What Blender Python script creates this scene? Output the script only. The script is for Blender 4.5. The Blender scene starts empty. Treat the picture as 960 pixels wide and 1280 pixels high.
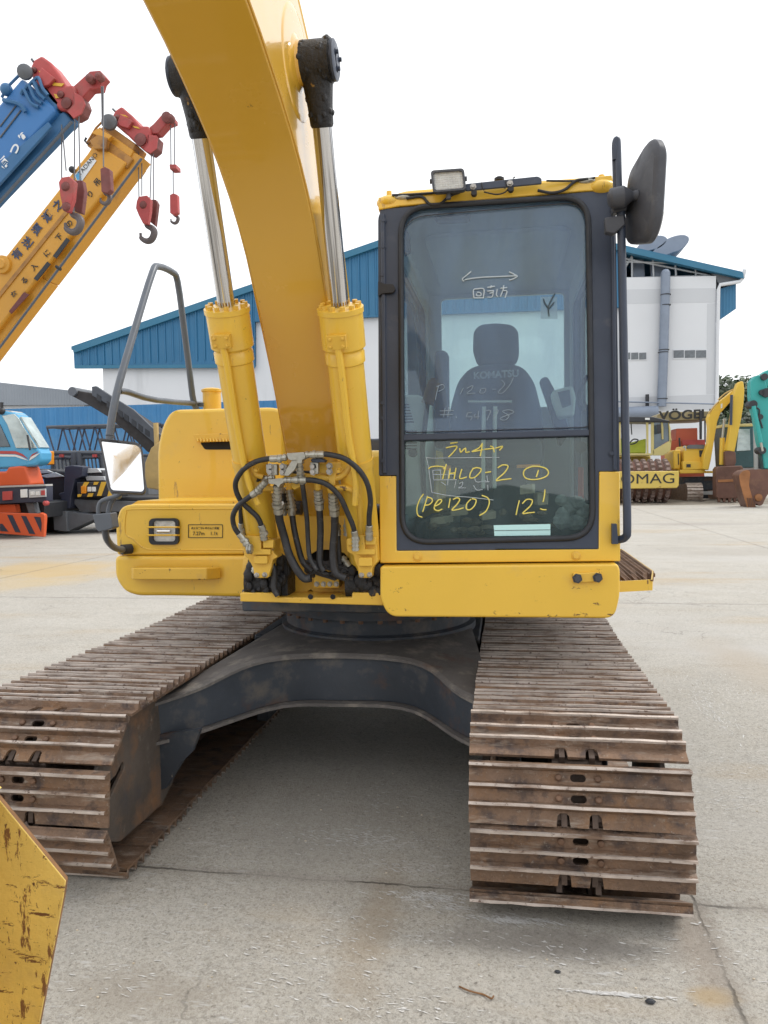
import bpy, bmesh, math, random
from mathutils import Vector, Matrix
random.seed(7)
SC = bpy.context.scene
COL = SC.collection
R_ = math.radians
# ---------------------------------------------------------------- camera
CAM = Vector((0, 0, 1.48)); FOC = 960.0
_ps, _th, _rh = R_(9.0), R_(3.0), R_(0.95)
FW = Vector((-math.sin(_ps)*math.cos(_th), math.cos(_ps)*math.cos(_th), -math.sin(_th)))
_r = Vector((math.cos(_ps), math.sin(_ps), 0)); _u = _r.cross(FW)
RT = _r*math.cos(_rh) - _u*math.sin(_rh)
UP = _u*math.cos(_rh) + _r*math.sin(_rh)

def P(px, py, Y=None, X=None, Z=None):
    """survey helper: where the sight line through a photo pixel meets a known plane"""
    d = FW + RT*((px-480)/FOC) - UP*((py-640)/FOC)
    t = Y/d.y if Y is not None else (X/d.x if X is not None else (Z-CAM.z)/d.z)
    return CAM + d*t
def PP(px, py, p0, n, off=0.0):
    d = FW + RT*((px-480)/FOC) - UP*((py-640)/FOC)
    return CAM + d*(((p0-CAM).dot(n)+off)/d.dot(n))
def proj(p):
    d = Vector(p)-CAM; z = d.dot(FW)
    return 480+FOC*d.dot(RT)/z, 640-FOC*d.dot(UP)/z

cd = bpy.data.cameras.new('camera'); cam = bpy.data.objects.new('camera', cd); COL.objects.link(cam)
cd.sensor_fit = 'VERTICAL'; cd.sensor_height = 36; cd.lens = FOC/1280*36
cd.clip_start = 0.05; cd.clip_end = 2000
m3 = Matrix((RT, UP, -FW)).transposed()
cam.matrix_world = Matrix.Translation(CAM) @ m3.to_4x4()
SC.camera = cam

# ---------------------------------------------------------------- materials
def mat(name, col, rough=.5, metal=0.0, var=.12, vs=3.0, dirt_or_reflection=None, chips=None, bump=0.0, bs=60.0,
        streak=None, wave=None, coat=0.0, spec=.5, emit=None, world=False):
    m = bpy.data.materials.new(name); m.use_nodes = True
    nt = m.node_tree; N = nt.nodes; L = nt.links; N.clear()
    out = N.new('ShaderNodeOutputMaterial'); b = N.new('ShaderNodeBsdfPrincipled')
    L.new(b.outputs[0], out.inputs[0])
    tc = N.new('ShaderNodeTexCoord'); oi = N.new('ShaderNodeObjectInfo')
    add = N.new('ShaderNodeVectorMath'); add.operation = 'ADD'
    mul = N.new('ShaderNodeMath'); mul.operation = 'MULTIPLY'; mul.inputs[1].default_value = 37.0
    L.new(oi.outputs['Random'], mul.inputs[0]); L.new(tc.outputs['Object'], add.inputs[0]); L.new(mul.outputs[0], add.inputs[1])
    V = add.outputs[0]
    def noise(scale, detail=6, ro=.6, vec=None, stretch=None):
        n = N.new('ShaderNodeTexNoise'); n.inputs['Scale'].default_value = scale
        n.inputs['Detail'].default_value = detail; n.inputs['Roughness'].default_value = ro
        v = vec or V
        if stretch:
            mp = N.new('ShaderNodeMapping'); mp.inputs['Scale'].default_value = stretch
            L.new(v, mp.inputs[0]); v = mp.outputs[0]
        L.new(v, n.inputs['Vector']); return n.outputs['Fac']
    def ramp(f, a, c):
        r = N.new('ShaderNodeMapRange'); r.inputs[1].default_value = a; r.inputs[2].default_value = c
        L.new(f, r.inputs[0]); return r.outputs[0]
    def mix(f, a, c):
        x = N.new('ShaderNodeMix'); x.data_type = 'RGBA'
        if isinstance(f, float): x.inputs[0].default_value = f
        else: L.new(f, x.inputs[0])
        for k, q in ((6, a), (7, c)):
            if isinstance(q, tuple): x.inputs[k].default_value = q[:3]+(1,)
            else: L.new(q, x.inputs[k])
        return x.outputs[2]
    lo = tuple(max(0, c*(1-var)) for c in col); hi = tuple(min(1, c*(1+var)) for c in col)
    c = mix(ramp(noise(vs), .3, .7), lo, hi)
    rv = None
    if wave:   # (scale, direction axis, dark factor)
        w = N.new('ShaderNodeTexWave'); w.bands_direction = wave[1]; w.inputs['Scale'].default_value = wave[0]
        w.inputs['Distortion'].default_value = 0
        L.new(tc.outputs['Object'], w.inputs['Vector'])
    for d in (dirt_or_reflection or []):      # (colour, lo, hi, scale[, stretch])
        f = ramp(noise(d[3], 8, .65, stretch=d[4] if len(d) > 4 else None), d[1], d[2])
        c = mix(f, c, d[0])
    cf = None
    for d in (chips or []):
        f = ramp(noise(d[2], 10, .75, stretch=d[3] if len(d) > 3 else None), d[1], d[1]+.02)
        c = mix(f, c, d[0]); cf = f
    L.new(c, b.inputs['Base Color'])
    r0 = ramp(noise(vs*2.7, 5), .3, .7)
    mr = N.new('ShaderNodeMapRange'); mr.inputs[3].default_value = max(.03, rough-.1); mr.inputs[4].default_value = min(1, rough+.12)
    L.new(r0, mr.inputs[0]); L.new(mr.outputs[0], b.inputs['Roughness'])
    b.inputs['Metallic'].default_value = metal
    b.inputs['Specular IOR Level'].default_value = spec
    b.inputs['Coat Weight'].default_value = coat
    if emit: b.inputs['Emission Color'].default_value = emit[:3]+(1,); b.inputs['Emission Strength'].default_value = emit[3]
    hgt = None
    if bump:
        bn = N.new('ShaderNodeBump'); bn.inputs['Strength'].default_value = bump; bn.inputs['Distance'].default_value = .01
        L.new(noise(bs, 8, .7), bn.inputs['Height']); L.new(bn.outputs[0], b.inputs['Normal']); hgt = bn
    if wave:
        bw = N.new('ShaderNodeBump'); bw.inputs['Strength'].default_value = wave[2]; bw.inputs['Distance'].default_value = .05
        L.new(w.outputs['Fac'], bw.inputs['Height'])
        if hgt: L.new(hgt.outputs[0], bw.inputs['Normal'])
        L.new(bw.outputs[0], b.inputs['Normal'])
    return m

RUST = (.13, .055, .028); DIRT = (.16, .12, .085); GREASE = (.012, .012, .014)
M = {}
M['yellow'] = mat('yellow_paint', (.79, .495, .050), .36, var=.04, vs=2.2, dirt_or_reflection=[((.62, .42, .12), .56, .95, 4.0), ((.50, .31, .08), .64, .95, 17.)],
                  chips=[((.11, .055, .022), .655, 26.0), ((.45, .27, .06), .625, 9.0, (2.5, 1, .4))], bump=.05, bs=120, coat=.35)
M['yellow_worn'] = mat('worn_yellow_paint', (.73, .445, .055), .45, var=.05, vs=5, dirt_or_reflection=[((.50, .30, .10), .56, .9, 9.0)],
                  chips=[((.13, .06, .025), .635, 20.0), ((.03, .02, .015), .655, 38.0)], bump=.12, bs=90, coat=.15)
M['beam_yellow'] = mat('chipped_beam_paint', (.79, .495, .055), .38, var=.03, vs=3, dirt_or_reflection=[((.62, .40, .12), .60, .95, 6.0)],
                  chips=[((.12, .05, .022), .62, 16.0, (.6, 1, 1.4)), ((.03, .02, .015), .72, 38.0)], bump=.08, bs=90, coat=.3)
M['boom_yellow'] = mat('boom_paint', (.68, .385, .042), .22, var=.02, vs=1.5, dirt_or_reflection=[((.62, .40, .10), .60, .95, 3.0)],
                  chips=[((.05, .03, .015), .665, 17.0)], bump=.02, bs=140, coat=.7)
M['yellow_scr'] = mat('scratched_yellow_paint', (.74, .52, .13), .5, var=.12, vs=7, dirt_or_reflection=[((.50, .33, .13), .5, .8, 6.0)],
                  chips=[((.20, .09, .035), .565, 11.0, (2.2, 1, .55)), ((.16, .07, .03), .585, 22.0, (.5, 3.0, 2.2)), ((.12, .05, .03), .61, 40., (1.6, 1, .7))], bump=.3, bs=60)
M['rust_edge'] = mat('rusty_edge', (.22, .11, .045), .75, var=.3, vs=20, bump=.3)
M['frame'] = mat('dark_blue_grey_paint', (.038, .050, .080), .42, var=.12, vs=4, dirt_or_reflection=[((.12, .12, .13), .6, .9, 8.0)], bump=.04, bs=150)
M['frame_dull'] = mat('dull_dark_paint', (.042, .051, .066), .6, var=.25, vs=3, dirt_or_reflection=[((.13, .115, .10), .52, .74, 6.0), ((.12, .060, .035), .56, .72, 3.3)],
                  chips=[((.27, .24, .20), .68, 24.0, (1, 1, .35))], bump=.15, bs=70)
M['underframe_top'] = mat('dusty_dark_steel', (.13, .12, .115), .8, var=.25, vs=5, dirt_or_reflection=[((.30, .27, .23), .52, .75, 9.0), ((.13, .06, .035), .6, .8, 4.)], bump=.3, bs=90)
M['tanclut'] = mat('dusty_clutter', (.24, .19, .14), .9, var=.6, vs=12)
M['scuff'] = mat('pale_scrape', (.60, .59, .57), .85, var=.15, vs=20)
M['guard'] = mat('rusty_guard_plate', (.105, .085, .07), .7, .1, var=.3, vs=4, dirt_or_reflection=[((.22, .12, .065), .50, .68, 5.0), ((.07, .065, .07), .52, .68, 3.0), ((.30, .26, .21), .60, .78, 14.0)], bump=.3, bs=80)
M['black'] = mat('black_rubber', (.022, .022, .025), .6, var=.2, vs=10, dirt_or_reflection=[((.11, .10, .09), .6, .9, 20.0)])
M['seal'] = mat('window_seal_rubber', (.02, .023, .03), .5, var=.2, vs=10)
M['grease'] = mat('black_grease', GREASE, .38, var=.5, vs=14, dirt_or_reflection=[((.13, .07, .025), .60, .66, 11.0, (1, 1, .5)), ((.35, .20, .04), .66, .70, 15.0)], bump=1.0, bs=38)
M['hose'] = mat('hydraulic_hose_rubber', (.025, .025, .028), .5, var=.3, vs=30, dirt_or_reflection=[((.15, .14, .13), .58, .8, 40.0)])
M['fitting'] = mat('zinc_fitting', (.42, .41, .36), .38, .75, var=.2, vs=30, dirt_or_reflection=[((.20, .17, .12), .55, .8, 30)])
M['chrome'] = mat('chrome_rod', (.70, .70, .71), .10, 1.0, var=.04, vs=3, dirt_or_reflection=[((.22, .21, .20), .48, .60, 60.0, (1, 1, .012)), ((.12, .12, .12), .58, .66, 110.0, (1, 1, .01))])  # dark lengthwise streaks put the boom's reflection into the rod colour
M['shoe'] = mat('rusty_track_shoe', (.225, .145, .098), .50, .35, var=.38, vs=5, dirt_or_reflection=[((.27, .155, .085), .50, .66, 6.0), ((.10, .072, .062), .50, .64, 13.), ((.40, .33, .27), .55, .72, 26.0, (.22, 1, 1)), ((.055, .042, .038), .60, .72, 4.), ((.34, .28, .23), .60, .70, 60.)], bump=.9, bs=60)
M['shoe_tip'] = mat('worn_grouser_steel', (.50, .43, .38), .45, .2, var=.25, vs=10, dirt_or_reflection=[((.20, .13, .09), .50, .66, 14.0, (.3, 1, 1)), ((.14, .09, .07), .58, .66, 50.)], bump=.35, bs=80)
M['chain'] = mat('track_chain_steel', (.09, .062, .048), .6, .3, var=.4, vs=9, bump=.4)
M['bolt'] = mat('bolt_steel', (.17, .10, .065), .55, .4, var=.3, vs=20)
M['boltzn'] = mat('zinc_bolt', (.40, .38, .35), .4, .7, var=.2, vs=20)
M['interior'] = mat('cab_lining', (.42, .47, .53), .8, var=.08, vs=2)
M['interior_light'] = mat('console_plastic', (.62, .70, .66), .6, var=.08, vs=4)
M['seatm'] = mat('seat_cloth', (.028, .036, .055), .95, var=.15, vs=8)
M['seatlogo'] = mat('seat_embroidery', (.42, .46, .50), .9, var=.1, vs=8)
M['floor_in'] = mat('cab_floor_mat', (.06, .063, .068), .8, var=.3, vs=8)
M['brown'] = mat('brown_grip', (.13, .07, .03), .6, var=.2)
M['red'] = mat('red_plastic', (.50, .06, .04), .45, var=.1)
M['clutter'] = mat('dusty_cardboard', (.55, .47, .36), .8, var=.3, vs=9)
M['bag'] = mat('plastic_bag', (.45, .48, .48), .4, var=.3, vs=20, bump=.8, bs=18)
M['paleblue'] = mat('pale_blue_sticker', (.52, .80, .80), .5, var=.04)
M['paper'] = mat('white_paper', (.62, .70, .70), .6, var=.04)
M['amber'] = mat('amber_lens', (.75, .28, .02), .3, var=.1)
M['yink'] = mat('yellow_marker', (.86, .74, .18), .8, var=.1)
M['wink'] = mat('white_marker', (.50, .57, .62), .8, var=.1)
M['wink2'] = mat('faint_white_marker', (.34, .41, .47), .8, var=.1)
M['dink'] = mat('dark_marker', (.06, .08, .09), .8, var=.1)
M['lens'] = mat('lamp_lens', (.72, .73, .72), .12, .0, var=.15, vs=40, bump=.5, bs=90)
M['reflector'] = mat('lamp_reflector', (.85, .85, .85), .15, 1.0, var=.05)
M['mirror'] = mat('mirror_glass', (.86, .88, .90), .02, 1.0, var=.01)
M['shell'] = mat('mirror_shell_plastic', (.055, .058, .070), .5, var=.12, vs=6, dirt_or_reflection=[((.15, .15, .15), .58, .9, 14.0)])
M['rail'] = mat('grey_handrail_paint', (.10, .115, .14), .35, var=.12, vs=6, dirt_or_reflection=[((.20, .17, .13), .62, .85, 20.)])
M['grate'] = mat('rusty_grating', (.22, .13, .08), .6, .4, var=.3, vs=14)
M['decal'] = mat('decal_lettering', (.05, .045, .02), .6, var=.1)
M['dark'] = mat('dark_cavity', (.015, .015, .017), .9, var=.2)  # near-black; carries the shade of openings and slots in its colour

def glass(name, tint, haze=.08, hazecol=(.5, .6, .68), refl=1.0):
    m = bpy.data.materials.new(name); m.use_nodes = True
    nt = m.node_tree; N = nt.nodes; L = nt.links; N.clear()
    out = N.new('ShaderNodeOutputMaterial')
    tr = N.new('ShaderNodeBsdfTransparent'); tr.inputs[0].default_value = tint+(1,)
    df = N.new('ShaderNodeBsdfDiffuse'); df.inputs[0].default_value = hazecol+(1,)
    gl = N.new('ShaderNodeBsdfGlossy'); gl.inputs['Roughness'].default_value = .02
    tc = N.new('ShaderNodeTexCoord'); no = N.new('ShaderNodeTexNoise'); no.inputs['Scale'].default_value = 2.5; no.inputs['Detail'].default_value = 7
    mp = N.new('ShaderNodeMapping'); mp.inputs['Scale'].default_value = (3, 1, .8)
    L.new(tc.outputs['Object'], mp.inputs[0]); L.new(mp.outputs[0], no.inputs['Vector'])
    mr = N.new('ShaderNodeMapRange'); mr.inputs[1].default_value = .3; mr.inputs[2].default_value = .75
    mr.inputs[3].default_value = haze*.6; mr.inputs[4].default_value = haze*1.6; L.new(no.outputs['Fac'], mr.inputs[0])
    m1 = N.new('ShaderNodeMixShader'); L.new(mr.outputs[0], m1.inputs[0]); L.new(tr.outputs[0], m1.inputs[1]); L.new(df.outputs[0], m1.inputs[2])
    fr = N.new('ShaderNodeFresnel'); fr.inputs[0].default_value = 1.5
    mu = N.new('ShaderNodeMath'); mu.operation = 'MULTIPLY'; mu.inputs[1].default_value = refl; L.new(fr.outputs[0], mu.inputs[0])
    m2 = N.new('ShaderNodeMixShader'); L.new(mu.outputs[0], m2.inputs[0]); L.new(m1.outputs[0], m2.inputs[1]); L.new(gl.outputs[0], m2.inputs[2])
    L.new(m2.outputs[0], out.inputs[0]); return m
M['glass'] = glass('cab_front_glass', (.92, .98, .985), .15, (.27, .44, .74), 1.0)
M['glass_low'] = glass('cab_lower_glass', (.88, .95, .94), .05, (.42, .58, .60), 1.2)
M['glass_side'] = glass('cab_side_glass', (.86, .97, .955), .03)
M['bgglass'] = mat('vehicle_window_glass', (.10, .13, .15), .06, .3, var=.3, vs=1.5, spec=.8)
M['bgglass_lit'] = mat('lit_window_glass', (.40, .47, .47), .12, .3, var=.35, vs=2.0, spec=.8)  # paler copy of the window glass, its lit look put into the colour

# ---------------------------------------------------------------- mesh builder
SPLIT = set('bolt hose_coupling hose_fitting lamp_cable sheave armrest pedal wheel box_clutter wiring canopy_post pivot pillar_rib boom_pipe pipe_collar hose_bundle bracket_bush amber_label frame_side plate_hole head_bolt hose_pipe hand_bar trestle block_cheek small_fitting valve_casting boom_tip_lamp sheave_pin cavity_shade weld_bead rail_foot engine_hood crawler_frame'.split())
class MB:
    def __init__(s): s.v = []; s.f = []; s.m = []; s.mi = 0; s.g = []
    def add(s, vs, fs, mi=None):
        o = len(s.v); s.g.append((o, len(s.f))); s.v += [tuple(v) for v in vs]
        for f in fs: s.f.append([o+i for i in f]); s.m.append(s.mi if mi is None else mi)
    def box(s, x0, x1, y0, y1, z0, z1, mi=None):
        vs = [(x, y, z) for z in (z0, z1) for y in (y0, y1) for x in (x0, x1)]
        s.add(vs, [(0, 2, 3, 1), (4, 5, 7, 6), (0, 1, 5, 4), (2, 6, 7, 3), (0, 4, 6, 2), (1, 3, 7, 5)], mi)
    def obox(s, c, ax, ay, az, mi=None):
        c = Vector(c); ax, ay, az = Vector(ax), Vector(ay), Vector(az)
        vs = [c+ax*i+ay*j+az*k for k in (-1, 1) for j in (-1, 1) for i in (-1, 1)]
        s.add(vs, [(0, 2, 3, 1), (4, 5, 7, 6), (0, 1, 5, 4), (2, 6, 7, 3), (0, 4, 6, 2), (1, 3, 7, 5)], mi)
    def prism(s, pts, vec, mi=None):
        pts = [Vector(p) for p in pts]; vec = Vector(vec); n = len(pts)
        s.add(pts+[p+vec for p in pts], [tuple(range(n))[::-1], tuple(range(n, 2*n))]+[(i, (i+1) % n, n+(i+1) % n, n+i) for i in range(n)], mi)
    def loft(s, rings, cap=True, mi=None, closed=True):
        n = len(rings[0]); vs = [v for r in rings for v in r]; fs = []
        for k in range(len(rings)-1):
            for i in range(n if closed else n-1):
                j = (i+1) % n; fs.append((k*n+i, k*n+j, (k+1)*n+j, (k+1)*n+i))
        if cap: fs += [tuple(range(n))[::-1], tuple(range((len(rings)-1)*n, len(rings)*n))]
        s.add(vs, fs, mi)
    def tube(s, pts, r, seg=8, smooth=0, mi=None, cap=True, rr=None):
        pts = [Vector(p) for p in pts]
        if smooth: pts = catmull(pts, smooth)
        n = len(pts); rings = []
        t0 = (pts[1]-pts[0]).normalized()
        a = t0.orthogonal().normalized()
        for i in range(n):
            t = (pts[min(i+1, n-1)]-pts[max(i-1, 0)])
            if t.length < 1e-9: t = t0
            t.normalize(); a = (a-t*a.dot(t))
            if a.length < 1e-6: a = t.orthogonal()
            a.normalize(); b = t.cross(a)
            ri = (rr(i/(n-1)) if rr else r)
            rings.append([pts[i]+a*math.cos(2*math.pi*k/seg)*ri+b*math.sin(2*math.pi*k/seg)*ri for k in range(seg)])
        s.loft(rings, cap, mi)
    def cyl(s, p0, p1, r, seg=20, r2=None, mi=None):
        r2 = r if r2 is None else r2
        s.tube([p0, p1], r, seg, mi=mi, rr=lambda t: r+(r2-r)*t)
    def lathe(s, p0, ax, prof, seg=24, mi=None):
        ax = Vector(ax).normalized(); a = ax.orthogonal().normalized(); b = ax.cross(a); p0 = Vector(p0)
        s.loft([[p0+ax*h+(a*math.cos(2*math.pi*k/seg)+b*math.sin(2*math.pi*k/seg))*r for k in range(seg)] for h, r in prof], True, mi)
    def ball(s, c, r, mi=None, seg=12, rg=7, sq=(1, 1, 1)):
        c = Vector(c)
        s.loft([[c+Vector((math.sin(math.pi*j/rg)*math.cos(2*math.pi*k/seg)*r*sq[0], math.sin(math.pi*j/rg)*math.sin(2*math.pi*k/seg)*r*sq[1], -math.cos(math.pi*j/rg)*r*sq[2])) for k in range(seg)] for j in [.15]+list(range(1, rg))+[rg-.15]], True, mi)
    def build(s, name, mats, parent=None, bevel=0, bseg=2, smooth=35, kind=None):
        if name in SPLIT and len(s.g) > 1 and kind is None:
            gs = s.g+[(len(s.v), len(s.f))]; o = None
            for (v0, f0), (v1, f1) in zip(gs, gs[1:]):
                q = MB(); q.add(s.v[v0:v1], [[i-v0 for i in f] for f in s.f[f0:f1]]); q.m = s.m[f0:f1]
                o = q.build(name, mats, parent, bevel, bseg, smooth)
            return o
        me = bpy.data.meshes.new(name); me.from_pydata(s.v, [], s.f)
        if not isinstance(mats, (list, tuple)): mats = [mats]
        for m in mats: me.materials.append(m)
        for i, p in enumerate(me.polygons): p.material_index = min(s.m[i], len(mats)-1)
        bm = bmesh.new(); bm.from_mesh(me); bmesh.ops.recalc_face_normals(bm, faces=bm.faces); bm.to_mesh(me); bm.free()
        return finish(name, me, parent, bevel, bseg, smooth, kind)
def finish(name, me, parent=None, bevel=0, bseg=2, smooth=35, kind=None):
    if smooth:
        me.polygons.foreach_set('use_smooth', [True]*len(me.polygons)); me.set_sharp_from_angle(angle=R_(smooth))
    else: me.polygons.foreach_set('use_smooth', [False]*len(me.polygons))
    o = bpy.data.objects.new(name, me); COL.objects.link(o)
    if parent: attach(o, parent)
    if bevel:
        b = o.modifiers.new('bevel', 'BEVEL'); b.width = bevel; b.segments = bseg; b.limit_method = 'ANGLE'; b.angle_limit = R_(40)
        b.harden_normals = False
    if kind: o['kind'] = kind
    return o
def attach(o, parent):
    o.parent = parent
    if parent.type == 'EMPTY': o.matrix_parent_inverse = Matrix.Translation(-Vector(parent.location))
def catmull(p, k):
    p = [p[0]*2-p[1]]+p+[p[-1]*2-p[-2]]; out = []
    for i in range(1, len(p)-2):
        for j in range(k):
            t = j/k
            out.append(.5*((2*p[i])+(-p[i-1]+p[i+1])*t+(2*p[i-1]-5*p[i]+4*p[i+1]-p[i+2])*t*t+(-p[i-1]+3*p[i]-3*p[i+1]+p[i+2])*t**3))
    out.append(p[-2]); return out
def thing(name, label, cat, loc, group=None):
    o = bpy.data.objects.new(name, None); COL.objects.link(o); o.location = loc; o.empty_display_size = .2
    o['label'] = label; o['category'] = cat
    if group: o['group'] = group
    return o
def tag(o, label, cat, group=None):
    o['label'] = label; o['category'] = cat
    if group: o['group'] = group
    return o
def rrect(x0, x1, y0, y1, r, k=6):
    out = []
    for cx, cy, a in ((x1-r, y1-r, 0), (x0+r, y1-r, 90), (x0+r, y0+r, 180), (x1-r, y0+r, 270)):
        for i in range(k+1):
            t = R_(a+90*i/k); out.append((cx+r*math.cos(t), cy+r*math.sin(t)))
    return out
def rpoly(pts, r, k=5):
    """round the corners of a 2D polygon (r may be a list)"""
    out = []; n = len(pts)
    for i in range(n):
        p = Vector(pts[i]); a = Vector(pts[i-1])-p; b = Vector(pts[(i+1) % n])-p
        ri = r[i] if isinstance(r, (list, tuple)) else r
        if ri <= 0: out.append(tuple(p)); continue
        d = min(ri, a.length*.49, b.length*.49); A = p+a.normalized()*d; B = p+b.normalized()*d
        for j in range(k+1):
            t = j/k; out.append(tuple(A*(1-t)**2+p*2*t*(1-t)+B*t*t))
    return out
def holed(name, outer, holes, th, mp, mats, parent=None, bevel=0, smooth=30):
    """flat plate with holes: 2D curve fill, extruded, mapped by mp(u, v, w)"""
    cu = bpy.data.curves.new('tmp', 'CURVE'); cu.dimensions = '2D'; cu.fill_mode = 'BOTH'; cu.extrude = .5
    for pl in [outer]+holes:
        sp = cu.splines.new('POLY'); sp.points.add(len(pl)-1); sp.use_cyclic_u = True
        for q, a in zip(sp.points, pl): q.co = (a[0], a[1], 0, 1)
    ob = bpy.data.objects.new('tmp', cu); COL.objects.link(ob)
    dg = bpy.context.evaluated_depsgraph_get(); me = bpy.data.meshes.new_from_object(ob.evaluated_get(dg))
    bpy.data.objects.remove(ob); bpy.data.curves.remove(cu)
    for v in me.vertices: v.co = mp(v.co.x, v.co.y, (v.co.z+.5)*th)
    me.name = name
    bm = bmesh.new(); bm.from_mesh(me); bmesh.ops.remove_doubles(bm, verts=bm.verts, dist=1e-5)
    bmesh.ops.recalc_face_normals(bm, faces=bm.faces); bm.to_mesh(me); bm.free()
    me.materials.clear()
    for m in (mats if isinstance(mats, (list, tuple)) else [mats]): me.materials.append(m)
    for p in me.polygons: p.material_index = 0
    return finish(name, me, parent, bevel, 2, smooth)
def text(name, body, size, origin, ux, uy, m, parent=None, th=.002, align='CENTER', bold=0.0, sx=1.0):
    cu = bpy.data.curves.new('tmp', 'FONT'); cu.body = body; cu.size = size; cu.align_x = align; cu.align_y = 'CENTER'; cu.offset = bold
    ob = bpy.data.objects.new('tmp', cu); COL.objects.link(ob)
    dg = bpy.context.evaluated_depsgraph_get(); me = bpy.data.meshes.new_from_object(ob.evaluated_get(dg))
    bpy.data.objects.remove(ob); bpy.data.curves.remove(cu)
    ux = Vector(ux).normalized(); uy = Vector(uy).normalized(); n = ux.cross(uy); origin = Vector(origin)
    for v in me.vertices: v.co = origin+ux*v.co.x*sx+uy*v.co.y+n*th
    me.materials.clear(); me.materials.append(m)
    for p in me.polygons: p.material_index = 0
    return finish(name, me, parent, 0, 2, 0)
def PR(mb, pts, Y, th, mi=None, r=0, k=4):
    """prism from photo-surveyed outline standing at depth Y, with real thickness th away from the camera"""
    if r: pts = rpoly(pts, r, k)
    mb.prism([P(x, y, Y=Y) for x, y in pts], (0, th, 0), mi)
def bolts(mb, pts, r, h, d=(0, -1, 0), mi=None, seg=6):
    d = Vector(d).normalized()
    for p in pts:
        p = Vector(p); mb.lathe(p, d, [(0, r*1.5), (h*.3, r*1.5), (h*.3, r), (h, r*.95)], seg, mi)
# ================================================================ MAIN EXCAVATOR
XC = -.745                     # centreline of the machine
ex = thing('excavator', 'large yellow crawler excavator in the foreground with handwriting on its cab glass', 'excavator', (XC, 4.2, 0))

# ---- tracks
TYC, TZC, TR = 2.73, .315, .235
NSH = 42; PITCH = .175
def _path():
    """closed link line in (Y, Z): along the top towards the front, down the nose, back along the ground"""
    r2 = .14; yf = TYC-TR; per = NSH*PITCH
    arc = lambda cy, cz, r, a0, a1, n: [(cy-r*math.sin(a0+(a1-a0)*i/n), cz+r*math.cos(a0+(a1-a0)*i/n)) for i in range(n+1)]
    zb = TZC-TR; h = math.pi/2
    nose = arc(TYC, TZC, TR, 0, h, 24)+arc(yf+r2, zb+r2, r2, h, 2*h, 16)
    ln = h*TR+h*r2+(TZC-zb-r2)
    # rear half circle radius TR; solve the rear centre so that the whole length is exactly NSH links
    yr = (per-ln-math.pi*TR+TYC+yf+r2)/2
    rear = [(yr+TR*math.sin(math.pi-math.pi*i/40), TZC+TR*math.cos(math.pi-math.pi*i/40)) for i in range(41)]
    top = [(yr+(TYC-yr)*i/60, TZC+TR-.022*math.sin(math.pi*i/60)**2) for i in range(61)]
    return top+nose[1:]+rear, yr
PATH, TYR = _path(); TL = TYR-TYC
_c = [0.0]
for _a, _b in zip(PATH, PATH[1:]): _c.append(_c[-1]+math.hypot(_b[0]-_a[0], _b[1]-_a[1]))
def track_pt(s):
    s = (s/(NSH*PITCH)*_c[-1]) % _c[-1]; lo = 0
    while lo < len(_c)-2 and _c[lo+1] <= s: lo += 1
    def at(q):
        q %= _c[-1]; k = 0
        while k < len(_c)-2 and _c[k+1] <= q: k += 1
        t = (q-_c[k])/max(1e-9, _c[k+1]-_c[k]); a, b = PATH[k], PATH[k+1]
        return Vector((0, a[0]+(b[0]-a[0])*t, a[1]+(b[1]-a[1])*t))
    p, e, g = at(s), at(s+.03), at(s-.03)
    return p, (e-g).normalized()
HW = .35
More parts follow.
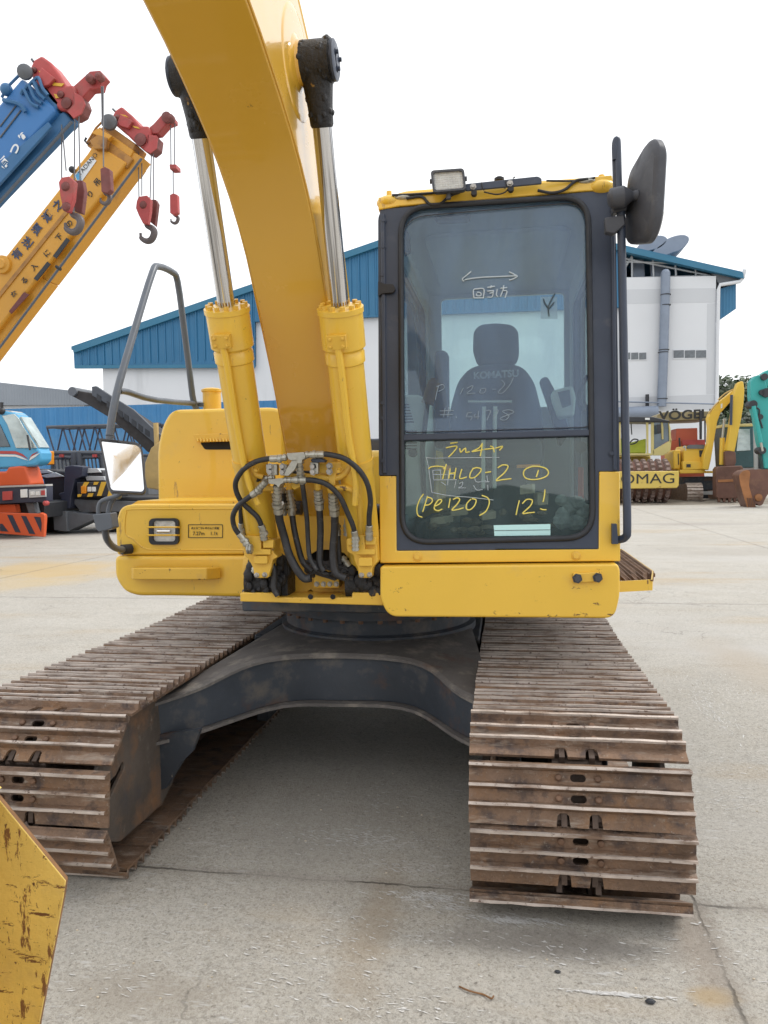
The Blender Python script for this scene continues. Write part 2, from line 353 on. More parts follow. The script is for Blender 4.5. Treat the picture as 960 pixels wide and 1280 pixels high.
def shoe_mesh():
    def circ(cx, cy, rx, ry, k=8): return [(cx+rx*math.cos(2*math.pi*i/k+.39), cy+ry*math.sin(2*math.pi*i/k+.39)) for i in range(k)]
    def slot(cx, cy, w, h): return rrect(cx-w/2, cx+w/2, cy-h/2, cy+h/2, h*.48, 3)
    outer = [(-HW, -.090), (HW, -.090), (HW, .096), (.072, .096), (.068, .062), (.060, .054), (.040, .054), (.032, .062), (.028, .096),
             (-.028, .096), (-.032, .062), (-.040, .054), (-.060, .054), (-.068, .062), (-.072, .096), (-HW, .096)]
    o = holed('track_shoe', outer, [slot(0, -.054, .050, .024), slot(0, .010, .050, .024)], .010, lambda u, v, w: Vector((u, v, .036+w)), [M['shoe'], M['shoe_tip'], M['bolt']])
    me = o.data; bpy.data.objects.remove(o)
    mb = MB()
    for y, h in ((-.084, .029), (-.021, .026), (.037, .029)):
        n = 10; lo = []
        rings = []
        for i in range(n+1):
            x = -HW+2*HW*i/n; j = random.uniform(-.0018, .0018) if 0 < i < n else 0; dy = random.uniform(-.001, .001)
            rings.append([(x, y-.012, .046), (x, y-.0055+dy, .046+h*.72), (x, y-.0045+dy, .046+h+j), (x, y+.0045+dy, .046+h+j), (x, y+.0055+dy, .046+h*.72), (x, y+.012, .046)])
        nn = 6; vs = [v for r in rings for v in r]
        for k in range(n):
            for i in range(nn-1):
                mb.add([rings[k][i], rings[k][i+1], rings[k+1][i+1], rings[k+1][i]], [(0, 1, 2, 3)], 1 if i in (1, 2, 3) else 0)
        mb.add(rings[0], [tuple(range(6))], 0); mb.add(rings[-1], [tuple(range(6))], 0)
    for y in (-.054, .010):
        for x in (-.062, .062): mb.lathe((x, y, .046), (0, 0, 1), [(0, .012), (.008, .0115), (.011, .007)], 8, 2)
    # turned-down leading lip
    mb.add([(-HW, -.090, .046), (HW, -.090, .046), (HW, -.098, .036), (-HW, -.098, .036)], [(0, 1, 2, 3)], 0)
    bm = bmesh.new(); bm.from_mesh(me)
    vv = [bm.verts.new(v) for v in mb.v]
    for f, mi in zip(mb.f, mb.m):
        try: ff = bm.faces.new([vv[i] for i in f]); ff.material_index = mi
        except ValueError: pass
    bmesh.ops.remove_doubles(bm, verts=bm.verts, dist=1e-6); bmesh.ops.recalc_face_normals(bm, faces=bm.faces)
    bm.to_mesh(me); bm.free()
    me.polygons.foreach_set('use_smooth', [False]*len(me.polygons))
    return me
SHOE = shoe_mesh()
def track(xc, s0, inner):
    """inner: +1 if the machine centre lies towards +X"""
    mb = MB()
    for i in range(NSH):
        p, t = track_pt(s0+i*PITCH); n = Vector((0, t.z, -t.y))
        p = p+Vector((xc, 0, 0)); X = Vector((1, 0, 0))
        for sx in (-1, 1):
            mb.obox(p+X*sx*.062+t*.0, X*.009, t*.080, n*.034)
            mb.obox(p+X*sx*.048+t*.070, X*.009, t*.030, n*.040)
        mb.cyl(p-X*.08+t*.085, p+X*.08+t*.085, .017, 8)
    tr = mb.build('crawler_track', M['chain'], ex)
    for i in range(NSH):
        p, t = track_pt(s0+i*PITCH+.005); n = Vector((0, t.z, -t.y))
        X = t.cross(n)
        o = bpy.data.objects.new('track_shoe', SHOE); COL.objects.link(o); o.parent = tr
        jx = random.uniform(-.003, .003); w = random.uniform(-.012, .012)
        mt = Matrix((X, t, n)).transposed().to_4x4(); mt.translation = p+Vector((xc+jx, 0, 0))
        o.matrix_basis = mt @ Matrix.Rotation(w*.5, 4, 'X')
    # side frame
    fb = MB()
    fb.prism([(xc-.17, y, z) for y, z in ((3.1, .16), (5.35, .16), (5.35, .42), (5.2, .50), (3.3, .50), (3.1, .44))], (.34, 0, 0))
    fb.prism([(xc-.20, y, z) for y, z in ((3.0, .40), (5.3, .40), (5.3, .44), (3.0, .44))], (.40, 0, 0))
    fr = fb.build('track_frame', M['frame_dull'], ex, bevel=.01)
    for sx in (-1, 1):       # idler guard side plates with a slot
        arc = [(TYC-.02-.235*math.sin(R_(a)), TZC+.01+.235*math.cos(R_(a))) for a in range(20, 165, 12)]
        outer = [(3.12, TZC+.235)]+arc+[(3.0, .085), (3.12, .14)]
        slot = [(TYC-.10+.022*math.cos(t)+ (.045 if math.cos(t) > 0 else -.045)*.9, TZC+.03+.022*math.sin(t)+(.028 if math.cos(t) > 0 else -.028)) for t in [R_(q) for q in range(10, 370, 30)]]
        x = xc+sx*.282
        g = holed('guard_plate', outer, [slot], .018, lambda u, v, w, x=x, sx=sx: Vector((x-sx*w, u, v)), M['guard'], fr, .004)
    ib = MB()
    ib.lathe((xc-.075, TYC, TZC), (1, 0, 0), [(0, .06), (0, .19), (.03, .20), (.045, .205), (.045, .222), (.105, .222), (.105, .205), (.12, .20), (.15, .19), (.15, .06)], 36)
    ib.cyl((xc-.26, TYC, TZC), (xc+.26, TYC, TZC), .05, 16)
    ib.build('idler_wheel', M['chain'], fr)
    sb = MB()
    prof = []
    for i in range(28*2):
        a = math.pi*2*i/56; r = .222 if i % 4 < 2 else .195
        prof.append((xc-.03, TYC+TL+r*math.cos(a), TZC+r*math.sin(a)))
    sb.prism(prof, (.06, 0, 0)); sb.cyl((xc-.2, TYC+TL, TZC), (xc+.2, TYC+TL, TZC), .15, 24)
    sb.build('sprocket', M['chain'], fr)
    for k in range(7):
        rb = MB(); y = 3.15+k*.335
        rb.lathe((xc-.12, y, .155), (1, 0, 0), [(0, .05), (0, .085), (.03, .085), (.035, .07), (.205, .07), (.21, .085), (.24, .085), (.24, .05)], 18)
        rb.build('track_roller', M['chain'], fr)
    cb = MB(); cb.cyl((xc-.10, 4.2, .475), (xc+.10, 4.2, .475), .05, 16); cb.build('carrier_roller', M['chain'], fr)
    # packed mud along the lower run
    return tr
XR = -.125+HW; XL = 2*XC-XR-.015
track(XR, .030, -1); track(XL, .105, 1)

# ---- undercarriage centre (arched X frame)
pl_top = [(XL+.27, 2.98, .525), (XL+.42, 3.10, .560), (-1.05, 3.38, .630), (-.44, 3.38, .635), (XR-.42, 3.10, .575), (XR-.27, 2.98, .545)]
pl_bot = [(XL+.27, 3.00, .370), (XL+.42, 3.12, .385), (-1.05, 3.42, .410), (-.76, 3.42, .430), (-.44, 3.42, .420), (XR-.42, 3.12, .400), (XR-.27, 3.0, .385)]
ct = catmull([Vector(p) for p in pl_top], 6); cb_ = catmull([Vector(p) for p in pl_bot], 6)
def resample(pts, n):
    L = [0]
    for a, b in zip(pts, pts[1:]): L.append(L[-1]+(b-a).length)
    out = []
    for i in range(n):
        t = L[-1]*i/(n-1); k = 0
        while k < len(L)-2 and L[k+1] < t: k += 1
        out.append(pts[k].lerp(pts[k+1], (t-L[k])/max(1e-9, L[k+1]-L[k])))
    return out
N_ = 30; ct = resample(ct, N_); cb_ = resample(cb_, N_)
mb = MB()
mb.loft([[a, a+Vector((0, .03, 0)), b+Vector((0, .03, 0)), b] for a, b in zip(ct, cb_)], True, 0)
rear = lambda v: Vector((v.x, 8.4-v.y, v.z))
mb.loft([[rear(a), rear(a)+Vector((0, .03, 0)), rear(b)+Vector((0, .03, 0)), rear(b)] for a, b in zip(ct, cb_)], True, 0)
SPLIT.add('undercarriage_web'); uf = mb.build('undercarriage_web', M['frame_dull'], ex)
mb = MB()      # top deck plate, dished up to the ring, with a lip standing proud of the web
ring = [Vector((XC+.05, 4.15, .655))+Vector((.50*math.cos(math.pi+math.pi*i/(N_-1)), .50*math.sin(math.pi+math.pi*i/(N_-1)), 0)) for i in range(N_)]
front = [a+Vector((0, -.025, .004)) for a in ct]
rows = []
for t in (0, .04, .35, .7, 1):
    rows.append([f.lerp(r, t)+Vector((0, 0, .010*(t > 0))) for f, r in zip(front, ring)])
for rws in (rows, [[rear(v) for v in r] for r in rows]):
    for a, b in zip(rws, rws[1:]):
        for i in range(N_-1): mb.add([a[i], a[i+1], b[i+1], b[i]], [(0, 1, 2, 3)])
for sgn in (0, 1):
    e = (lambda v: rear(v)) if sgn else (lambda v: v)
    mb.loft([[e(f), e(f+Vector((0, .03, 0))), e(f+Vector((0, .03, -.012))), e(f+Vector((0, 0, -.012)))] for f in front])
mb.build('deck_plate', M['underframe_top'], uf, smooth=50)
mb = MB()
mb.loft([[a+Vector((0, -.045, -.004)), a+Vector((0, .10, -.004)), a+Vector((0, .10, -.018)), a+Vector((0, -.045, -.018))] for a in cb_])
mb.build('lower_flange', M['underframe_top'], uf)
mb = MB()      # bottom plate joining front and rear webs
mb.loft([[b+Vector((0, .12, 0)), rear(b)+Vector((0, -.1, 0))] for b in cb_], False, closed=False)
mb.build('belly_plate', M['frame_dull'], uf)
mb = MB()
mb.lathe((XC+.05, 4.15, .640), (0, 0, 1), [(0, .53), (.035, .53), (.045, .505), (.125, .505), (.125, .56), (.165, .56), (.165, .50), (.24, .50)], 64)
rg = mb.build('swing_ring', M['frame_dull'], ex)
mb = MB()
for i in range(36):
    a = 2*math.pi*i/36; mb.lathe((XC+.05+.535*math.cos(a), 4.15+.535*math.sin(a), .765), (0, 0, -1), [(0, .014), (.018, .013)], 6)
mb.build('ring_bolt', M['bolt'], rg, kind='stuff')

mb = MB(); mb.prism([P(x, y, Y=2.995) for x, y in ((189, 920), (250, 912), (240, 940), (228, 952), (208, 985), (193, 990))], (0, .03, 0)); mb.build('gusset', M['frame_dull'], uf)
mb = MB(); mb.prism([P(x, y, Y=2.965) for x, y in ((184.5, 872), (189, 874), (193, 990), (188.5, 992))], (0, .06, 0)); mb.build('mount_flange', M['guard'], uf)
for x in (XR-.43, XL+.365):
    mb = MB(); mb.box(x, x+.065, 4.0, 5.3, .12, .60); mb.build('sight_blocker', M['frame_dull'], uf, bevel=.01)  # dark block added to hide the bright ground showing under the machine
# ---- revolving frame
mb = MB()
mb.box(-1.84, .40, 3.75, 6.05, .885, .99); mb.box(-1.18, -.40, 3.30, 6.2, .86, .96)
mb.box(-1.24, -1.20, 3.62, 5.9, .96, 1.25); mb.box(-.40, -.36, 3.4, 5.9, .96, 1.25)
mb.box(-.46, .40, 3.14, 3.7, .95, 1.02)
rf = mb.build('revolving_frame', M['frame_dull'], ex, bevel=.008)

mb = MB()
PR(mb, [(300, 741), (346, 741), (346, 747), (440, 747), (440, 741), (479, 741), (479, 757), (300, 752)], 3.04, .30)
mb.build('front_plate', M['yellow_worn'], rf, bevel=.004)
# central boss plate with dark opening and bolt block
Yb = 3.20
outer = rpoly([(338, 655), (360, 640), (380, 634), (430, 634), (446, 655), (449, 741), (354, 741), (352, 690)], 8)
hole = [(383, 722), (380, 705), (386, 694), (398, 687), (415, 687), (430, 691), (440, 702), (441, 722)]
o = holed('boom_mount_plate', [(p[0], -p[1]) for p in outer], [[(p[0], -p[1]) for p in hole],
          [(388+3.5*math.cos(t), -746+5.5+3.5*math.sin(t)) for t in [i*math.pi/6 for i in range(12)]][::1],
          ], .03, lambda u, v, w: P(u, -v, Y=Yb)+Vector((0, w, 0)), M['yellow_worn'], rf, .004)
mb = MB(); mb.box(-1.0, -.62, 3.26, 3.34, .98, 1.30); mb.build('cavity_shade', M['dark'], rf)  # near-black block stands in for the shade behind the plate opening
mb = MB()
PR(mb, [(392, 716), (400, 716), (402, 712), (416, 712), (418, 716), (424, 716), (424, 735), (392, 735)], 3.12, .07)
bk = mb.build('hose_clamp_block', M['yellow_worn'], rf, bevel=.003)
mb = MB(); bolts(mb, [P(x, 730, Y=3.12) for x in (396, 404.5, 412.5, 420.5)], .008, .012); mb.build('bolt', M['boltzn'], rf)
mb = MB()
for (x, y) in ((388, 746), (416, 746)): mb.lathe(P(x, y, Y=3.036), (0, 1, 0), [(0, .011), (.002, .011)], 14)
mb.build('plate_hole', M['dark'], rf)
# boom foot cheeks and the greasy cylinder feet
for x0, x1 in ((-1.16, -1.10), (-.92, -.87), (-.66, -.61), (-.44, -.40)):
    mb = MB()
    prof = rpoly([(3.24, .97), (3.24, 1.10), (3.28, 1.2), (3.4, 1.25), (3.52, 1.36), (3.66, 1.34), (3.8, .97)], .05)
    if x0 < -1: prof = rpoly([(3.26, .97), (3.26, 1.08), (3.32, 1.16), (3.4, 1.2), (3.8, .97)], .04)
    if x0 > -.5: prof = rpoly([(3.26, .97), (3.26, 1.08), (3.32, 1.16), (3.4, 1.2), (3.8, .97)], .04)
    mb.prism([(x0, y, z) for y, z in prof], (x1-x0, 0, 0)); mb.build('mount_cheek', M['yellow_worn'], rf, bevel=.006)
mb = MB(); mb.cyl((-1.0, 3.55, 1.27), (-.52, 3.55, 1.27), .06, 20); mb.build('boom_foot_pin', M['grease'], rf)

# ---- boom
U = [(3.30, 1.16), (3.14, 1.38), (3.02, 1.58), (2.88, 1.82), (2.73, 2.04), (2.56, 2.27), (2.33, 2.455), (2.06, 2.585), (1.86, 2.655), (1.2, 2.86), (.5, 3.02), (-.5, 3.15)]
T = [(3.62, 1.20), (3.44, 1.58), (3.30, 1.80), (3.16, 2.08), (3.02, 2.32), (2.82, 2.60), (2.58, 2.83), (2.28, 3.00), (2.02, 3.10), (1.3, 3.28), (.5, 3.40), (-.5, 3.42)]
Us = resample(catmull([Vector((0, *p)) for p in U], 5), 44); Ts = resample(catmull([Vector((0, *p)) for p in T], 5), 44)
BX0, BX1 = -.877, -.622
def bw(i): return 0.0
mb = MB(); rings = []
for u, t in zip(Us, Ts): rings.append([Vector((BX0, u.y, u.z)), Vector((BX1, u.y, u.z)), Vector((BX1, t.y, t.z)), Vector((BX0, t.y, t.z))])
mb.loft(rings)
boom = mb.build('boom', M['boom_yellow'], ex, smooth=30, bevel=.004)
# web edge beads (weld line) and round reinforcement around the cylinder pin
mb = MB()
for xs in (BX1+.002, BX0-.002):
    mb.tube([Vector((xs, u.y, u.z+.012)) for u in Us], .004, 6)
mb.build('weld_bead', M['boom_yellow'], boom)
BY, BZ = 2.36, 2.735
for sx, bx in ((1, BX1), (-1, BX0)):
    mb = MB(); mb.lathe((bx-sx*.002, BY, BZ), (sx, 0, 0), [(0, .165), (.004, .160), (.005, .145)], 40); pd = mb.build('pin_pad', M['boom_yellow'], boom)
    mb = MB(); mb.lathe((bx, BY, BZ), (sx, 0, 0), [(0, .090), (.010, .066), (.028, .058)], 28); mb.build('pin_boss', M['boom_yellow'], boom)
# boom-top hydraulic pipes
mb = MB()
for k, xs in enumerate((BX1-.010, BX1-.045)):
    mb.tube([Vector((xs, t.y+.015+.02*k, t.z+.012+.01*k)) for t in Ts[6 if k == 0 else 20:]], .010, 8)
mb.build('boom_pipe', M['yellow'], boom)
# arm beyond the boom tip, folded out over the yard behind the viewpoint
mb = MB()
mb.loft([[Vector((x, y, z)) for x, z in ((-.88, zz), (-.67, zz), (-.67, zz+hh), (-.88, zz+hh))] for y, zz, hh in ((-.2, 3.35, .34), (-.7, 3.42, .40), (-1.6, 3.38, .28), (-2.6, 3.28, .2))])
mb.build('arm', M['boom_yellow'], ex, bevel=.006)

# ---- boom cylinders
def boom_cyl(xf, xt, sx):
    F = Vector((xf, 3.14, 1.02)); B = Vector((xt, BY, BZ)); ax = (B-F).normalized(); Ln = (B-F).length
    def at_y(py):
        lo, hi = 0, 1
        for _ in range(40):
            mid = (lo+hi)/2
            if proj(F.lerp(B, mid))[1] > py: lo = mid
            else: hi = mid
        return lo*Ln
    hd = at_y(384); side = ax.cross(Vector((1, 0, 0))).normalized()
    front = Vector((0, -1, 0)); front = (front-ax*front.dot(ax)).normalized()
    mb = MB()
    mb.lathe(F, ax, [(.05, .050), (.12, .066), (hd-.20, .066), (hd-.195, .072), (hd-.16, .072), (hd-.155, .068), (hd-.15, .068), (hd-.14, .078), (hd-.02, .078), (hd-.018, .082), (hd, .082), (hd+.004, .05)], 40)
    root = mb.build('boom_cylinder', M['yellow'], ex, smooth=40)
    mb = MB()
    a = ax.orthogonal().normalized(); b = ax.cross(a)
    for i in range(12):
        t = 2*math.pi*i/12; mb.lathe(F+ax*(hd)+(a*math.cos(t)+b*math.sin(t))*.066, ax, [(0, .010), (.014, .010)], 6)
    mb.build('head_bolt', M['yellow_worn'], root)
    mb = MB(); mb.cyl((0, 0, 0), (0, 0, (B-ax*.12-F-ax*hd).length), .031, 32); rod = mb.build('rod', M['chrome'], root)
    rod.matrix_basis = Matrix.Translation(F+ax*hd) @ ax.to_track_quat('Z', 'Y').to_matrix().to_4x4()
    # rod eye, greasy
    mb = MB()
    mb.lathe(B-ax*.18, ax, [(0, .033), (.008, .037), (.06, .040), (.11, .046), (.15, .052)], 24)
    mb.cyl(B+Vector((-.050, 0, 0)), B+Vector((.048, 0, 0)), .062, 30)
    mb.cyl(B-Vector((sx*.085, 0, 0)), B+Vector((sx*.055, 0, 0)), .058, 30)
    random.seed(5+int(sx))
    for k in range(60):
        q = random.random(); t = random.uniform(0, 6.283)
        if q < .5: c = B-ax*random.uniform(.05, .165)+(ax.orthogonal().normalized()*math.cos(t)+ax.cross(ax.orthogonal().normalized())*math.sin(t))*.034
        else: c = B+Vector((random.uniform(-.052, .05), .056*math.cos(t), .056*math.sin(t)))
        mb.ball(c, random.uniform(.007, .012), sq=(1, 1, random.uniform(.8, 1.8)), seg=8, rg=6)
    mb.build('rod_eye', M['grease'], root, smooth=60)
    mb = MB(); mb.lathe(B+Vector((sx*.052, 0, 0)), (sx, 0, 0), [(0, .058), (.010, .058), (.014, .050), (.014, .02), (.016, .02)], 30)
    mb.build('pin_cap', M['frame'], root, smooth=40)
    mb = MB(); bolts(mb, [B+Vector((sx*.066, .026*math.cos(q), .026*math.sin(q))) for q in (0.5, 2.6, 4.7)], .007, .010, (sx, 0, 0)); mb.build('bolt', M['frame'], root)
    # port block, band and steel pipe running down the barrel
    mb = MB(); c = F+ax*(hd-.10)+front*.083+Vector((-.005, 0, 0)); mb.obox(c, Vector((.034, 0, 0)), ax*.024, front*.014); bolts(mb, [c+Vector((dx, 0, 0))+ax*dz+front*.014 for dx in (-.022, .022) for dz in (-.013, .013)], .005, .008, front)
    mb.build('port_block', M['yellow_worn'], root, bevel=.003)
    mb = MB(); mb.tube([c-ax*.02, F+ax*(hd-.2)+front*.085, F+ax*(hd*.62)+front*.082, F+ax*(hd*.45)+front*.084+Vector((.012, 0, 0)), F+ax*(hd*.36)+front*.09+Vector((.02*-sx+.02, 0, 0))], .013, 10, 6)
    mb.build('steel_pipe', M['yellow'], root)
    mb = MB(); mb.lathe(F, ax, [(hd*.47, .070), (hd*.47+.03, .070)], 40); bolts(mb, [F+ax*(hd*.47+.015)+front*.075+Vector((.05*-sx, 0, 0))], .007, .014, front); mb.build('clamp_band', M['yellow_worn'], root)
    mb = MB(); mb.cyl(F+Vector((-.08, 0, 0)), F+Vector((.08, 0, 0)), .085, 24); mb.lathe(F, ax, [(-.02, .07), (.09, .06)], 20)
    mb.build('foot_eye', M['grease'], root)
    return F, B, ax, hd
boom_cyl(-1.003, -.962, -1); boom_cyl(-.572, -.562, 1)

# lumps of old grease under the cylinder feet
for cx, w in ((-.985, .075), (-.555, .07)):
    mb = MB()
    for i in range(70):
        mb.ball((cx+random.uniform(-w, w), 3.06+random.uniform(-.01, .05), random.uniform(.98, 1.135)), random.uniform(.010, .026), sq=(1, .8, 1.3), seg=8, rg=5)
    mb.box(cx-.085, cx+.085, 3.08, 3.2, .97, 1.12)
    mb.build('grease_lump', M['grease'], rf)
mb = MB(); mb.box(-.50, -.40, 3.2, 3.5, .95, 1.2); mb.build('cavity_shade', M['dark'], rf)  # near-black block puts shade into the gap beside the cylinder foot

# ---- check valve castings on the cylinder feet, from survey of the photo (zoom units: x=260+u/4, y=550+v/4)
def Z7(u, v, Y=2.98):
    if Y < 3.015: Y = min(Y, 2.80+.00040*max(0, v-90)+(Y-2.955))
    return P(260+u*.25, 550+v*.25, Y=Y)
def Z7s(u, v, Y): return P(260+u*.25, 550+v*.25, Y=Y)
def blk(name, pts, Y, th, m, bev=.004, par=None):
    yy = Y if Y >= 3.015 or max(v for u, v in pts) > 400 else 2.80+.0004*max(0, sum(v for u, v in pts)/len(pts)-90)+(Y-2.955)
    mb = MB(); mb.prism([Z7s(u, v, yy) for u, v in pts], (0, th, 0)); return mb.build(name, m, par or ex, bevel=bev)
v1 = blk('lock_valve', rpoly([(172, 540), (178, 490), (205, 478), (300, 488), (330, 500), (325, 560), (350, 585), (322, 600), (316, 640), (300, 690), (232, 690), (225, 640), (205, 600), (182, 575)], 9), 2.985, .10, M['yellow_worn'])
v2 = blk('lock_valve', rpoly([(690, 500), (725, 478), (800, 470), (840, 488), (848, 610), (822, 640), (816, 690), (754, 690), (748, 640), (730, 600), (728, 575), (695, 560)], 9), 2.985, .10, M['yellow_worn'])
for v, us in ((v1, ((200, 505, 30, 26), (240, 520, 24, 40), (300, 520, 26, 20), (262, 600, 34, 20), (262, 560, 50, 14))), (v2, ((720, 510, 24, 18), (760, 520, 24, 44), (812, 505, 26, 20), (786, 610, 34, 22), (786, 560, 48, 14)))):
    mb = MB()
    for (u, w, a, b) in us: mb.prism([Z7s(x, y, 2.962) for x, y in rpoly([(u-a, w-b), (u+a, w-b), (u+a, w+b), (u-a, w+b)], 7)], (0, .03, 0))
    u0 = us[3][0]
    bolts(mb, [Z7s(u0-18, 676, 2.985), Z7s(u0+22, 674, 2.985), Z7s(u0-45, 470, 3.0)], .008, .012, mi=1)
    mb.build('valve_casting', [M['yellow_worn'], M['boltzn']], v, bevel=.003)

# ---- hoses
hoses = [
 ([(340, 94), (300, 94), (240, 108), (180, 145), (142, 200), (140, 250), (165, 305), (210, 350), (250, 390), (275, 450)], .0105, 2.955),
 ([(300, 190), (255, 195), (205, 240), (172, 290), (163, 350), (166, 440)], .009, 3.0),
 ([(240, 262), (200, 290), (150, 330), (125, 380), (130, 430), (150, 465), (175, 492)], .0105, 2.935),
 ([(550, 72), (600, 72), (680, 92), (750, 145), (795, 215), (812, 300), (806, 380), (806, 452)], .0105, 2.955),
 ([(462, 200), (530, 202), (600, 225), (660, 285), (700, 370), (725, 430), (736, 480)], .0105, 2.94),
 ([(352, 340), (358, 400), (380, 480), (405, 570), (440, 640), (480, 690), (515, 690)], .0165, 2.98),
 ([(418, 350), (430, 440), (450, 530), (475, 610), (520, 655)], .0125, 3.02),
 ([(468, 190), (480, 280), (495, 400), (500, 500), (510, 590), (545, 650)], .0095, 2.97),
 ([(556, 320), (562, 440), (560, 540), (560, 620), (580, 655)], .0135, 2.99),
 ([(632, 350), (634, 440), (626, 540), (628, 620), (645, 670), (690, 690)], .0155, 2.98),
 ([(665, 200), (685, 270), (692, 350), (695, 420)], .009, 3.03),
 ([(650, 450), (655, 530), (660, 620)], .009, 3.05),
 ([(250, 640), (300, 600), (330, 650), (330, 740), (350, 780)], .012, 3.02),
 ([(365, 240), (372, 290), (378, 345)], .012, 3.04),
 ([(690, 610), (712, 640), (720, 700)], .011, 3.06)]
for pts, r, Y in hoses:
    mb = MB(); ps = [Z7(u, v, Y) for u, v in pts]; mb.tube(ps, r, 10, 6)
    h = mb.build('hydraulic_hose', M['hose'], ex, smooth=60)
    mb = MB()
    for a, b in (((ps[0], ps[1]), (ps[-1], ps[-2])) if pts[-1][1] < 600 else ((ps[0], ps[1]),)):
        d = (a-b).normalized()
        mb.lathe(a-d*.004, d, [(-.02, r*1.05), (-.018, r*1.3), (.004, r*1.3), (.006, r*1.0), (.012, r*1.0), (.013, r*1.5), (.024, r*1.5), (.025, r*.9), (.032, r*.9)], 10)
    mb.build('hose_fitting', M['fitting'], h, smooth=30)
# elbow fittings with long crimps
mb = MB()
for (u, v, u2, v2, r, Y) in ((335, 94, 395, 86, .011, 2.955), (485, 74, 555, 72, .011, 2.955), (455, 105, 463, 185, .012, 2.955), (380, 200, 462, 200, .010, 2.94), (235, 265, 290, 208, .011, 2.935), (345, 225, 350, 300, .013, 2.95),
                          (340, 265, 350, 345, .015, 2.98), (405, 250, 425, 360, .014, 3.02), (550, 250, 556, 330, .0145, 2.99), (625, 265, 630, 350, .0165, 2.98), (275, 450, 280, 500, .013, 2.955), (172, 492, 212, 545, .013, 2.935),
                          (806, 452, 806, 500, .013, 2.955), (736, 480, 738, 555, .0125, 2.94), (693, 420, 696, 480, .012, 3.03), (168, 440, 175, 480, .012, 3.0), (196, 545, 222, 545, .017, 2.93)):
    a, b = Z7(u, v, Y), Z7(u2, v2, Y); L_ = (b-a).length; d = (b-a)/L_
    prof = [(0, r)]
    n = max(2, int(L_/.014))
    for i in range(n): prof += [(L_*(i+.15)/n, r), (L_*(i+.2)/n, r*1.22), (L_*(i+.75)/n, r*1.22), (L_*(i+.8)/n, r)]
    mb.lathe(a, d, prof+[(L_, r)], 10)
mb.build('hose_coupling', M['fitting'], ex, smooth=30)
mf = blk('hose_manifold', rpoly([(392, 66), (480, 60), (486, 92), (470, 100), (468, 118), (446, 118), (442, 100), (415, 102), (400, 96)], 4), 2.935, .035, M['fitting'], .003)
blk('manifold_arm', rpoly([(395, 140), (430, 85), (455, 100), (432, 150), (400, 180), (380, 178)], 4), 2.925, .02, M['fitting'], .003, mf)
blk('manifold_tee', rpoly([(300, 196), (375, 190), (380, 212), (362, 222), (352, 240), (340, 224), (302, 218)], 4), 2.93, .03, M['fitting'], .003, mf)
for pts in ([(288, 120), (345, 120), (345, 176), (300, 178), (290, 160)], [(360, 122), (395, 122), (392, 176), (362, 178)], [(510, 110), (550, 112), (550, 170), (512, 172)]):
    b = blk('pipe_clamp', pts, 2.95, .03, M['fitting'], .003, mf)
    xs = [p[0] for p in pts]; cx = (min(xs)+max(xs))/2-4
    yy = 2.80+.0004*60-.005
    mb = MB(); bolts(mb, [Z7s(cx, 133, yy), Z7s(cx, 160, yy)], .009, .012); mb.build('bolt', M['boltzn'], mf)
b = blk('pipe_bracket', [(552, 115), (690, 108), (700, 160), (640, 168), (632, 230), (606, 232), (600, 168), (552, 165)], 2.985, .02, M['yellow_worn'], .003)
mb = MB(); bolts(mb, [Z7s(608, 130, 2.845), Z7s(608, 158, 2.845)], .009, .012); mb.build('bolt', M['boltzn'], b)
blk('pipe_bracket', [(512, 100), (525, 90), (570, 90), (588, 104), (580, 112), (520, 112)], 2.965, .04, M['frame'], .003)
blk('clamp_plate', [(415, 190), (440, 172), (470, 180), (468, 230), (430, 250), (415, 235)], 2.99, .03, M['yellow'], .003)
for pts, r, Y in (([(215, 100), (222, 140), (240, 172), (275, 185)], .011, 2.99), ([(722, 40), (715, 110), (690, 160), (640, 190), (540, 184), (480, 180)], .012, 2.99), ([(245, 260), (280, 245), (335, 246), (345, 262)], .011, 3.0),
                  ([(630, 240), (690, 240), (735, 262), (757, 320), (762, 400), (765, 470)], .0125, 2.98), ([(385, 172), (460, 176), (540, 180)], .012, 3.0), ([(403, 200), (405, 250)], .013, 3.02), ([(548, 190), (550, 250)], .014, 3.0), ([(608, 235), (625, 275)], .013, 2.99), ([(232, 330), (236, 400), (240, 470)], .015, 3.03)):
    mb = MB(); mb.tube([Z7(u, v, Y) for u, v in pts], r, 12, 5); mb.build('oil_pipe', M['yellow_worn'], ex, smooth=60)
mb = MB(); mb.tube([Z7(400, 162, 3.0), Z7(520, 162, 3.0)], .007, 8); mb.tube([Z7(370, 250, 3.1), Z7(420, 330, 3.12), Z7(470, 340, 3.12)], .03, 8, 4); mb.build('hose_bundle', M['hose'], ex)
mb = MB(); 
for i in range(12): mb.tube([Z7(random.uniform(480, 690), random.uniform(600, 640), 3.08), Z7(random.uniform(500, 700), random.uniform(630, 670), 3.05), Z7(random.uniform(480, 720), random.uniform(670, 700), 3.08)], .009, 6, 4)
mb.build('hose_bundle', M['hose'], ex)

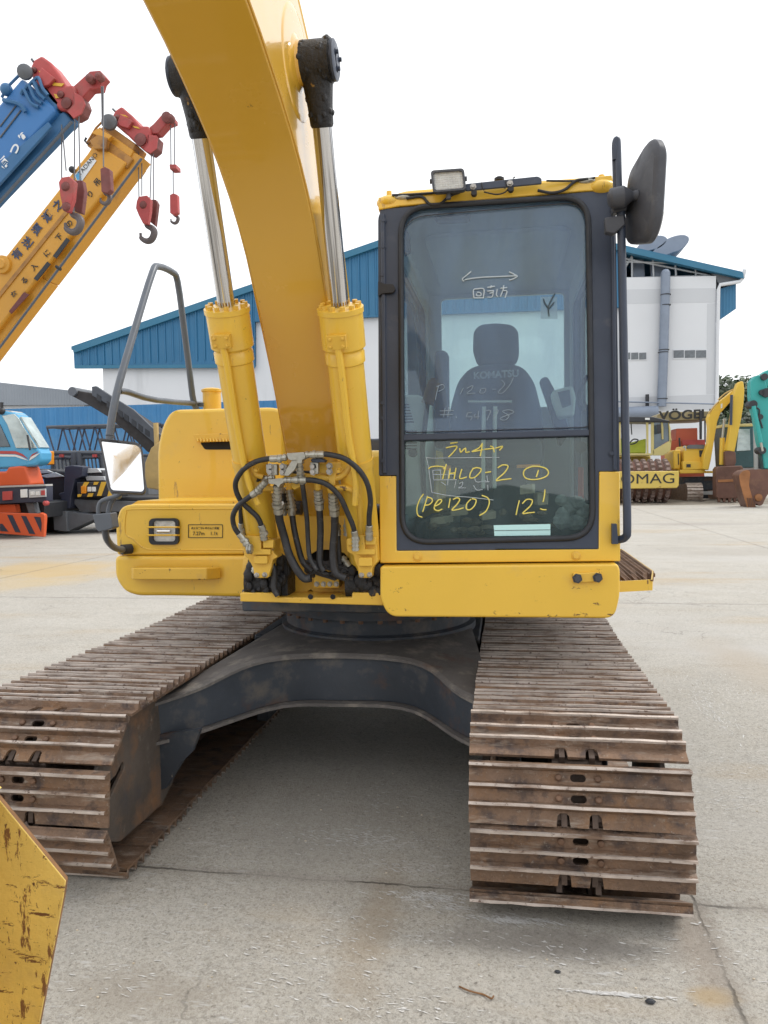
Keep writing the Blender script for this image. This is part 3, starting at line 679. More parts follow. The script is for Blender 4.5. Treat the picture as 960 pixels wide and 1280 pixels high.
# ---- left front: lamp housing, skirt, step, hood
YS = 3.45
mb = MB()
pts = rpoly([(146, 694), (144, 655), (150, 634), (165, 630), (330, 630), (330, 693.5)], [4, 10, 8, 8, 0, 0])
mb.prism([P(x, y, Y=YS) for x, y in pts], (0, 1.2, 0))
hs = mb.build('lamp_housing', M['yellow'], ex, bevel=.014, bseg=4)
mb = MB(); mb.tube([P(x, y, Y=YS+.001) for x, y in ((330, 635.5), (240, 636), (166, 636.5), (158, 641), (156, 655), (157, 668), (166, 673), (173, 680), (182, 685.5), (196, 687), (250, 687), (330, 687.5))], .0045, 8, 4)
mb.prism([P(x, y, Y=YS+.06) for x, y in [(164, 631), (172, 626), (330, 625.5), (330, 632)]], (0, .9, 0))
mb.build('housing_ridge', M['yellow'], hs, bevel=.004)
mb = MB()
pts = rpoly([(143, 695), (330, 694.5), (330, 747), (215, 745), (172, 745), (155, 740), (143, 722)], [6, 0, 0, 0, 6, 10, 10])
mb.prism([P(x, y, Y=YS-.01) for x, y in pts], (0, .9, 0))
sk = mb.build('lower_skirt', M['yellow'], ex, bevel=.03, bseg=4)
mb = MB()      # bolted-on step
a, b, c, d = P(166, 710, Y=YS-.10), P(258, 710, Y=YS-.10), P(276, 709, Y=YS-.03), P(163, 709, Y=YS-.03)
h = Vector((0, 0, -.055))
mb.add([a, b, c, d, a+h, b+h, c+h, d+h], [(0, 1, 2, 3), (4, 5, 6, 7), (0, 1, 5, 4), (1, 2, 6, 5), (3, 0, 4, 7), (2, 3, 7, 6)])
st = mb.build('step', M['yellow_worn'], ex, bevel=.005)
# lamp in its recess
outer = rrect(186, 223, -681, -648, 6); inner = rrect(191, 219, -677, -651, 4)
holed('lamp_bezel', outer, [inner], .03, lambda u, v, w: P(u, -v, Y=YS-.016)+Vector((0, w, 0)), M['seal'], hs, .004)
mb = MB(); mb.prism([P(x, -y, Y=YS-.004) for x, y in inner], (0, .01, 0)); lm = mb.build('headlight', M['lens'], hs)
mb = MB(); mb.tube([P(197, 664, Y=YS-.01), P(213, 664, Y=YS-.01)], .008, 8); mb.build('bulb', M['reflector'], hs)
mb = MB()
for y in (659, 669): mb.tube([P(184, y, Y=YS-.008), P(187, y, Y=YS-.028), P(221, y, Y=YS-.028), P(224, y, Y=YS-.008)], .0045, 6)
mb.build('lamp_guard', M['yellow'], hs)
ux = P(260, 660, Y=YS)-P(240, 660, Y=YS); uz = Vector((0, 0, 1))
dc = holed('decal', rrect(235, 278.5, -672.5, -655.5, 1), [rrect(235.8, 277.7, -671.7, -656.3, .8)], .001, lambda u, v, w: P(u, -v, Y=YS-.003)+Vector((0, w, 0)), M['decal'], hs)
text('decal_text', '最大作業半径時の定格荷重', .0115, P(256.5, 660.5, Y=YS-.003), (1, 0, 0), uz, M['decal'], hs, bold=.0003)
text('decal_text', '7.27m    1.1t', .024, P(256.5, 667, Y=YS-.003), (1, 0, 0), uz, M['decal'], hs, bold=.0004)

YH = 4.05
mb = MB()
pts = rpoly([(197, 631), (196, 560), (203, 530), (214, 512), (340, 509), (355, 513), (357, 631)], [0, 14, 10, 10, 8, 10, 0])
mb.prism([P(x, y, Y=YH) for x, y in pts], (0, .85, 0))
hd_ = mb.build('front_hood', M['yellow'], ex, bevel=.02, bseg=3)
mb = MB(); c = [P(x, y, Y=YH-.035) for x, y in ((241, 543), (296, 541), (296, 551), (246, 553))]
mb.prism(c, (0, .05, 0))
for i in range(13):
    x = 245+i*4.0; q0 = P(x, 542.5, Y=YH-.012); q1 = P(x+1, 552, Y=YH-.055); mb.prism([q0, q0+Vector((.009, 0, 0)), q1+Vector((.009, 0, 0)), q1], (0, .02, 0))
lv = mb.build('louvre', M['yellow_worn'], hd_, bevel=.003)
mb = MB(); mb.prism([P(x, y, Y=YH-.003) for x, y in rpoly([(250, 553), (297, 551), (297, 562), (256, 562)], 3)], (0, .02, 0)); mb.build('louvre_slot', M['dark'], hd_)
mb = MB(); q = P(265, 505, Y=4.5)
mb.lathe((q.x, 4.5, 1.82), (0, 0, 1), [(0, .055), (.16, .055), (.165, .062), (.178, .062), (.185, .045), (.19, .01)], 24); mb.build('filler_cap', M['yellow_worn'], ex)
# rear body, hidden from here but there when one steps aside
mb = MB(); mb.box(-1.88, -1.15, 4.9, 5.7, .99, 1.72); mb.box(-1.14, -.36, 4.2, 5.6, .99, 1.60); mb.box(-.34, .38, 4.90, 5.7, .99, 1.62); mb.build('engine_hood', M['yellow'], ex, bevel=.04, bseg=3)
mb = MB(); arc = [(-1.86+.0, 5.7)]+[(XC+1.13*math.cos(R_(a)), 5.72+.55*math.sin(R_(a))) for a in range(180, -1, -15)]
mb.prism([(x, y, .93) for x, y in arc], (0, 0, .80)); mb.build('counterweight', M['frame'], ex, bevel=.05, bseg=3)
# hand rails of the left platform
mb = MB(); mb.tube([P(137, 545, X=-1.85), P(141, 515, X=-1.85), P(150, 475, X=-1.85), P(172, 400, X=-1.85), P(190, 342, X=-1.85), P(197, 333, X=-1.85), P(215, 340, X=-1.85), P(222, 352, X=-1.85), P(230, 410, X=-1.85), P(237, 465, X=-1.85), P(243, 506, X=-1.85), Vector((-1.80, 4.45, 1.82))], .0185, 14, 3)
mb.tube([P(137, 545, X=-1.85), P(137, 600, X=-1.85), Vector((-1.85, 3.47, 1.38))], .0185, 12, 3)
hr = mb.build('handrail', M['rail'], ex, smooth=60)
mb = MB(); mb.tube([P(149, 489, X=-1.85), P(160, 490, X=-1.85), P(195, 500, X=-1.85), P(262, 506, X=-1.85)], .016, 12, 3); mb.build('cross_rail', M['rail'], hr, smooth=60)
mb = MB(); mb.prism([P(x, y, Y=4.46) for x, y in ((243, 504), (263, 503), (263, 508), (243, 508))], (0, .05, 0)); mb.build('rail_bracket', M['rail'], hr)
# left mirror: glass faces the viewpoint
YM = 3.08
fr_o = rpoly([(123.5, 547.5), (172, 553), (178, 560), (182, 613), (179, 617), (140, 615), (136, 611)], [3, 6, 6, 5, 4, 5, 3])
fr_i = rpoly([(125.5, 549.5), (171, 555), (176, 561), (180, 611.5), (177.5, 614.5), (141, 612.7), (138, 609.5)], [2, 5, 5, 4, 3, 4, 2])
lm_n = Vector((.385, -.89, .225)).normalized(); lm_p = P(152, 583, Y=YM)
lmr = holed('side_mirror', [(p[0], -p[1]) for p in fr_o], [[(p[0], -p[1]) for p in fr_i]], .03, lambda u, v, w: PP(u, -v, lm_p, lm_n)+lm_n*(-w), M['shell'], ex, .004)
gl_n = lm_n
mb = MB(); ps = [PP(x, y, lm_p, lm_n, -.008) for x, y in fr_i]; cc = sum(ps, Vector())/len(ps)
# slightly convex glass
rings = []
for t in [1-k/16 for k in range(16)]+[.01]: rings.append([cc+(p-cc)*t+lm_n*(.004-.30*((p-cc)*t).length**2) for p in ps])
mb.loft(rings, False); mb.prism([p-lm_n*.007 for p in ps], -lm_n*.003); mb.build('mirror_glass', M['mirror'], lmr, smooth=60)
mb = MB(); mb.prism([PP(x, y, lm_p, lm_n, -.022) for x, y in fr_o], -lm_n*.012); mb.build('mirror_back', M['shell'], lmr)
mb = MB(); mb.tube([P(160, 600, Y=3.13), P(150, 618, Y=3.13), P(128, 626, Y=3.13), P(123, 636, Y=3.13), P(124, 648, Y=3.13)], .010, 10, 5)
mb.tube([P(150, 612, Y=3.16), P(138, 630, Y=3.16), P(134, 650, Y=3.15)], .011, 10, 4)
mb.tube([P(131, 655, Y=3.14), P(133, 672, Y=3.18), P(141, 683, Y=3.28), P(152, 687, Y=3.38), P(164, 686, Y=3.50)], .0155, 12, 5); mb.build('mirror_arm', M['rail'], lmr, smooth=60)
mb = MB(); mb.prism([P(x, y, Y=3.10) for x, y in rpoly([(116, 643), (138, 641), (141, 660), (133, 663), (123, 665), (119, 660)], 2)], (0, .06, 0)); mb.build('mirror_clamp', M['rail'], lmr, bevel=.004)
mb = MB(); mb.tube([P(152, 687, Y=3.40), P(164, 686, Y=3.44)], .024, 12); mb.build('grommet', M['black'], lmr)
# ================================================================ CAB
CP = Vector((0, 3.05, 1.11)); CN = Vector((0, -1.47, .15)).normalized()
def Q(px, py, off=0.0): return PP(px, py, CP, CN, off)       # point on the raked front of the cab, off metres in front
def fm(off=0.0): return lambda u, v, w: Q(u, -v, off)-CN*w
def neg(pts): return [(x, -y) for x, y in pts]
cab = thing('x', '', '', (0, 0, 0)); bpy.data.objects.remove(cab)
outer = rpoly([(472.5, 262), (769, 237), (774.5, 589), (748.5, 589), (748.5, 686), (495.5, 688), (495.5, 594), (473.5, 594)], [14, 14, 0, 0, 2, 2, 0, 0])
open_ = rpoly([(499, 258), (737, 242), (743, 674), (501, 680)], [36, 38, 36, 36], 8)
cf = holed('cab_frame', neg(outer), [neg(open_)], .07, fm(), M['frame'], ex, .006)
# ribs on the pillars
mb = MB()
for x0, x1, y0, y1 in ((476, 481, 262, 592), (763.5, 768, 240, 588)):
    mb.prism([Q(x0, y0+6, .003), Q(x1, y0+6, .003), Q(x1+2.5, y1, .003), Q(x0+2.5, y1, .003)], CN*.008)
mb.build('pillar_rib', M['frame'], cf, bevel=.003)
mb = MB(); bolts(mb, [Q(x, y, .004) for x, y in ((479.5, 276), (479, 309), (478.5, 344), (479, 504), (479, 523), (479, 576), (764.5, 567), (766, 261))], .008, .010, CN, seg=10); mb.build('bolt', M['frame'], cf)
mb = MB()
mb.prism([Q(x, y, .006) for x, y in rpoly([(473, 352), (482, 356), (492, 356), (495, 362), (492, 367), (478, 368), (473, 372)], 2)], CN*.012); mb.build('window_catch', M['black'], cf, bevel=.002)
# seal round the opening
mb = MB(); ring = [Q(x, y, .004) for x, y in rpoly([(501, 260), (735, 245), (741, 672), (503, 678)], [34, 36, 34, 34], 8)]
mb.tube(ring+[ring[0]], .012, 8); mb.build('window_seal', M['seal'], cf, smooth=60)
# lower yellow surround
ysur = [(474, 595), (495, 595), (495.5, 688.5), (748.5, 686.5), (749, 589.5), (774.7, 589.5), (775.5, 701.5), (475, 704)]
mb = MB(); mb.prism([Q(x, y, .008) for x, y in ysur], -CN*.07); cl = mb.build('cab_lower_panel', M['yellow'], ex, bevel=.004)
mb = MB()
for x, y in ((522, 696), (720, 694.5)): mb.lathe(Q(x, y, .008), CN, [(0, .019), (.004, .017), (.005, .012), (.012, .011)], 16)
mb.build('bolt', M['yellow_worn'], cl)
# divider and panes
mb = MB(); mb.prism([Q(x, y, .010) for x, y in ((500, 543), (742, 536.5), (742, 544.5), (500, 551))], -CN*.035); mb.build('window_divider', M['frame'], cf, bevel=.004)
mb = MB(); mb.prism([Q(x, y, -.012) for x, y in rpoly([(499, 258), (737, 242), (742, 540), (500, 546.5)], [36, 38, 0, 0], 8)], -CN*.005); gu = mb.build('front_window', M['glass'], ex, smooth=0)
mb = MB(); mb.prism([Q(x, y, -.012) for x, y in rpoly([(500, 547), (742, 541), (743, 674), (501, 680)], [0, 0, 36, 36], 8)], -CN*.005); gl_ = mb.build('lower_window', M['glass_low'], ex, smooth=0)
# bright inner edge line of the upper sash
mb = MB(); ring = [Q(x, y, -.006) for x, y in rpoly([(503, 272), (733, 252), (738, 534), (503, 541)], [30, 30, 10, 10], 6)]
mb.tube(ring+[ring[0]], .0022, 5); mb.build('sash_edge', M['shell'], cf)
# suction stoppers
for x, y, r in ((516, 566, .019), (726, 559, .023)):
    mb = MB(); mb.lathe(Q(x, y, -.030), CN, [(0, r), (.006, r), (.010, r*.7)], 18); mb.build('rubber_stop', M['black'], cf)

# ---- handwriting on the glass (marker strokes)
def ink(name, strokes, r, m, f, par):
    mb = MB()
    for st in strokes:
        ps = [Q(*f(*p), -.009) for p in st]
        if len(ps) > 2: ps = catmull(ps, 4)
        mb.tube(ps, r, 5)
    return mb.build(name, m, par, smooth=0)
ZL = lambda u, v: (520+u*200/960, 540+v*140/672)     # zoom frame for lower pane
yl = [[(205, 68), (250, 62)], [(180, 95), (245, 85), (225, 120), (195, 150)], [(262, 98), (268, 122), (285, 105), (298, 98), (300, 122), (322, 118)], [(398, 66), (378, 95), (335, 118), (372, 112), (405, 106)], [(398, 68), (392, 110), (385, 145)], [(410, 104), (470, 98)], [(445, 84), (462, 92), (470, 122)], [(475, 98), (520, 86), (500, 110)],
      [(75, 222), (90, 210), (130, 205), (170, 212), (165, 222)], [(182, 192), (172, 230), (160, 282)], [(205, 218), (196, 280)], [(200, 250), (235, 245)], [(240, 215), (228, 282)], [(275, 222), (262, 278), (305, 270)], [(345, 215), (325, 250), (325, 275), (355, 270), (385, 240), (390, 222), (365, 214), (345, 220)], [(415, 244), (450, 238)], [(490, 215), (520, 198), (552, 205), (530, 245), (480, 290), (520, 286), (572, 280)],
      [(700, 205), (655, 225), (645, 255), (665, 280), (720, 285), (775, 270), (795, 245), (780, 220), (740, 207), (700, 205)], [(735, 228), (722, 270)],
      [(45, 372), (20, 410), (5, 460), (12, 500), (38, 512)], [(70, 385), (55, 430), (40, 480)], [(68, 392), (92, 398), (98, 415), (80, 435), (55, 440)], [(112, 445), (140, 432), (155, 410), (135, 408), (112, 440), (112, 465), (135, 472), (158, 462)], [(205, 398), (195, 455)], [(222, 405), (245, 395), (262, 405), (245, 435), (215, 468), (250, 465), (285, 455)], [(330, 402), (305, 430), (302, 460), (325, 466), (352, 440), (360, 408), (335, 400)], [(395, 380), (430, 395), (440, 425), (420, 475), (380, 502)],
      [(620, 410), (610, 450), (600, 498)], [(638, 430), (665, 405), (698, 410), (685, 445), (640, 488), (675, 485), (712, 482)], [(774, 345), (770, 385), (762, 420)], [(744, 460), (762, 466), (782, 466)]]
ink('yellow_handwriting', yl, .0027, M['yink'], ZL, gl_)
wl = [[(60, 153), (100, 157), (250, 155), (400, 154), (500, 153)], [(62, 155), (75, 210), (85, 290), (95, 362)], [(95, 362), (200, 382), (330, 392), (465, 408)], [(100, 228), (105, 285)], [(100, 230), (150, 228)], [(145, 228), (150, 285)], [(100, 255), (235, 255)], [(105, 288), (245, 286)], [(195, 230), (190, 320)], [(150, 300), (180, 320)], [(240, 290), (230, 335)], [(260, 310), (280, 300), (275, 325), (255, 335), (300, 335)], [(345, 320), (365, 348), (400, 345)], [(410, 300), (440, 298)], [(430, 318), (432, 350)], [(350, 270), (365, 300), (420, 292)], [(425, 262), (430, 300)]]
ink('white_handwriting', wl, .0014, M['wink'], ZL, gl_)
ZU = lambda u, v: (490+u*260/960, 440+v*260/960)
wu = [[(215, 155), (205, 195), (200, 222)], [(205, 160), (235, 150), (240, 168), (215, 182)], [(330, 165), (315, 195)], [(345, 168), (372, 155), (368, 172), (345, 192), (385, 190)], [(410, 170), (405, 188), (425, 188), (432, 170), (412, 168)], [(462, 172), (480, 172)], [(505, 130), (520, 150), (490, 185), (512, 188), (545, 150), (560, 118)],
      [(220, 272), (285, 270)], [(222, 290), (280, 290)], [(245, 258), (238, 300)], [(262, 255), (258, 300)], [(295, 295), (298, 305)], [(350, 280), (345, 300), (370, 300), (362, 315)], [(350, 282), (370, 280)], [(385, 285), (380, 300), (405, 298)], [(400, 272), (396, 312)], [(425, 275), (455, 270), (438, 315)], [(470, 270), (490, 268), (485, 285), (470, 310)], [(530, 268), (510, 275), (540, 295), (520, 315), (500, 305), (560, 280), (545, 268), (530, 268)]]
ink('white_handwriting', wu, .0013, M['wink2'], ZU, gu)
ZA = lambda u, v: (490+u*260/960, 230+v*230/849)
wa = [[(335, 442), (400, 432), (480, 428), (572, 424)], [(365, 404), (340, 425), (325, 438), (332, 450)], [(540, 405), (565, 418), (578, 426), (560, 438), (540, 444)],
      [(378, 525), (376, 490), (395, 484), (424, 486), (422, 525)], [(378, 526), (424, 526)], [(392, 500), (408, 502), (410, 515), (393, 516), (390, 505)],
      [(440, 478), (475, 472)], [(458, 468), (455, 480)], [(440, 495), (470, 492)], [(465, 500), (450, 505)], [(468, 492), (462, 520), (440, 522)], [(500, 482), (532, 478)], [(516, 468), (512, 490), (500, 520)], [(514, 492), (530, 495), (522, 525)], [(486, 485), (482, 510), (488, 520)]]
ink('white_handwriting', wa, .0026, M['wink'], ZA, gu)
mb = MB(); mb.prism([Q(*ZA(x, y), -.0185) for x, y in ((686, 520), (762, 520), (764, 622), (686, 622))], -CN*.001)
m_ = glass('clear_sticker', (.9, .95, .95), .35, (.75, .85, .85)); mb.build('clear_sticker', m_, gu)
ink('dark_mark', [[(725, 608), (722, 575), (728, 550), (752, 505)], [(700, 532), (708, 555), (724, 572)], [(712, 558), (718, 568), (724, 575)], [(748, 545), (735, 562), (724, 575)]], .0026, M['dink'], ZA, gu)
mb = MB(); mb.prism([Q(x, y, -.009) for x, y in ((617, 656.5), (688, 655), (688, 669), (618, 670))], -CN*.002); sx_ = mb.build('sticker', M['paleblue'], gl_, smooth=0)
mb = MB(); mb.tube([Q(618, 663.2, -.008), Q(688, 662.2, -.008)], .0012, 4); mb.build('sticker_line', M['shell'], gl_)

# ---- cab shell
X0, X1, YB, ZT = -.503, .437, 4.80, 2.60
def side(x, th, name):
    outer = [(3.06, 1.12), (YB, 1.12), (YB, 2.58), (3.20, 2.58)]
    win = rpoly([(3.30, 1.26), (4.62, 1.26), (4.62, 2.44), (3.42, 2.44)], .08)
    o = holed(name, outer, [win], abs(th), lambda u, v, w: Vector((x+(w if th > 0 else -w), u, v)), [M['frame']], ex, .004)
    mb = MB(); mb.box(x+th*.4, x+th*.5, 3.31, 4.61, 1.27, 2.43); mb.build('side_window', M['glass_side'], o, smooth=0)
    lin = holed('side_lining', [(3.16, 1.16), (YB-.04, 1.16), (YB-.04, 2.55), (3.26, 2.55)], [rpoly([(3.32, 1.28), (4.60, 1.28), (4.60, 2.42), (3.44, 2.42)], .08)], .012, lambda u, v, w: Vector((x+th+(w if th > 0 else -w)+(.002 if th > 0 else -.002), u, v)), [M['interior']], o)
    return o
sR = side(X0, .04, 'cab_side'); sL = side(X1, -.04, 'cab_door')
mb = MB(); mb.box(X0-.002, X1+.002, 3.12, YB, 1.05, 1.16); mb.build('cab_floor', M['floor_in'], ex)
# rear wall with window (surveyed through the front glass)
YR = 4.74
ro = [(X0+.042, 1.16), (X1-.042, 1.16), (X1-.042, 2.58), (X0+.042, 2.58)]
a = P(551, 373, Y=YR); b = P(706, 508, Y=YR)
ri = rpoly([(a.x, b.z), (b.x, b.z), (b.x, a.z), (a.x, a.z)], .03)
rw = holed('rear_wall', ro, [ri], .05, lambda u, v, w: Vector((u, YR+w, v)), M['interior'], ex)
mb = MB(); mb.box(a.x-.01, b.x+.01, YR+.02, YR+.026, b.z-.01, a.z+.01); mb.build('rear_window', M['glass_side'], rw, smooth=0)
# roof
mb = MB()
mb.prism(rpoly([(X0-.012, 3.20), (X1+.012, 3.20), (X1+.012, YB+.02), (X0-.012, YB+.02)], .06) and [Vector((p[0], p[1], 2.585)) for p in rpoly([(X0-.012, 3.20), (X1+.012, 3.20), (X1+.012, YB+.02), (X0-.012, YB+.02)], .06)], (0, 0, .035))
rfp = mb.build('cab_roof', M['yellow'], ex, bevel=.012)
mb = MB(); mb.prism([Vector((p[0], p[1], 2.622)) for p in rpoly([(X0+.03, 3.28), (X1-.03, 3.28), (X1-.03, YB-.02), (X0+.03, YB-.02)], .1)], (0, 0, .045)); mb.build('roof_panel', M['yellow'], rfp, bevel=.02)
mb = MB(); mb.box(X0+.04, X1-.04, 3.22, YR, 2.545, 2.57); 
mb.prism([Vector((p[0], p[1], 2.545)) for p in rpoly([(-.36, 3.5), (.30, 3.5), (.30, 4.5), (-.36, 4.5)], .1)], (0, 0, -.02)); mb.build('roof_lining', M['interior'], rfp, bevel=.008)
# curved yellow brow above the window
mb = MB()
top = [Q(x, y) for x, y in ((473, 247), (500, 245), (560, 238), (620, 233.5), (680, 228), (730, 222.5), (765, 219))]
bot = [Q(x, y) for x, y in ((473, 263), (500, 258), (560, 253.5), (620, 249), (680, 244), (730, 239.5), (768, 238))]
mb.loft([[b_+CN*.006, t_+CN*.004, t_-CN*.06, b_-CN*.06] for t_, b_ in zip(top, bot)]); br = mb.build('roof_brow', M['yellow'], rfp, bevel=.004)
for x, y, w in ((485, 246, 1), (753, 228, 1.15)):      # corner lift bosses
    mb = MB(); c = Q(x, y)+Vector((0, .03, -.016)); mb.ball(c, .050*w, sq=(1.05, 1, .58), seg=20, rg=10); mb.cyl(c+Vector((0, 0, .026*w)), c+Vector((0, 0, .048*w)), .012, 6)
    mb.build('lifting_boss', M['yellow'], rfp, smooth=50)
for x, y in ((504, 245.5), (733, 225)):
    mb = MB(); c = Q(x, y); mb.ball(c+Vector((0, .0, -.004)), .030, sq=(1.25, .5, .45)); mb.build('marker_lamp', M['fitting'], rfp, smooth=60)
mb = MB(); mb.tube([Q(508, 248, .012), Q(527, 246, .01), Q(537, 255, .014), Q(550, 255, .014), Q(562, 245, .012), Q(575, 240, .012)], .006, 8, 5)
mb.tube([Q(672, 238, .02), Q(690, 241, .02), Q(706, 237, .02), Q(720, 226, .015), Q(735, 224, .01)], .006, 8, 5)
mb.tube([Q(605, 240, .03), Q(622, 243, .03), Q(634, 238, .03), Q(636, 226, .03)], .0028, 6, 4)
mb.tube([Q(490, 244, .01), Q(515, 243, .01), Q(545, 241, .01)], .005, 6, 3)
mb.tube([Q(683, 226, .03), Q(720, 226, .01), Q(744, 222, .01)], .004, 6, 3)
mb.build('lamp_cable', M['black'], rfp, smooth=60)
# lamp bar and work lamp
mb = MB(); mb.prism([Q(x, y, .035) for x, y in rpoly([(582, 231), (672, 221.5), (677, 224), (677, 231), (582, 240)], 2)], CN*.01)
lb = mb.build('lamp_bar', M['frame'], ex, bevel=.003)
mb = MB(); bolts(mb, [Q(591.5, 233.5, .045), Q(637.5, 229.5, .045)], .009, .012, CN); mb.build('bolt', M['boltzn'], lb)
mb = MB()
for x, y in ((592.5, 243), (638.5, 238)): mb.cyl(Q(x, y, .02), Q(x, y-3, .045), .012, 10)
mb.lathe(Q(624, 226, .01), (0, 0, 1), [(0, .02), (.01, .02), (.016, .01)], 14)
mb.tube([Q(602, 228, .05), Q(603, 234, .05), Q(605, 238, .05)], .0025, 5); mb.tube([Q(632, 225, .05), Q(633, 231, .05), Q(631, 236, .05)], .0025, 5); mb.tube([Q(641, 223, .05), Q(644, 221, .05)], .0025, 5)
mb.build('bracket_bush', M['black'], lb)
def wl_pt(x, y, o): return Q(x, y, o)
lo = rpoly([(538, 213), (580, 210), (583, 237), (541, 240.5)], 5); li = rpoly([(541, 215.5), (577.5, 212.8), (580, 234.8), (543.5, 238)], 4)
wk = holed('work_lamp', neg(lo), [neg(li)], .02, fm(.085), M['shell'], ex, .003)
mb = MB(); a_ = [Q(x, y, .066) for x, y in lo]; c = sum(a_, Vector())/len(a_); mb.loft([a_, [c+(p-c)*.95-CN*.03 for p in a_], [c+(p-c)*.6-CN*.05 for p in a_]]); mb.cyl(c-Vector((0, 0, .03)), c-Vector((0, 0, .075)), .01, 8)
for sx in (-1, 1): mb.cyl(c+Vector((sx*.060, 0, 0)), c+Vector((sx*.074, 0, 0)), .01, 8)
mb.build('lamp_housing', M['shell'], wk, smooth=40)
mb = MB(); mb.prism([Q(x, y, .074) for x, y in li], -CN*.004)
ctr = Q(560, 225.5, .078)
for i in range(11):
    t = (i+.5)/11; p1 = Q(541.5+t*36.5, 215.5-t*2.7, .076); p2 = Q(544+t*36, 238-t*3, .076); mb.tube([p1, p2], .0014, 4)
for j in range(8):
    t = (j+.5)/8; mb.tube([Q(541.5+t*2.5, 215.5+t*22, .0765), Q(577.5+t*2.5, 212.8+t*22, .0765)], .0010, 4)
mb.build('lamp_lens', M['lens'], wk)

# ---- interior
st = MB()
YSS = 4.15
prof = rpoly([(592, 414), (600, 406), (620, 404), (640, 406), (648, 414), (649, 445), (644, 456), (597, 457), (591, 440)], 6)
mb = MB(); ps = [P(x, y, Y=YSS) for x, y in prof]; c = sum(ps, Vector())/len(ps)
mb.loft([[c+(p-c)*s+Vector((0, o, 0)) for p in ps] for s, o in ((.6, -.035), (.86, -.03), (.97, -.015), (1, 0), (1, .05), (.9, .07))])
seat = mb.build('headrest', M['seatm'], ex, smooth=60)
mb = MB(); prof = rpoly([(585, 462), (600, 456), (640, 455), (655, 460), (668, 478), (676, 510), (682, 560), (676, 600), (565, 600), (560, 560), (563, 510), (572, 478)], 8)
ps = [P(x, y, Y=YSS-.03) for x, y in prof]; c = sum(ps, Vector())/len(ps)
mb.loft([[c+(p-c)*s+Vector((0, o, 0)) for p in ps] for s, o in ((.55, -.03), (.82, -.035), (.95, -.02), (1, 0), (1, .08), (.92, .11))])
bk = mb.build('backrest', M['seatm'], ex, smooth=60)
text('seat_lettering', 'KOMATSU', .050, P(620, 468.5, Y=YSS-.075), (1, 0, .02), uz, M['seatlogo'], bk, bold=.0015)
mb = MB(); mb.prism([Vector((x, y, 1.50)) for x, y in rpoly([(-.29, 3.62), (.17, 3.62), (.19, 4.15), (-.31, 4.15)], .08)], (0, 0, .13)); mb.build('seat_cushion', M['seatm'], ex, bevel=.04, bseg=4)
mb = MB(); mb.box(-.22, .10, 3.75, 4.1, 1.17, 1.49); mb.build('seat_base', M['floor_in'], ex)
mb = MB()      # armrests / consoles
mb.prism([P(x, y, Y=3.9) for x, y in rpoly([(543, 440), (553, 437), (560, 441), (561, 560), (543, 560)], 5)], (0, .09, 0))
mb.prism([P(x, y, Y=3.9) for x, y in rpoly([(674, 474), (684, 470), (700, 500), (712, 540), (700, 560), (690, 520)], 5)], (0, .09, 0)); mb.build('armrest', M['seatm'], ex, bevel=.012)
mb = MB(); mb.prism([P(x, y, Y=3.55) for x, y in rpoly([(496, 494), (524, 493), (532, 500), (533, 560), (528, 640), (496, 660)], 8)], (0, .5, 0)); cs = mb.build('left_console', M['interior_light'], ex, bevel=.012)
mb = MB()
for i in range(14): y = 505+i*3.6+(8 if i > 6 else 0); w = 7+min(i, 8) if i < 7 else 17; mb.prism([P(x, yy, Y=3.547) for x, yy in ((504, y), (504+w, y), (504+w, y+1.7), (504, y+1.7))], (0, .02, 0))
mb.build('vent_slot', M['dark'], cs)
mb = MB(); mb.prism([P(x, y, Y=3.6) for x, y in rpoly([(690, 488), (716, 482), (720, 496), (718, 520), (700, 522), (692, 500)], 4)], (0, .15, 0)); mn = mb.build('monitor', M['interior_light'], ex, bevel=.01)
mb = MB(); mb.prism([P(x, y, Y=3.597) for x, y in ((697, 490), (712, 487), (714, 506), (703, 510))], (0, .01, 0)); mb.build('monitor_screen', M['bgglass'], mn)
mb = MB(); mb.tube([P(534, 505, Y=3.5), P(541, 482, Y=3.5)], .028, 10); mb.ball(P(542, 480, Y=3.5), .028); lv = mb.build('control_lever', M['brown'], ex, smooth=60)
mb = MB(); mb.tube([P(534, 505, Y=3.5), P(528, 560, Y=3.5), P(530, 620, Y=3.55)], .012, 8); mb.build('lever_shaft', M['black'], lv)
for x in (604, 618):
    mb = MB(); mb.tube([P(x, 610, Y=3.45), P(x, 560, Y=3.42), P(x+1, 508, Y=3.4)], .009, 8); mb.build('travel_lever', M['interior_light'], ex, smooth=60)
mb = MB(); mb.tube([P(585, 502, Y=3.4), P(640, 502, Y=3.4)], .005, 6); mb.build('lever_bar', M['interior_light'], ex)
mb = MB(); mb.tube([P(726, 584, Y=3.35), P(726, 625, Y=3.35)], .012, 10); mb.build('red_handle', M['red'], ex)
mb = MB(); mb.prism([P(x, y, Y=3.27) for x, y in ((536, 262-3), (590, 258-3), (587, 274), (545, 276))], (0, .06, 0)); mb.build('sun_visor', M['black'], ex, bevel=.01)
mb = MB(); mb.prism([P(x, y, Y=3.3) for x, y in rpoly([(502, 286), (511, 290), (512, 312), (504, 317)], 3)], (0, .06, 0)); mb.build('fan', M['black'], ex, bevel=.008)
for (x0, x1, y0, y1) in ((568, 594, 326, 352), (657, 682, 316, 344)):
    mb = MB(); mb.prism([P(x, y, Y=4.70) for x, y in rrect(x0, x1, y0, y1, 8)], (0, .035, 0)); mb.build('loudspeaker', M['seatm'], ex, bevel=.01)
mb = MB(); mb.tube([P(494+x, y, Y=3.9) for x, y in ((35, 470), (30, 440), (26, 400), (20, 380))], .01, 8, 4); mb.tube([P(x, y, Y=3.7) for x, y in ((735, 470), (728, 480), (724, 500), (730, 515))], .012, 8, 4); mb.build('wiring', M['black'], ex)
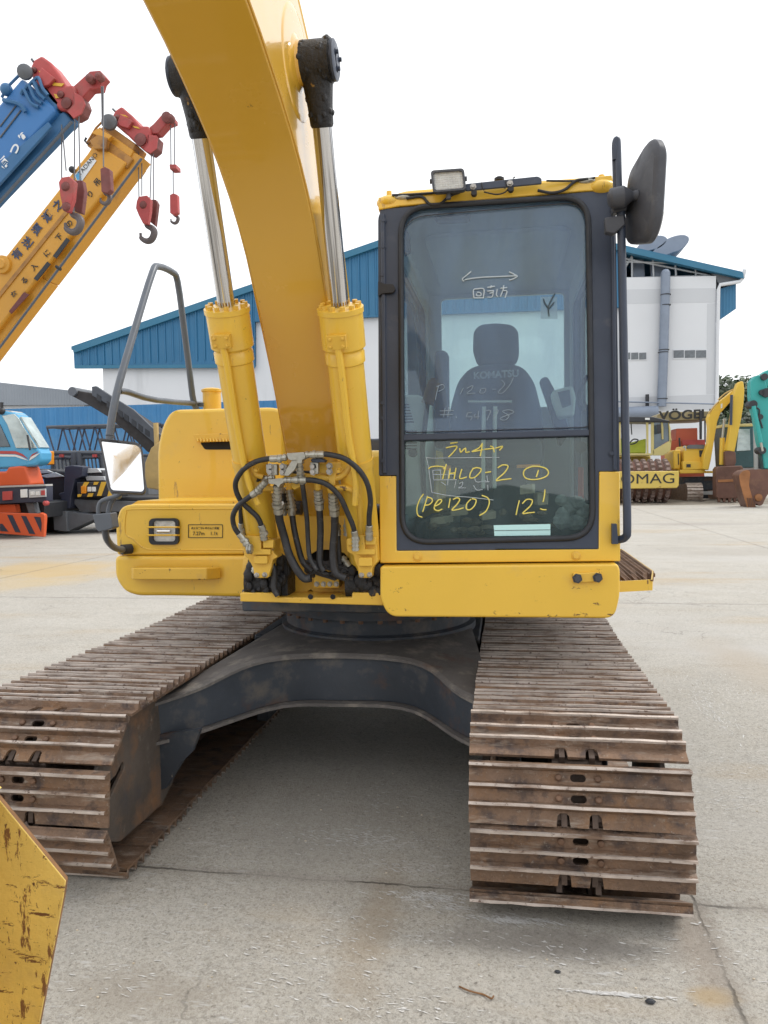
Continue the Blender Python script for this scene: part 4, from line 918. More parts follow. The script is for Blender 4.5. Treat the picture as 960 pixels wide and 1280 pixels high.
# pedals, clutter and bags on the floor
mb = MB()
for x in (595, 622): mb.prism([P(x-6, 636, Y=3.4), P(x+6, 636, Y=3.4), P(x+6, 610, Y=3.5), P(x-6, 610, Y=3.5)], (0, .02, 0))
mb.build('pedal', M['floor_in'], ex)
random.seed(3)
mb = MB(); 
for (x0, x1, y0, y1, Y) in ((541, 560, 647, 656, 3.28), (562, 584, 632, 645, 3.38), (652, 668, 606, 618, 3.45), (670, 684, 616, 632, 3.42), (600, 618, 640, 650, 3.3)):
    c = (P(x0, y0, Y=Y)+P(x1, y1, Y=Y))/2; hw = (P(x1, y0, Y=Y)-P(x0, y0, Y=Y)).length/2; hh = (P(x0, y0, Y=Y)-P(x0, y1, Y=Y)).length/2; a_ = random.uniform(-.5, .5)
    mb.obox(c+Vector((0, .08, 0)), Vector((math.cos(a_), math.sin(a_), .1))*hw, Vector((-math.sin(a_), math.cos(a_), 0))*.06, Vector((0, .1, 1))*hh)
mb.build('box_clutter', M['clutter'], ex, bevel=.004)
mb = MB()
for i in range(16): mb.ball(P(random.uniform(700, 730), random.uniform(625, 655), Y=3.33), random.uniform(.02, .04), sq=(random.uniform(.6, 1.4), 1, random.uniform(.5, 1.2)), seg=7, rg=5)
mb.build('plastic_bag', M['bag'], ex, smooth=0)
mb = MB()
for i in range(26): mb.ball(P(random.uniform(530, 700), random.uniform(640, 668), Y=random.uniform(3.3, 3.5)), random.uniform(.015, .035), sq=(random.uniform(.6, 1.6), 1, random.uniform(.4, .8)), seg=7, rg=5)
mb.build('dirt_clutter', M['tanclut'], ex, smooth=0)
mb = MB(); mb.prism([P(x, y, Y=3.24) for x, y in ((646, 581), (675, 580), (675, 584), (646, 585))], (0, .01, 0)); mb.prism([P(x, y, Y=3.24) for x, y in ((553, 582), (563, 582), (563, 588), (553, 588))], (0, .01, 0)); mb.build('amber_label', M['amber'], ex)

# ---- lower front beam under the cab
mb = MB()
pts = rpoly([(475, 708), (772, 705), (775, 712), (775, 745), (768, 773), (486, 771), (475, 750)], [4, 5, 4, 10, 12, 14, 12], 6)
mb.prism([P(x, y, Y=3.00) for x, y in pts], (0, .34, 0)); fbm = mb.build('front_beam', M['beam_yellow'], ex, bevel=.025, bseg=4)
mb = MB(); mb.prism([P(x, y, Y=2.985) for x, y in rpoly([(716, 717), (752, 715), (752, 727), (716, 729)], 2)], (0, .02, 0)); tb = mb.build('tie_bracket', M['yellow_worn'], fbm, bevel=.003)
mb = MB(); bolts(mb, [P(721.5, 723, Y=2.985), P(747, 722, Y=2.985)], .013, .018); mb.build('bolt', M['shell'], fbm)
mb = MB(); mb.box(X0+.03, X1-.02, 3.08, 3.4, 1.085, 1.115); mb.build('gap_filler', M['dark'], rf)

# ---- left side (photo right): grab rail, step with grating, mirror
mb = MB(); YG = 3.02
mb.tube([P(769, 200, Y=YG+.05), P(768.5, 182, Y=YG+.05), P(770.5, 174.5, Y=YG+.05), P(772.5, 182, Y=YG+.05), P(774, 240, Y=YG+.03), P(776, 270, Y=YG)], .012, 10, 4)
mb.tube([P(776, 262, Y=YG), P(779, 400, Y=YG), P(782, 560, Y=YG), P(784, 655, Y=YG), P(782, 671, Y=YG+.02), P(772, 675, Y=YG+.04)], .0155, 12, 4)
gr = mb.build('grab_rail', M['frame'], ex, smooth=60)
mb = MB(); mb.tube([P(768, 200, Y=YG+.06), P(770, 262, Y=YG+.06)], .009, 8); mb.prism([P(x, y, Y=YG) for x, y in ((765, 655), (771, 655), (773, 680), (765, 680))], (0, .03, 0)); mb.build('rail_foot', M['frame'], gr)
mb = MB()
mb.lathe(P(772, 247, Y=2.97), (1, 0, .05), [(-.035, .018), (-.025, .036), (.02, .040), (.035, .03), (.055, .016), (.075, .02)], 14)
mb.prism([P(x, y, Y=2.99) for x, y in ((756, 272), (780, 268), (782, 280), (768, 292), (757, 290))], (0, .04, 0))
mb.prism([P(x, y, Y=3.0) for x, y in ((764, 236), (782, 232), (784, 262), (766, 266))], (0, .05, 0))
mb.build('mirror_bracket', M['shell'], gr, bevel=.004)
# right-hand mirror seen from behind: thin shell turned towards the operator
mc = P(801, 246, Y=3.0)
mz = Vector((.04, .02, 1)).normalized(); mx = Vector((.27, -.96, 0)).normalized(); mx = (mx-mz*mx.dot(mz)).normalized(); mn_ = mx.cross(mz)
if mn_.dot(CAM-mc) < 0: mn_ = -mn_
oc = rpoly([(-.118, -.140), (.075, -.190), (.125, -.12), (.135, .13), (.07, .190), (-.105, .125)], [.05, .05, .08, .08, .05, .05], 6)
mb = MB()
rings = [[mc+mx*u*s+mz*v*s-mn_*o for u, v in oc] for s, o in ((.96, .032), (1, .026), (1, .006), (.975, -.002), (.90, -.012), (.5, -.024), (.1, -.026))]
mb.loft(rings); ms = mb.build('side_mirror', M['shell'], ex, smooth=28)
mb = MB(); mb.prism([mc+mx*u*.93+mz*v*.93-mn_*.033 for u, v in oc], -mn_*.003); mb.build('mirror_glass', M['mirror'], ms)
mb = MB(); mb.lathe(mc-mx*.045+mn_*.026, mn_, [(-.01, .052), (0, .050), (.004, .040), (.002, .02)], 22); mb.cyl(mc-mx*.045+mn_*.026, P(781, 246, Y=2.97), .013, 10); mb.build('mirror_joint', M['black'], ms)
# step with grating
mb = MB()
so = [Vector((.445, 3.24, 1.015)), Vector((.60, 3.30, 1.015)), Vector((.655, 3.58, 1.015)), Vector((.66, 4.55, 1.015)), Vector((.445, 4.55, 1.015))]
for a, b in zip(so, so[1:]): 
    d = (b-a).normalized(); n_ = Vector((d.y, -d.x, 0)); mb.add([a, b, b+Vector((0, 0, -.045)), a+Vector((0, 0, -.045)), a-n_*.006, b-n_*.006, b-n_*.006+Vector((0, 0, -.045)), a-n_*.006+Vector((0, 0, -.045))], [(0, 1, 2, 3), (4, 5, 6, 7), (0, 1, 5, 4), (3, 2, 6, 7)])
stp = mb.build('side_step', M['yellow'], ex)
mb = MB(); y = 3.30
while y < 4.5:
    xm = .60+(y-3.30)/.28*.055 if y < 3.58 else .655
    mb.tube([Vector((.45+.014*(k % 2 == 0)*0+(xm-.45)*k/8, y+(.012 if k % 2 else -.012), 1.012)) for k in range(9)], .004, 4); y += .032
x = .47
while x < .65: mb.box(x-.002, x+.002, 3.29 if x < .6 else 3.5, 4.5, .998, 1.014); x += .022
mb.build('grating', M['grate'], stp, smooth=0)
# ================================================================ SETTING MATERIALS
M['rib_blue'] = mat('blue_ribbed_cladding', (.022, .145, .29), .5, var=.05, vs=.3, wave=(1.6, 'X', .5), dirt_or_reflection=[((.06, .20, .33), .5, .9, .5, (1, 1, .2))])
M['white_wall'] = mat('white_painted_wall', (.66, .68, .71), .7, var=.03, vs=.2, dirt_or_reflection=[((.48, .50, .52), .56, .85, .35, (1.5, 1, .2))])
M['wall_band'] = mat('grey_wall_band', (.56, .58, .61), .7, var=.03, vs=.3)
M['roof_blue'] = mat('blue_roof_sheet', (.03, .16, .27), .5, var=.06, vs=.5)
M['truss'] = mat('galvanised_steel', (.42, .44, .46), .5, .3, var=.1, vs=2)
M['duct'] = mat('grey_duct', (.22, .26, .33), .5, .2, var=.08, vs=1)
M['louvre_win'] = mat('louvred_window', (.17, .19, .21), .5, var=.2, vs=6, wave=(9, 'Z', .4))
M['fence'] = mat('blue_sheet_fence', (.045, .20, .42), .5, var=.10, vs=.25, wave=(.8, 'X', .6), dirt_or_reflection=[((.13, .28, .45), .5, .75, .35)])
M['shed'] = mat('grey_roof_sheet', (.24, .27, .31), .6, var=.08, vs=.3, wave=(1.2, 'X', .5))
M['orange_crane'] = mat('orange_crane_paint', (.66, .32, .035), .45, var=.08, vs=1, dirt_or_reflection=[((.34, .17, .05), .58, .8, 1.6)])
M['orange_dark'] = mat('worn_orange_paint', (.42, .20, .04), .5, var=.15, vs=2, dirt_or_reflection=[((.16, .07, .03), .52, .7, 2.5)])
M['crane_blue'] = mat('crane_blue_paint', (.035, .165, .42), .4, var=.08, vs=1, dirt_or_reflection=[((.10, .20, .36), .56, .9, 1.3)])
M['crane_blue_dark'] = mat('crane_dark_blue_paint', (.035, .13, .28), .5, var=.1, vs=1)
M['crane_lblue'] = mat('cab_light_blue', (.08, .36, .62), .35, var=.05, vs=1)
M['crane_red'] = mat('faded_red_paint', (.42, .065, .062), .5, var=.15, vs=2, dirt_or_reflection=[((.22, .09, .07), .52, .8, 3.0)])
M['crane_dred'] = mat('dirty_red_steel', (.17, .05, .045), .6, var=.25, vs=4)
M['hazard_y'] = mat('hazard_yellow', (.66, .40, .04), .5, var=.1)
M['rope'] = mat('steel_rope', (.16, .16, .17), .5, .5, var=.1)
M['hook'] = mat('hook_steel', (.13, .11, .11), .5, .3, var=.2)
M['ink_blue'] = mat('dark_blue_lettering', (.04, .06, .12), .6, var=.1)
M['ink_white'] = mat('white_lettering', (.72, .74, .74), .6, var=.1)
M['ink_black'] = mat('black_lettering', (.025, .025, .025), .6, var=.1)
M['safety_orange'] = mat('safety_orange_paint', (.62, .10, .03), .5, var=.08, vs=1)
M['navy'] = mat('navy_bumper', (.03, .035, .06), .5, var=.1)
M['black_steel'] = mat('black_steel', (.025, .027, .032), .5, var=.2, vs=1.5)
M['grey_steel'] = mat('grey_steel', (.12, .13, .145), .55, var=.2, vs=1.5, dirt_or_reflection=[((.08, .06, .05), .55, .8, 2)])
M['plate_light'] = mat('checker_plate', (.48, .50, .52), .5, var=.15, vs=2)
M['tyre'] = mat('tyre_rubber', (.02, .02, .022), .8, var=.2)
M['conv'] = mat('conveyor_grey', (.075, .083, .098), .55, var=.2, vs=2)
M['belt'] = mat('conveyor_belt', (.045, .04, .038), .8, var=.3, vs=2)
M['tan'] = mat('dusty_yellow_machine', (.52, .36, .14), .6, var=.15, vs=2)
M['roller_yellow'] = mat('pale_yellow_paint', (.62, .46, .10), .5, var=.1, vs=1, dirt_or_reflection=[((.20, .08, .04), .60, .70, 2.2)])
M['roller_cream'] = mat('cream_cab_paint', (.55, .47, .19), .5, var=.08, vs=1)
M['lime'] = mat('lime_seat', (.42, .50, .05), .6, var=.1)
M['drum'] = mat('rusty_drum', (.15, .075, .055), .7, .2, var=.25, vs=2)
M['drumpad'] = mat('worn_drum_pad', (.21, .15, .13), .6, .2, var=.25, vs=2)
M['canvas'] = mat('khaki_canopy', (.24, .20, .11), .7, var=.12, vs=1, dirt_or_reflection=[((.40, .36, .25), .56, .8, 1.5)])
M['orange_red'] = mat('orange_red_paint', (.42, .09, .045), .6, var=.1, vs=1)
M['bg_yellow'] = mat('machine_yellow_paint', (.72, .46, .05), .45, var=.06, vs=1, dirt_or_reflection=[((.42, .26, .08), .58, .85, 2)])
M['teal'] = mat('teal_machine_paint', (.03, .33, .31), .45, var=.08, vs=1, dirt_or_reflection=[((.08, .22, .21), .56, .85, 2)])
M['teal_dark'] = mat('dark_teal_cab', (.03, .085, .095), .35, var=.1)
M['bucket_rust'] = mat('rusty_bucket_steel', (.14, .070, .052), .55, .3, var=.25, vs=1.5, dirt_or_reflection=[((.22, .12, .07), .55, .8, 2)])
M['bucket_orange'] = mat('orange_rust_steel', (.30, .13, .05), .6, .2, var=.25, vs=2)
M['white_dusty'] = mat('dusty_white_panel', (.42, .42, .41), .6, var=.15, vs=1)
M['bark'] = mat('bark', (.10, .075, .055), .9, var=.2)

def lm(name, c):
    m = bpy.data.materials.new(name); m.use_nodes = True; nt = m.node_tree; b = nt.nodes['Principled BSDF']; b.inputs['Roughness'].default_value = .6
    n = nt.nodes.new('ShaderNodeTexNoise'); n.inputs['Scale'].default_value = .6; n.inputs['Detail'].default_value = 6
    g = nt.nodes.new('ShaderNodeNewGeometry'); nt.links.new(g.outputs['Position'], n.inputs['Vector'])
    r = nt.nodes.new('ShaderNodeMapRange'); r.inputs[1].default_value = .3; r.inputs[2].default_value = .7; nt.links.new(n.outputs['Fac'], r.inputs[0])
    x = nt.nodes.new('ShaderNodeMix'); x.data_type = 'RGBA'; x.inputs[6].default_value = tuple(a*.6 for a in c)+(1,); x.inputs[7].default_value = tuple(a*1.35 for a in c)+(1,)
    nt.links.new(r.outputs[0], x.inputs[0]); nt.links.new(x.outputs[2], b.inputs['Base Color']); return m
M['leaf'] = lm('tree_leaves', (.055, .085, .035)); M['leaf2'] = lm('dark_tree_leaves', (.045, .072, .040))

# ================================================================ GROUND
def ground_mat():
    m = bpy.data.materials.new('weathered_concrete'); m.use_nodes = True; nt = m.node_tree; N = nt.nodes; L = nt.links; b = N['Principled BSDF']
    g = N.new('ShaderNodeTexCoord').outputs['Object']
    def noise(s, d=6, r=.6, st=None, rot=0):
        n = N.new('ShaderNodeTexNoise'); n.inputs['Scale'].default_value = s; n.inputs['Detail'].default_value = d; n.inputs['Roughness'].default_value = r
        v = g
        if st:
            mp = N.new('ShaderNodeMapping'); mp.inputs['Scale'].default_value = st; mp.inputs['Rotation'].default_value = (0, 0, rot); L.new(g, mp.inputs[0]); v = mp.outputs[0]
        L.new(v, n.inputs['Vector']); return n.outputs['Fac']
    def rng(f, a, c, lo=0, hi=1):
        r = N.new('ShaderNodeMapRange'); r.inputs[1].default_value = a; r.inputs[2].default_value = c; r.inputs[3].default_value = lo; r.inputs[4].default_value = hi; L.new(f, r.inputs[0]); return r.outputs[0]
    def mix(f, a, c):
        x = N.new('ShaderNodeMix'); x.data_type = 'RGBA'; L.new(f, x.inputs[0])
        for k, q in ((6, a), (7, c)):
            if isinstance(q, tuple): x.inputs[k].default_value = q+(1,)
            else: L.new(q, x.inputs[k])
        return x.outputs[2]
    def math_(op, a, c=None):
        x = N.new('ShaderNodeMath'); x.operation = op
        for k, q in ((0, a), (1, c)):
            if q is None: continue
            if isinstance(q, (int, float)): x.inputs[k].default_value = q
            else: L.new(q, x.inputs[k])
        return x.outputs[0]
    c = mix(rng(noise(.45, 5), .3, .7), (.405, .372, .318), (.51, .475, .415))
    c = mix(rng(noise(1.1, 8, .65, (1, 2.2, 1), .5), .50, .75), c, (.385, .335, .265))
    c = mix(rng(noise(2.3, 8, .7), .52, .72, 0, .55), c, (.30, .28, .245))
    c = mix(rng(noise(28, 4, .7), .38, .64), c, c) if False else c
    # aggregate speckle
    sp = noise(70, 9, .85); c = mix(rng(sp, .50, .72, 0, .55), c, (.20, .18, .15)); c = mix(rng(sp, .50, .28, 0, .4), c, (.60, .58, .54))
    sp2 = noise(300, 2, .6); c = mix(rng(sp2, .50, .68, 0, .6), c, (.17, .155, .13)); c = mix(rng(noise(420, 2, .6), .52, .36, 0, .5), c, (.62, .60, .56)); sp3 = noise(13, 9, .8); c = mix(rng(sp3, .55, .68, 0, .45), c, (.22, .20, .17)); c = mix(rng(sp3, .44, .34, 0, .35), c, (.55, .53, .49))
    # exposed aggregate: every stone its own tone
    for vs_, k in ((85, .30), (170, .38)):
        vo1 = N.new('ShaderNodeTexVoronoi'); vo1.inputs['Scale'].default_value = vs_; L.new(g, vo1.inputs['Vector'])
        sx1 = N.new('ShaderNodeSeparateXYZ'); L.new(vo1.outputs['Color'], sx1.inputs[0])
        c = mix(rng(sx1.outputs[0], .62, 1.0, 0, k), c, (.15, .135, .115)); c = mix(rng(sx1.outputs[1], .70, 1.0, 0, k*.8), c, (.62, .60, .55))
    pit = noise(48, 3, .55); c = mix(rng(pit, .63, .70, 0, .6), c, (.13, .115, .095))
    # pale scrape marks left by tracks and blades
    sc = math_('MULTIPLY', rng(noise(30, 7, .75, (.30, 1.6, 1), -.30), .575, .62), rng(noise(1.3, 4, .6), .48, .58)); c = mix(math_('MULTIPLY', sc, .85), c, (.58, .575, .56))
    sc = math_('MULTIPLY', rng(noise(22, 6, .75, (.5, 1.5, 1), .9), .63, .66), rng(noise(2.0, 4, .6), .55, .62)); c = mix(math_('MULTIPLY', sc, .7), c, (.56, .555, .54))
    # ochre stain far left, and dusty pale yard beyond
    st = math_('MULTIPLY', rng(noise(.5, 5, .6, (.4, 1.5, 1)), .56, .68), .5); c = mix(st, c, (.42, .30, .16))
    c = mix(rng(noise(.16, 6, .65, (.4, 1.4, 1)), .52, .62, 0, .6), c, (.46, .44, .41))
    # oil, mud and clay stains lying on the slab
    sep = N.new('ShaderNodeSeparateXYZ'); L.new(g, sep.inputs[0])
    nd = noise(2.2, 7, .7); nd2 = noise(.7, 6, .65)
    for px, py, rx, ry, col, k in ((70, 712, 1.9, 1.3, (.50, .36, .17), .75), (20, 730, 1.0, .8, (.52, .38, .18), .5), (892, 1246, .07, .05, (.52, .37, .17), .6), (870, 1180, .10, .35, (.26, .20, .15), .5), (180, 1240, .25, .12, (.30, .26, .21), .5), (470, 1150, .10, .45, (.33, .26, .18), .5),
                                   (700, 1180, .45, .10, (.20, .18, .16), .6), (930, 690, 1.5, .8, (.36, .33, .29), .6), (860, 655, 3, .6, (.34, .31, .28), .6), (420, 1010, .5, .8, (.27, .25, .22), .45), (930, 830, .3, .9, (.40, .33, .25), .45)):
        c0 = P(px, py, Z=0); sc_ = max(rx, ry)
        dx = math_('DIVIDE', math_('SUBTRACT', sep.outputs['X'], c0.x), rx); dy = math_('DIVIDE', math_('SUBTRACT', sep.outputs['Y'], c0.y), ry)
        d2 = math_('SQRT', math_('ADD', math_('MULTIPLY', dx, dx), math_('MULTIPLY', dy, dy)))
        d2 = math_('ADD', d2, math_('MULTIPLY', math_('SUBTRACT', nd if sc_ < .6 else nd2, .5), 2.2))
        c = mix(rng(d2, .35, 1.1, k, 0), c, col)
    # slab joints with ragged dark edges
    wob = math_('MULTIPLY', math_('SUBTRACT', noise(5, 7, .7), .5), .045)
    wob2 = math_('MULTIPLY', math_('SUBTRACT', noise(30, 4, .7), .5), .02)
    def joint(coord, period, off, w):
        x = math_('ADD', math_('ADD', coord, wob), wob2); x = math_('SUBTRACT', x, off); x = math_('PINGPONG', x, period/2)
        return x
    jy = joint(sep.outputs['Y'], 6.0, 2.655, 0); jx = joint(sep.outputs['X'], 4.0, .62, 0)
    jj = None; hg = None
    for j in (jy, jx):
        k = rng(j, .002, .009, 1, 0); k2 = rng(j, .0, .06, .30, 0)
        c = mix(k2, c, (.20, .175, .15)); 
        k = math_('MULTIPLY', k, rng(noise(3.1, 5), .40, .60, .10, .75))
        c = mix(k, c, (.085, .075, .062)); jj = k if jj is None else math_('MAXIMUM', jj, k)
    # hairline cracks
    vo = N.new('ShaderNodeTexVoronoi'); vo.feature = 'DISTANCE_TO_EDGE'; vo.inputs['Scale'].default_value = .42
    wv = N.new('ShaderNodeVectorMath'); wv.operation = 'ADD'; nn = N.new('ShaderNodeTexNoise'); nn.inputs['Scale'].default_value = 2.4; nn.inputs['Detail'].default_value = 8
    L.new(g, nn.inputs['Vector']); L.new(g, wv.inputs[0]); L.new(nn.outputs['Color'], wv.inputs[1]); L.new(wv.outputs[0], vo.inputs['Vector'])
    cr = math_('MULTIPLY', rng(vo.outputs['Distance'], .0015, .005, 1, 0), rng(noise(.6, 3), .50, .56)); c = mix(math_('MULTIPLY', cr, .4), c, (.10, .09, .08))
    L.new(c, b.inputs['Base Color']); b.inputs['Specular IOR Level'].default_value = .35
    L.new(rng(noise(1.5, 4), .3, .7, .72, .92), b.inputs['Roughness'])
    h = math_('ADD', math_('MULTIPLY', noise(38, 10, .85), .7), math_('MULTIPLY', noise(190, 4, .7), .4)); h = math_('SUBTRACT', h, math_('MULTIPLY', jj, 1.5))
    bp = N.new('ShaderNodeBump'); bp.inputs['Strength'].default_value = .65; bp.inputs['Distance'].default_value = .018; L.new(h, bp.inputs['Height']); L.new(bp.outputs[0], b.inputs['Normal'])
    return m
mb = MB(); mb.add([(-700, -300, 0), (700, -300, 0), (700, 1200, 0), (-700, 1200, 0)], [(0, 1, 2, 3)]); gnd = mb.build('ground', ground_mat(), smooth=0, kind='structure')
# strip of loose gravel in front of the parked machines
grm = mat('loose_gravel', (.27, .235, .19), .9, var=.3, vs=3, bump=1, bs=9)
mb = MB(); n = 60; rows = []
for j in range(9):
    rows.append([Vector((4.5+i*.35, 31.2+j*.7+random.uniform(-.15, .15), .004+max(0, math.sin(math.pi*j/8))*.06*random.uniform(.2, 1.5))) for i in range(n)])
for a, b in zip(rows, rows[1:]):
    for i in range(n-1): mb.add([a[i], a[i+1], b[i+1], b[i]], [(0, 1, 2, 3)])
o = mb.build('gravel', grm, kind='stuff'); tag(o, 'strip of loose grey brown gravel under the parked roller and excavators', 'gravel')
# small litter on the slab
def crumb(px, py, r, m, label, name='stone_chip'):
    mb = MB(); p = P(px, py, Z=0); mb.ball((p.x, p.y, r*.45), r, sq=(1.3, .8, .55), seg=6, rg=4); o = mb.build(name, m, smooth=0); tag(o, label, 'stone')
crumb(813, 1254, .012, M['black_steel'], 'dark stone chip lying on the concrete at lower right near a pale scrape')
crumb(697, 1216, .008, M['black_steel'], 'small dark chip on the concrete below the right track')
mb = MB(); mb.tube([P(574, 1233, Z=.004), P(588, 1239, Z=.006), P(604, 1243, Z=.004), P(614, 1248, Z=.008), P(617, 1245, Z=.004)], .0025, 6, 5); tag(mb.build('wire_scrap', M['rust_edge']), 'rusty bit of bent wire lying on the concrete at bottom centre', 'wire')
mb = MB(); 
for i in range(420):
    x = random.uniform(-2.2, 2.2); y = random.uniform(1.0, 6.0)
    if abs(x-XR) < .4 and y > 2.3 or abs(x-XL) < .4 and y > 2.3: continue
    r = random.uniform(.0015, .0045); mb.ball((x, y, r*.5), r, sq=(1.2, .8, .6), seg=5, rg=3)
tag(mb.build('grit', M['clutter'], smooth=0, kind='stuff'), 'tiny grains of grit scattered over the concrete', 'grit')

random.seed(21)
mb = MB()
def scuff(px, py, n, sx, sy, ang, L0=.05):
    n = int(n*1.3)
    c = P(px, py, Z=0)
    for i in range(n):
        x = c.x+random.gauss(0, sx); y = c.y+random.gauss(0, sy); a = R_(ang+random.gauss(0, 14)); l = random.uniform(.15, 1)**2*L0; l = l*.65+.004; w = random.uniform(.0014, .0042)
        d = Vector((math.cos(a), math.sin(a), 0)); q = Vector((-d.y, d.x, 0)); p = Vector((x, y, random.uniform(.0012, .0035))); k = 5
        up = [p+d*l*(j/k-.5)+q*w*random.uniform(.1, 1)*math.sin(math.pi*(j+.3)/(k+.6)) for j in range(k+1)]; lo = [p+d*l*(j/k-.5)-q*w*random.uniform(.1, 1)*math.sin(math.pi*(j+.3)/(k+.6)) for j in range(k+1)]
        mb.add(up+lo[::-1], [tuple(range(2*k+2))])
for a in ((450, 1048, 170, .16, .05, -8), (520, 1085, 60, .10, .03, -20), (540, 1122, 130, .09, .018, -20, .07), (560, 1135, 50, .05, .012, -18, .07), (640, 1150, 120, .07, .012, -22, .09), (765, 1243, 150, .06, .0035, -4, .05), (690, 1195, 40, .12, .05, -15), (500, 1160, 50, .15, .05, -20), (380, 1180, 40, .15, .05, -15), (480, 1255, 40, .12, .03, -15, .07),
          (885, 885, 220, .05, .28, 95, .10), (900, 860, 160, .12, .2, 80, .07), (930, 960, 120, .18, .12, -5), (905, 1000, 60, .1, .1, 20), (520, 1000, 60, .2, .1, -10), (880, 1190, 50, .15, .08, 10), (300, 1200, 60, .3, .12, -10), (420, 1230, 40, .2, .1, -15), (150, 1210, 30, .15, .1, 10), (940, 740, 160, .5, .5, 10, .15), (840, 700, 120, .6, .6, 0, .2), (60, 760, 100, .5, .5, 10, .15)): scuff(*a)
tag(mb.build('scuff_marks', M['scuff'], smooth=0, kind='stuff'), 'pale scrape marks scratched into the concrete yard', 'scrape marks')
# ================================================================ loose yellow bucket standing at the lower left
YB_ = 1.28
pts = [(-230, 1010), (-120, 930), (-40, 955), (0, 1000), (83, 1101), (80, 1122), (50, 1280), (38, 1400), (10, 1700)]
bx = [P(x, y, Y=YB_) for x, y in pts]
bx[-1] = Vector((bx[-2].x-.02, YB_, .0)); bx.append(Vector((bx[0].x-.1, YB_, 0)))
bk_ = thing('detached_bucket', 'scratched pale yellow steel bucket side with a rusty edge at the lower left corner', 'bucket', (-1.3, 1.2, 0))
mb = MB(); mb.prism(bx, (-.004, .014, 0), 0)
sp = mb.build('side_plate', [M['yellow_scr'], M['rust_edge']], bk_, bevel=.003)
for p in sp.data.polygons:
    if abs(p.normal.y) < .6: p.material_index = 1
mb = MB(); nb = [p+Vector((0, -.56, 0)) for p in bx]
mb.prism(nb, (-.004, .014, 0), 0); sp = mb.build('side_plate', [M['yellow_scr'], M['rust_edge']], bk_, bevel=.003)
for p in sp.data.polygons:
    if abs(p.normal.y) < .6: p.material_index = 1
mb = MB(); path = [bx[-2], bx[-1], bx[0], bx[1], bx[2]]
path = [p+Vector((.05, 0, .02 if i < 2 else -.03)) for i, p in enumerate(path)]
mb.loft([[p, p+Vector((0, -.55, 0)), p+Vector((.018, -.55, -.012)), p+Vector((.018, 0, -.012))] for p in path]); mb.build('bucket_shell', M['yellow_scr'], bk_)

# ================================================================ helper for parked machines
def part(name, pts, Y, th, m, par, bev=0, r=0, off=0):
    mb = MB(); PR(mb, pts, Y+off, th, r=r); return mb.build(name, m, par, bevel=bev)
def Zc(u, v): return (u*.2396, 60+v*.2396)
def L_(f, pts): return [f(*p) for p in pts]

# ---------------------------------------------------------------- orange crane (boom comes in from outside the frame)
def hook_block(par, f, Y, cheeks, hookc, hr, m, ropes, name='hook_block'):
    mb = MB(); PR(mb, L_(f, cheeks[0]), Y, .10); o = mb.build(name, m, par, bevel=.01)
    if len(cheeks) > 1: mb = MB(); PR(mb, L_(f, cheeks[1]), Y+.25, .10); mb.build('block_cheek', M['crane_dred'], o, bevel=.01)
    mb = MB(); c = P(*f(*hookc), Y=Y+.15); k = c.y/FOC*4/4; R0 = hr
    mb.tube([c+Vector((0, 0, R0*1.9)), c+Vector((0, 0, R0*1.1)), c+Vector((R0*.75, 0, R0*.6)), c+Vector((R0, 0, 0)), c+Vector((R0*.6, 0, -R0*.8)), c+Vector((-R0*.1, 0, -R0)), c+Vector((-R0*.85, 0, -R0*.55)), c+Vector((-R0*.95, 0, R0*.1))], R0*.33, 10, 5, rr=lambda t: R0*(.26+.20*math.sin(math.pi*min(1, t*1.1)))*(1 if t < .9 else .7)); mb.build('hook', M['hook'], o, smooth=60)
    mb = MB(); 
    for cx, cy in (cheeks[2] if len(cheeks) > 2 else []): mb.lathe(P(*f(cx, cy), Y=Y), (0, -1, 0), [(0, .07), (.03, .05), (.04, .02)], 14)
    if mb.v: mb.build('sheave_pin', M['crane_dred'], o)
    for (a, b) in ropes:
        mb = MB(); mb.tube([P(*f(*a), Y=Y+.1), P(*f(*b), Y=Y+.1)], .010, 5); mb.build('rope', M['rope'], par)
    return o
oc_ = thing('mobile_crane', 'orange telescopic crane boom with dark lettering and red head reaching in from the left', 'crane', (-10.5, 13, 0))
YO = 13.0
bm_ = part('crane_boom', [(109, 192), (118, 178), (158, 203), (0, 408), (-150, 605), (-180, 600), (-180, 556), (0, 329)], YO, .45, M['orange_crane'], oc_, .03)
part('boom_rib', [(104, 235), (107, 238), (-60, 446), (-63, 442)], YO, .02, M['orange_dark'], bm_, off=-.02)
part('boom_section', [(108, 182), (118, 164), (166, 198), (158, 210)], YO, .56, M['orange_dark'], bm_, .02, off=.04)
part('boom_section', [(115, 172), (124, 158), (167, 188), (160, 202)], YO, .50, M['orange_crane'], bm_, .02, off=.07)
part('boom_section', [(122, 165), (132, 153), (170, 180), (163, 194)], YO, .44, M['orange_dark'], bm_, .02, off=.10)
part('section_bracket', [(112, 176), (122, 168), (134, 172), (132, 186), (118, 186)], YO, .12, M['orange_dark'], bm_, .01, off=-.1)
part('section_bracket', [(114, 166), (122, 160), (140, 170), (134, 175)], YO, .1, M['orange_crane'], bm_, .01, off=-.08)
part('luffing_beam', [(163, 187), (178, 196), (100, 300), (60, 352), (52, 346), (145, 222), (150, 214)], YO, .35, M['orange_crane'], bm_, .02, off=.1)
part('luffing_beam', [(52, 346), (60, 352), (20, 404), (-180, 668), (-190, 640), (5, 398)], YO, .35, M['orange_crane'], bm_, .02, off=.1)
part('beam_gap', [(83, 297), (87, 300), (70, 323), (66, 320)], YO, .02, M['black_steel'], bm_, off=-.015)
part('beam_gap', [(59, 327), (63, 330), (46, 351), (42, 348)], YO, .02, M['black_steel'], bm_, off=-.015)
part('rust_streak', [(30, 365), (36, 368), (14, 392), (11, 389)], YO, .02, M['crane_dred'], bm_, off=-.015)
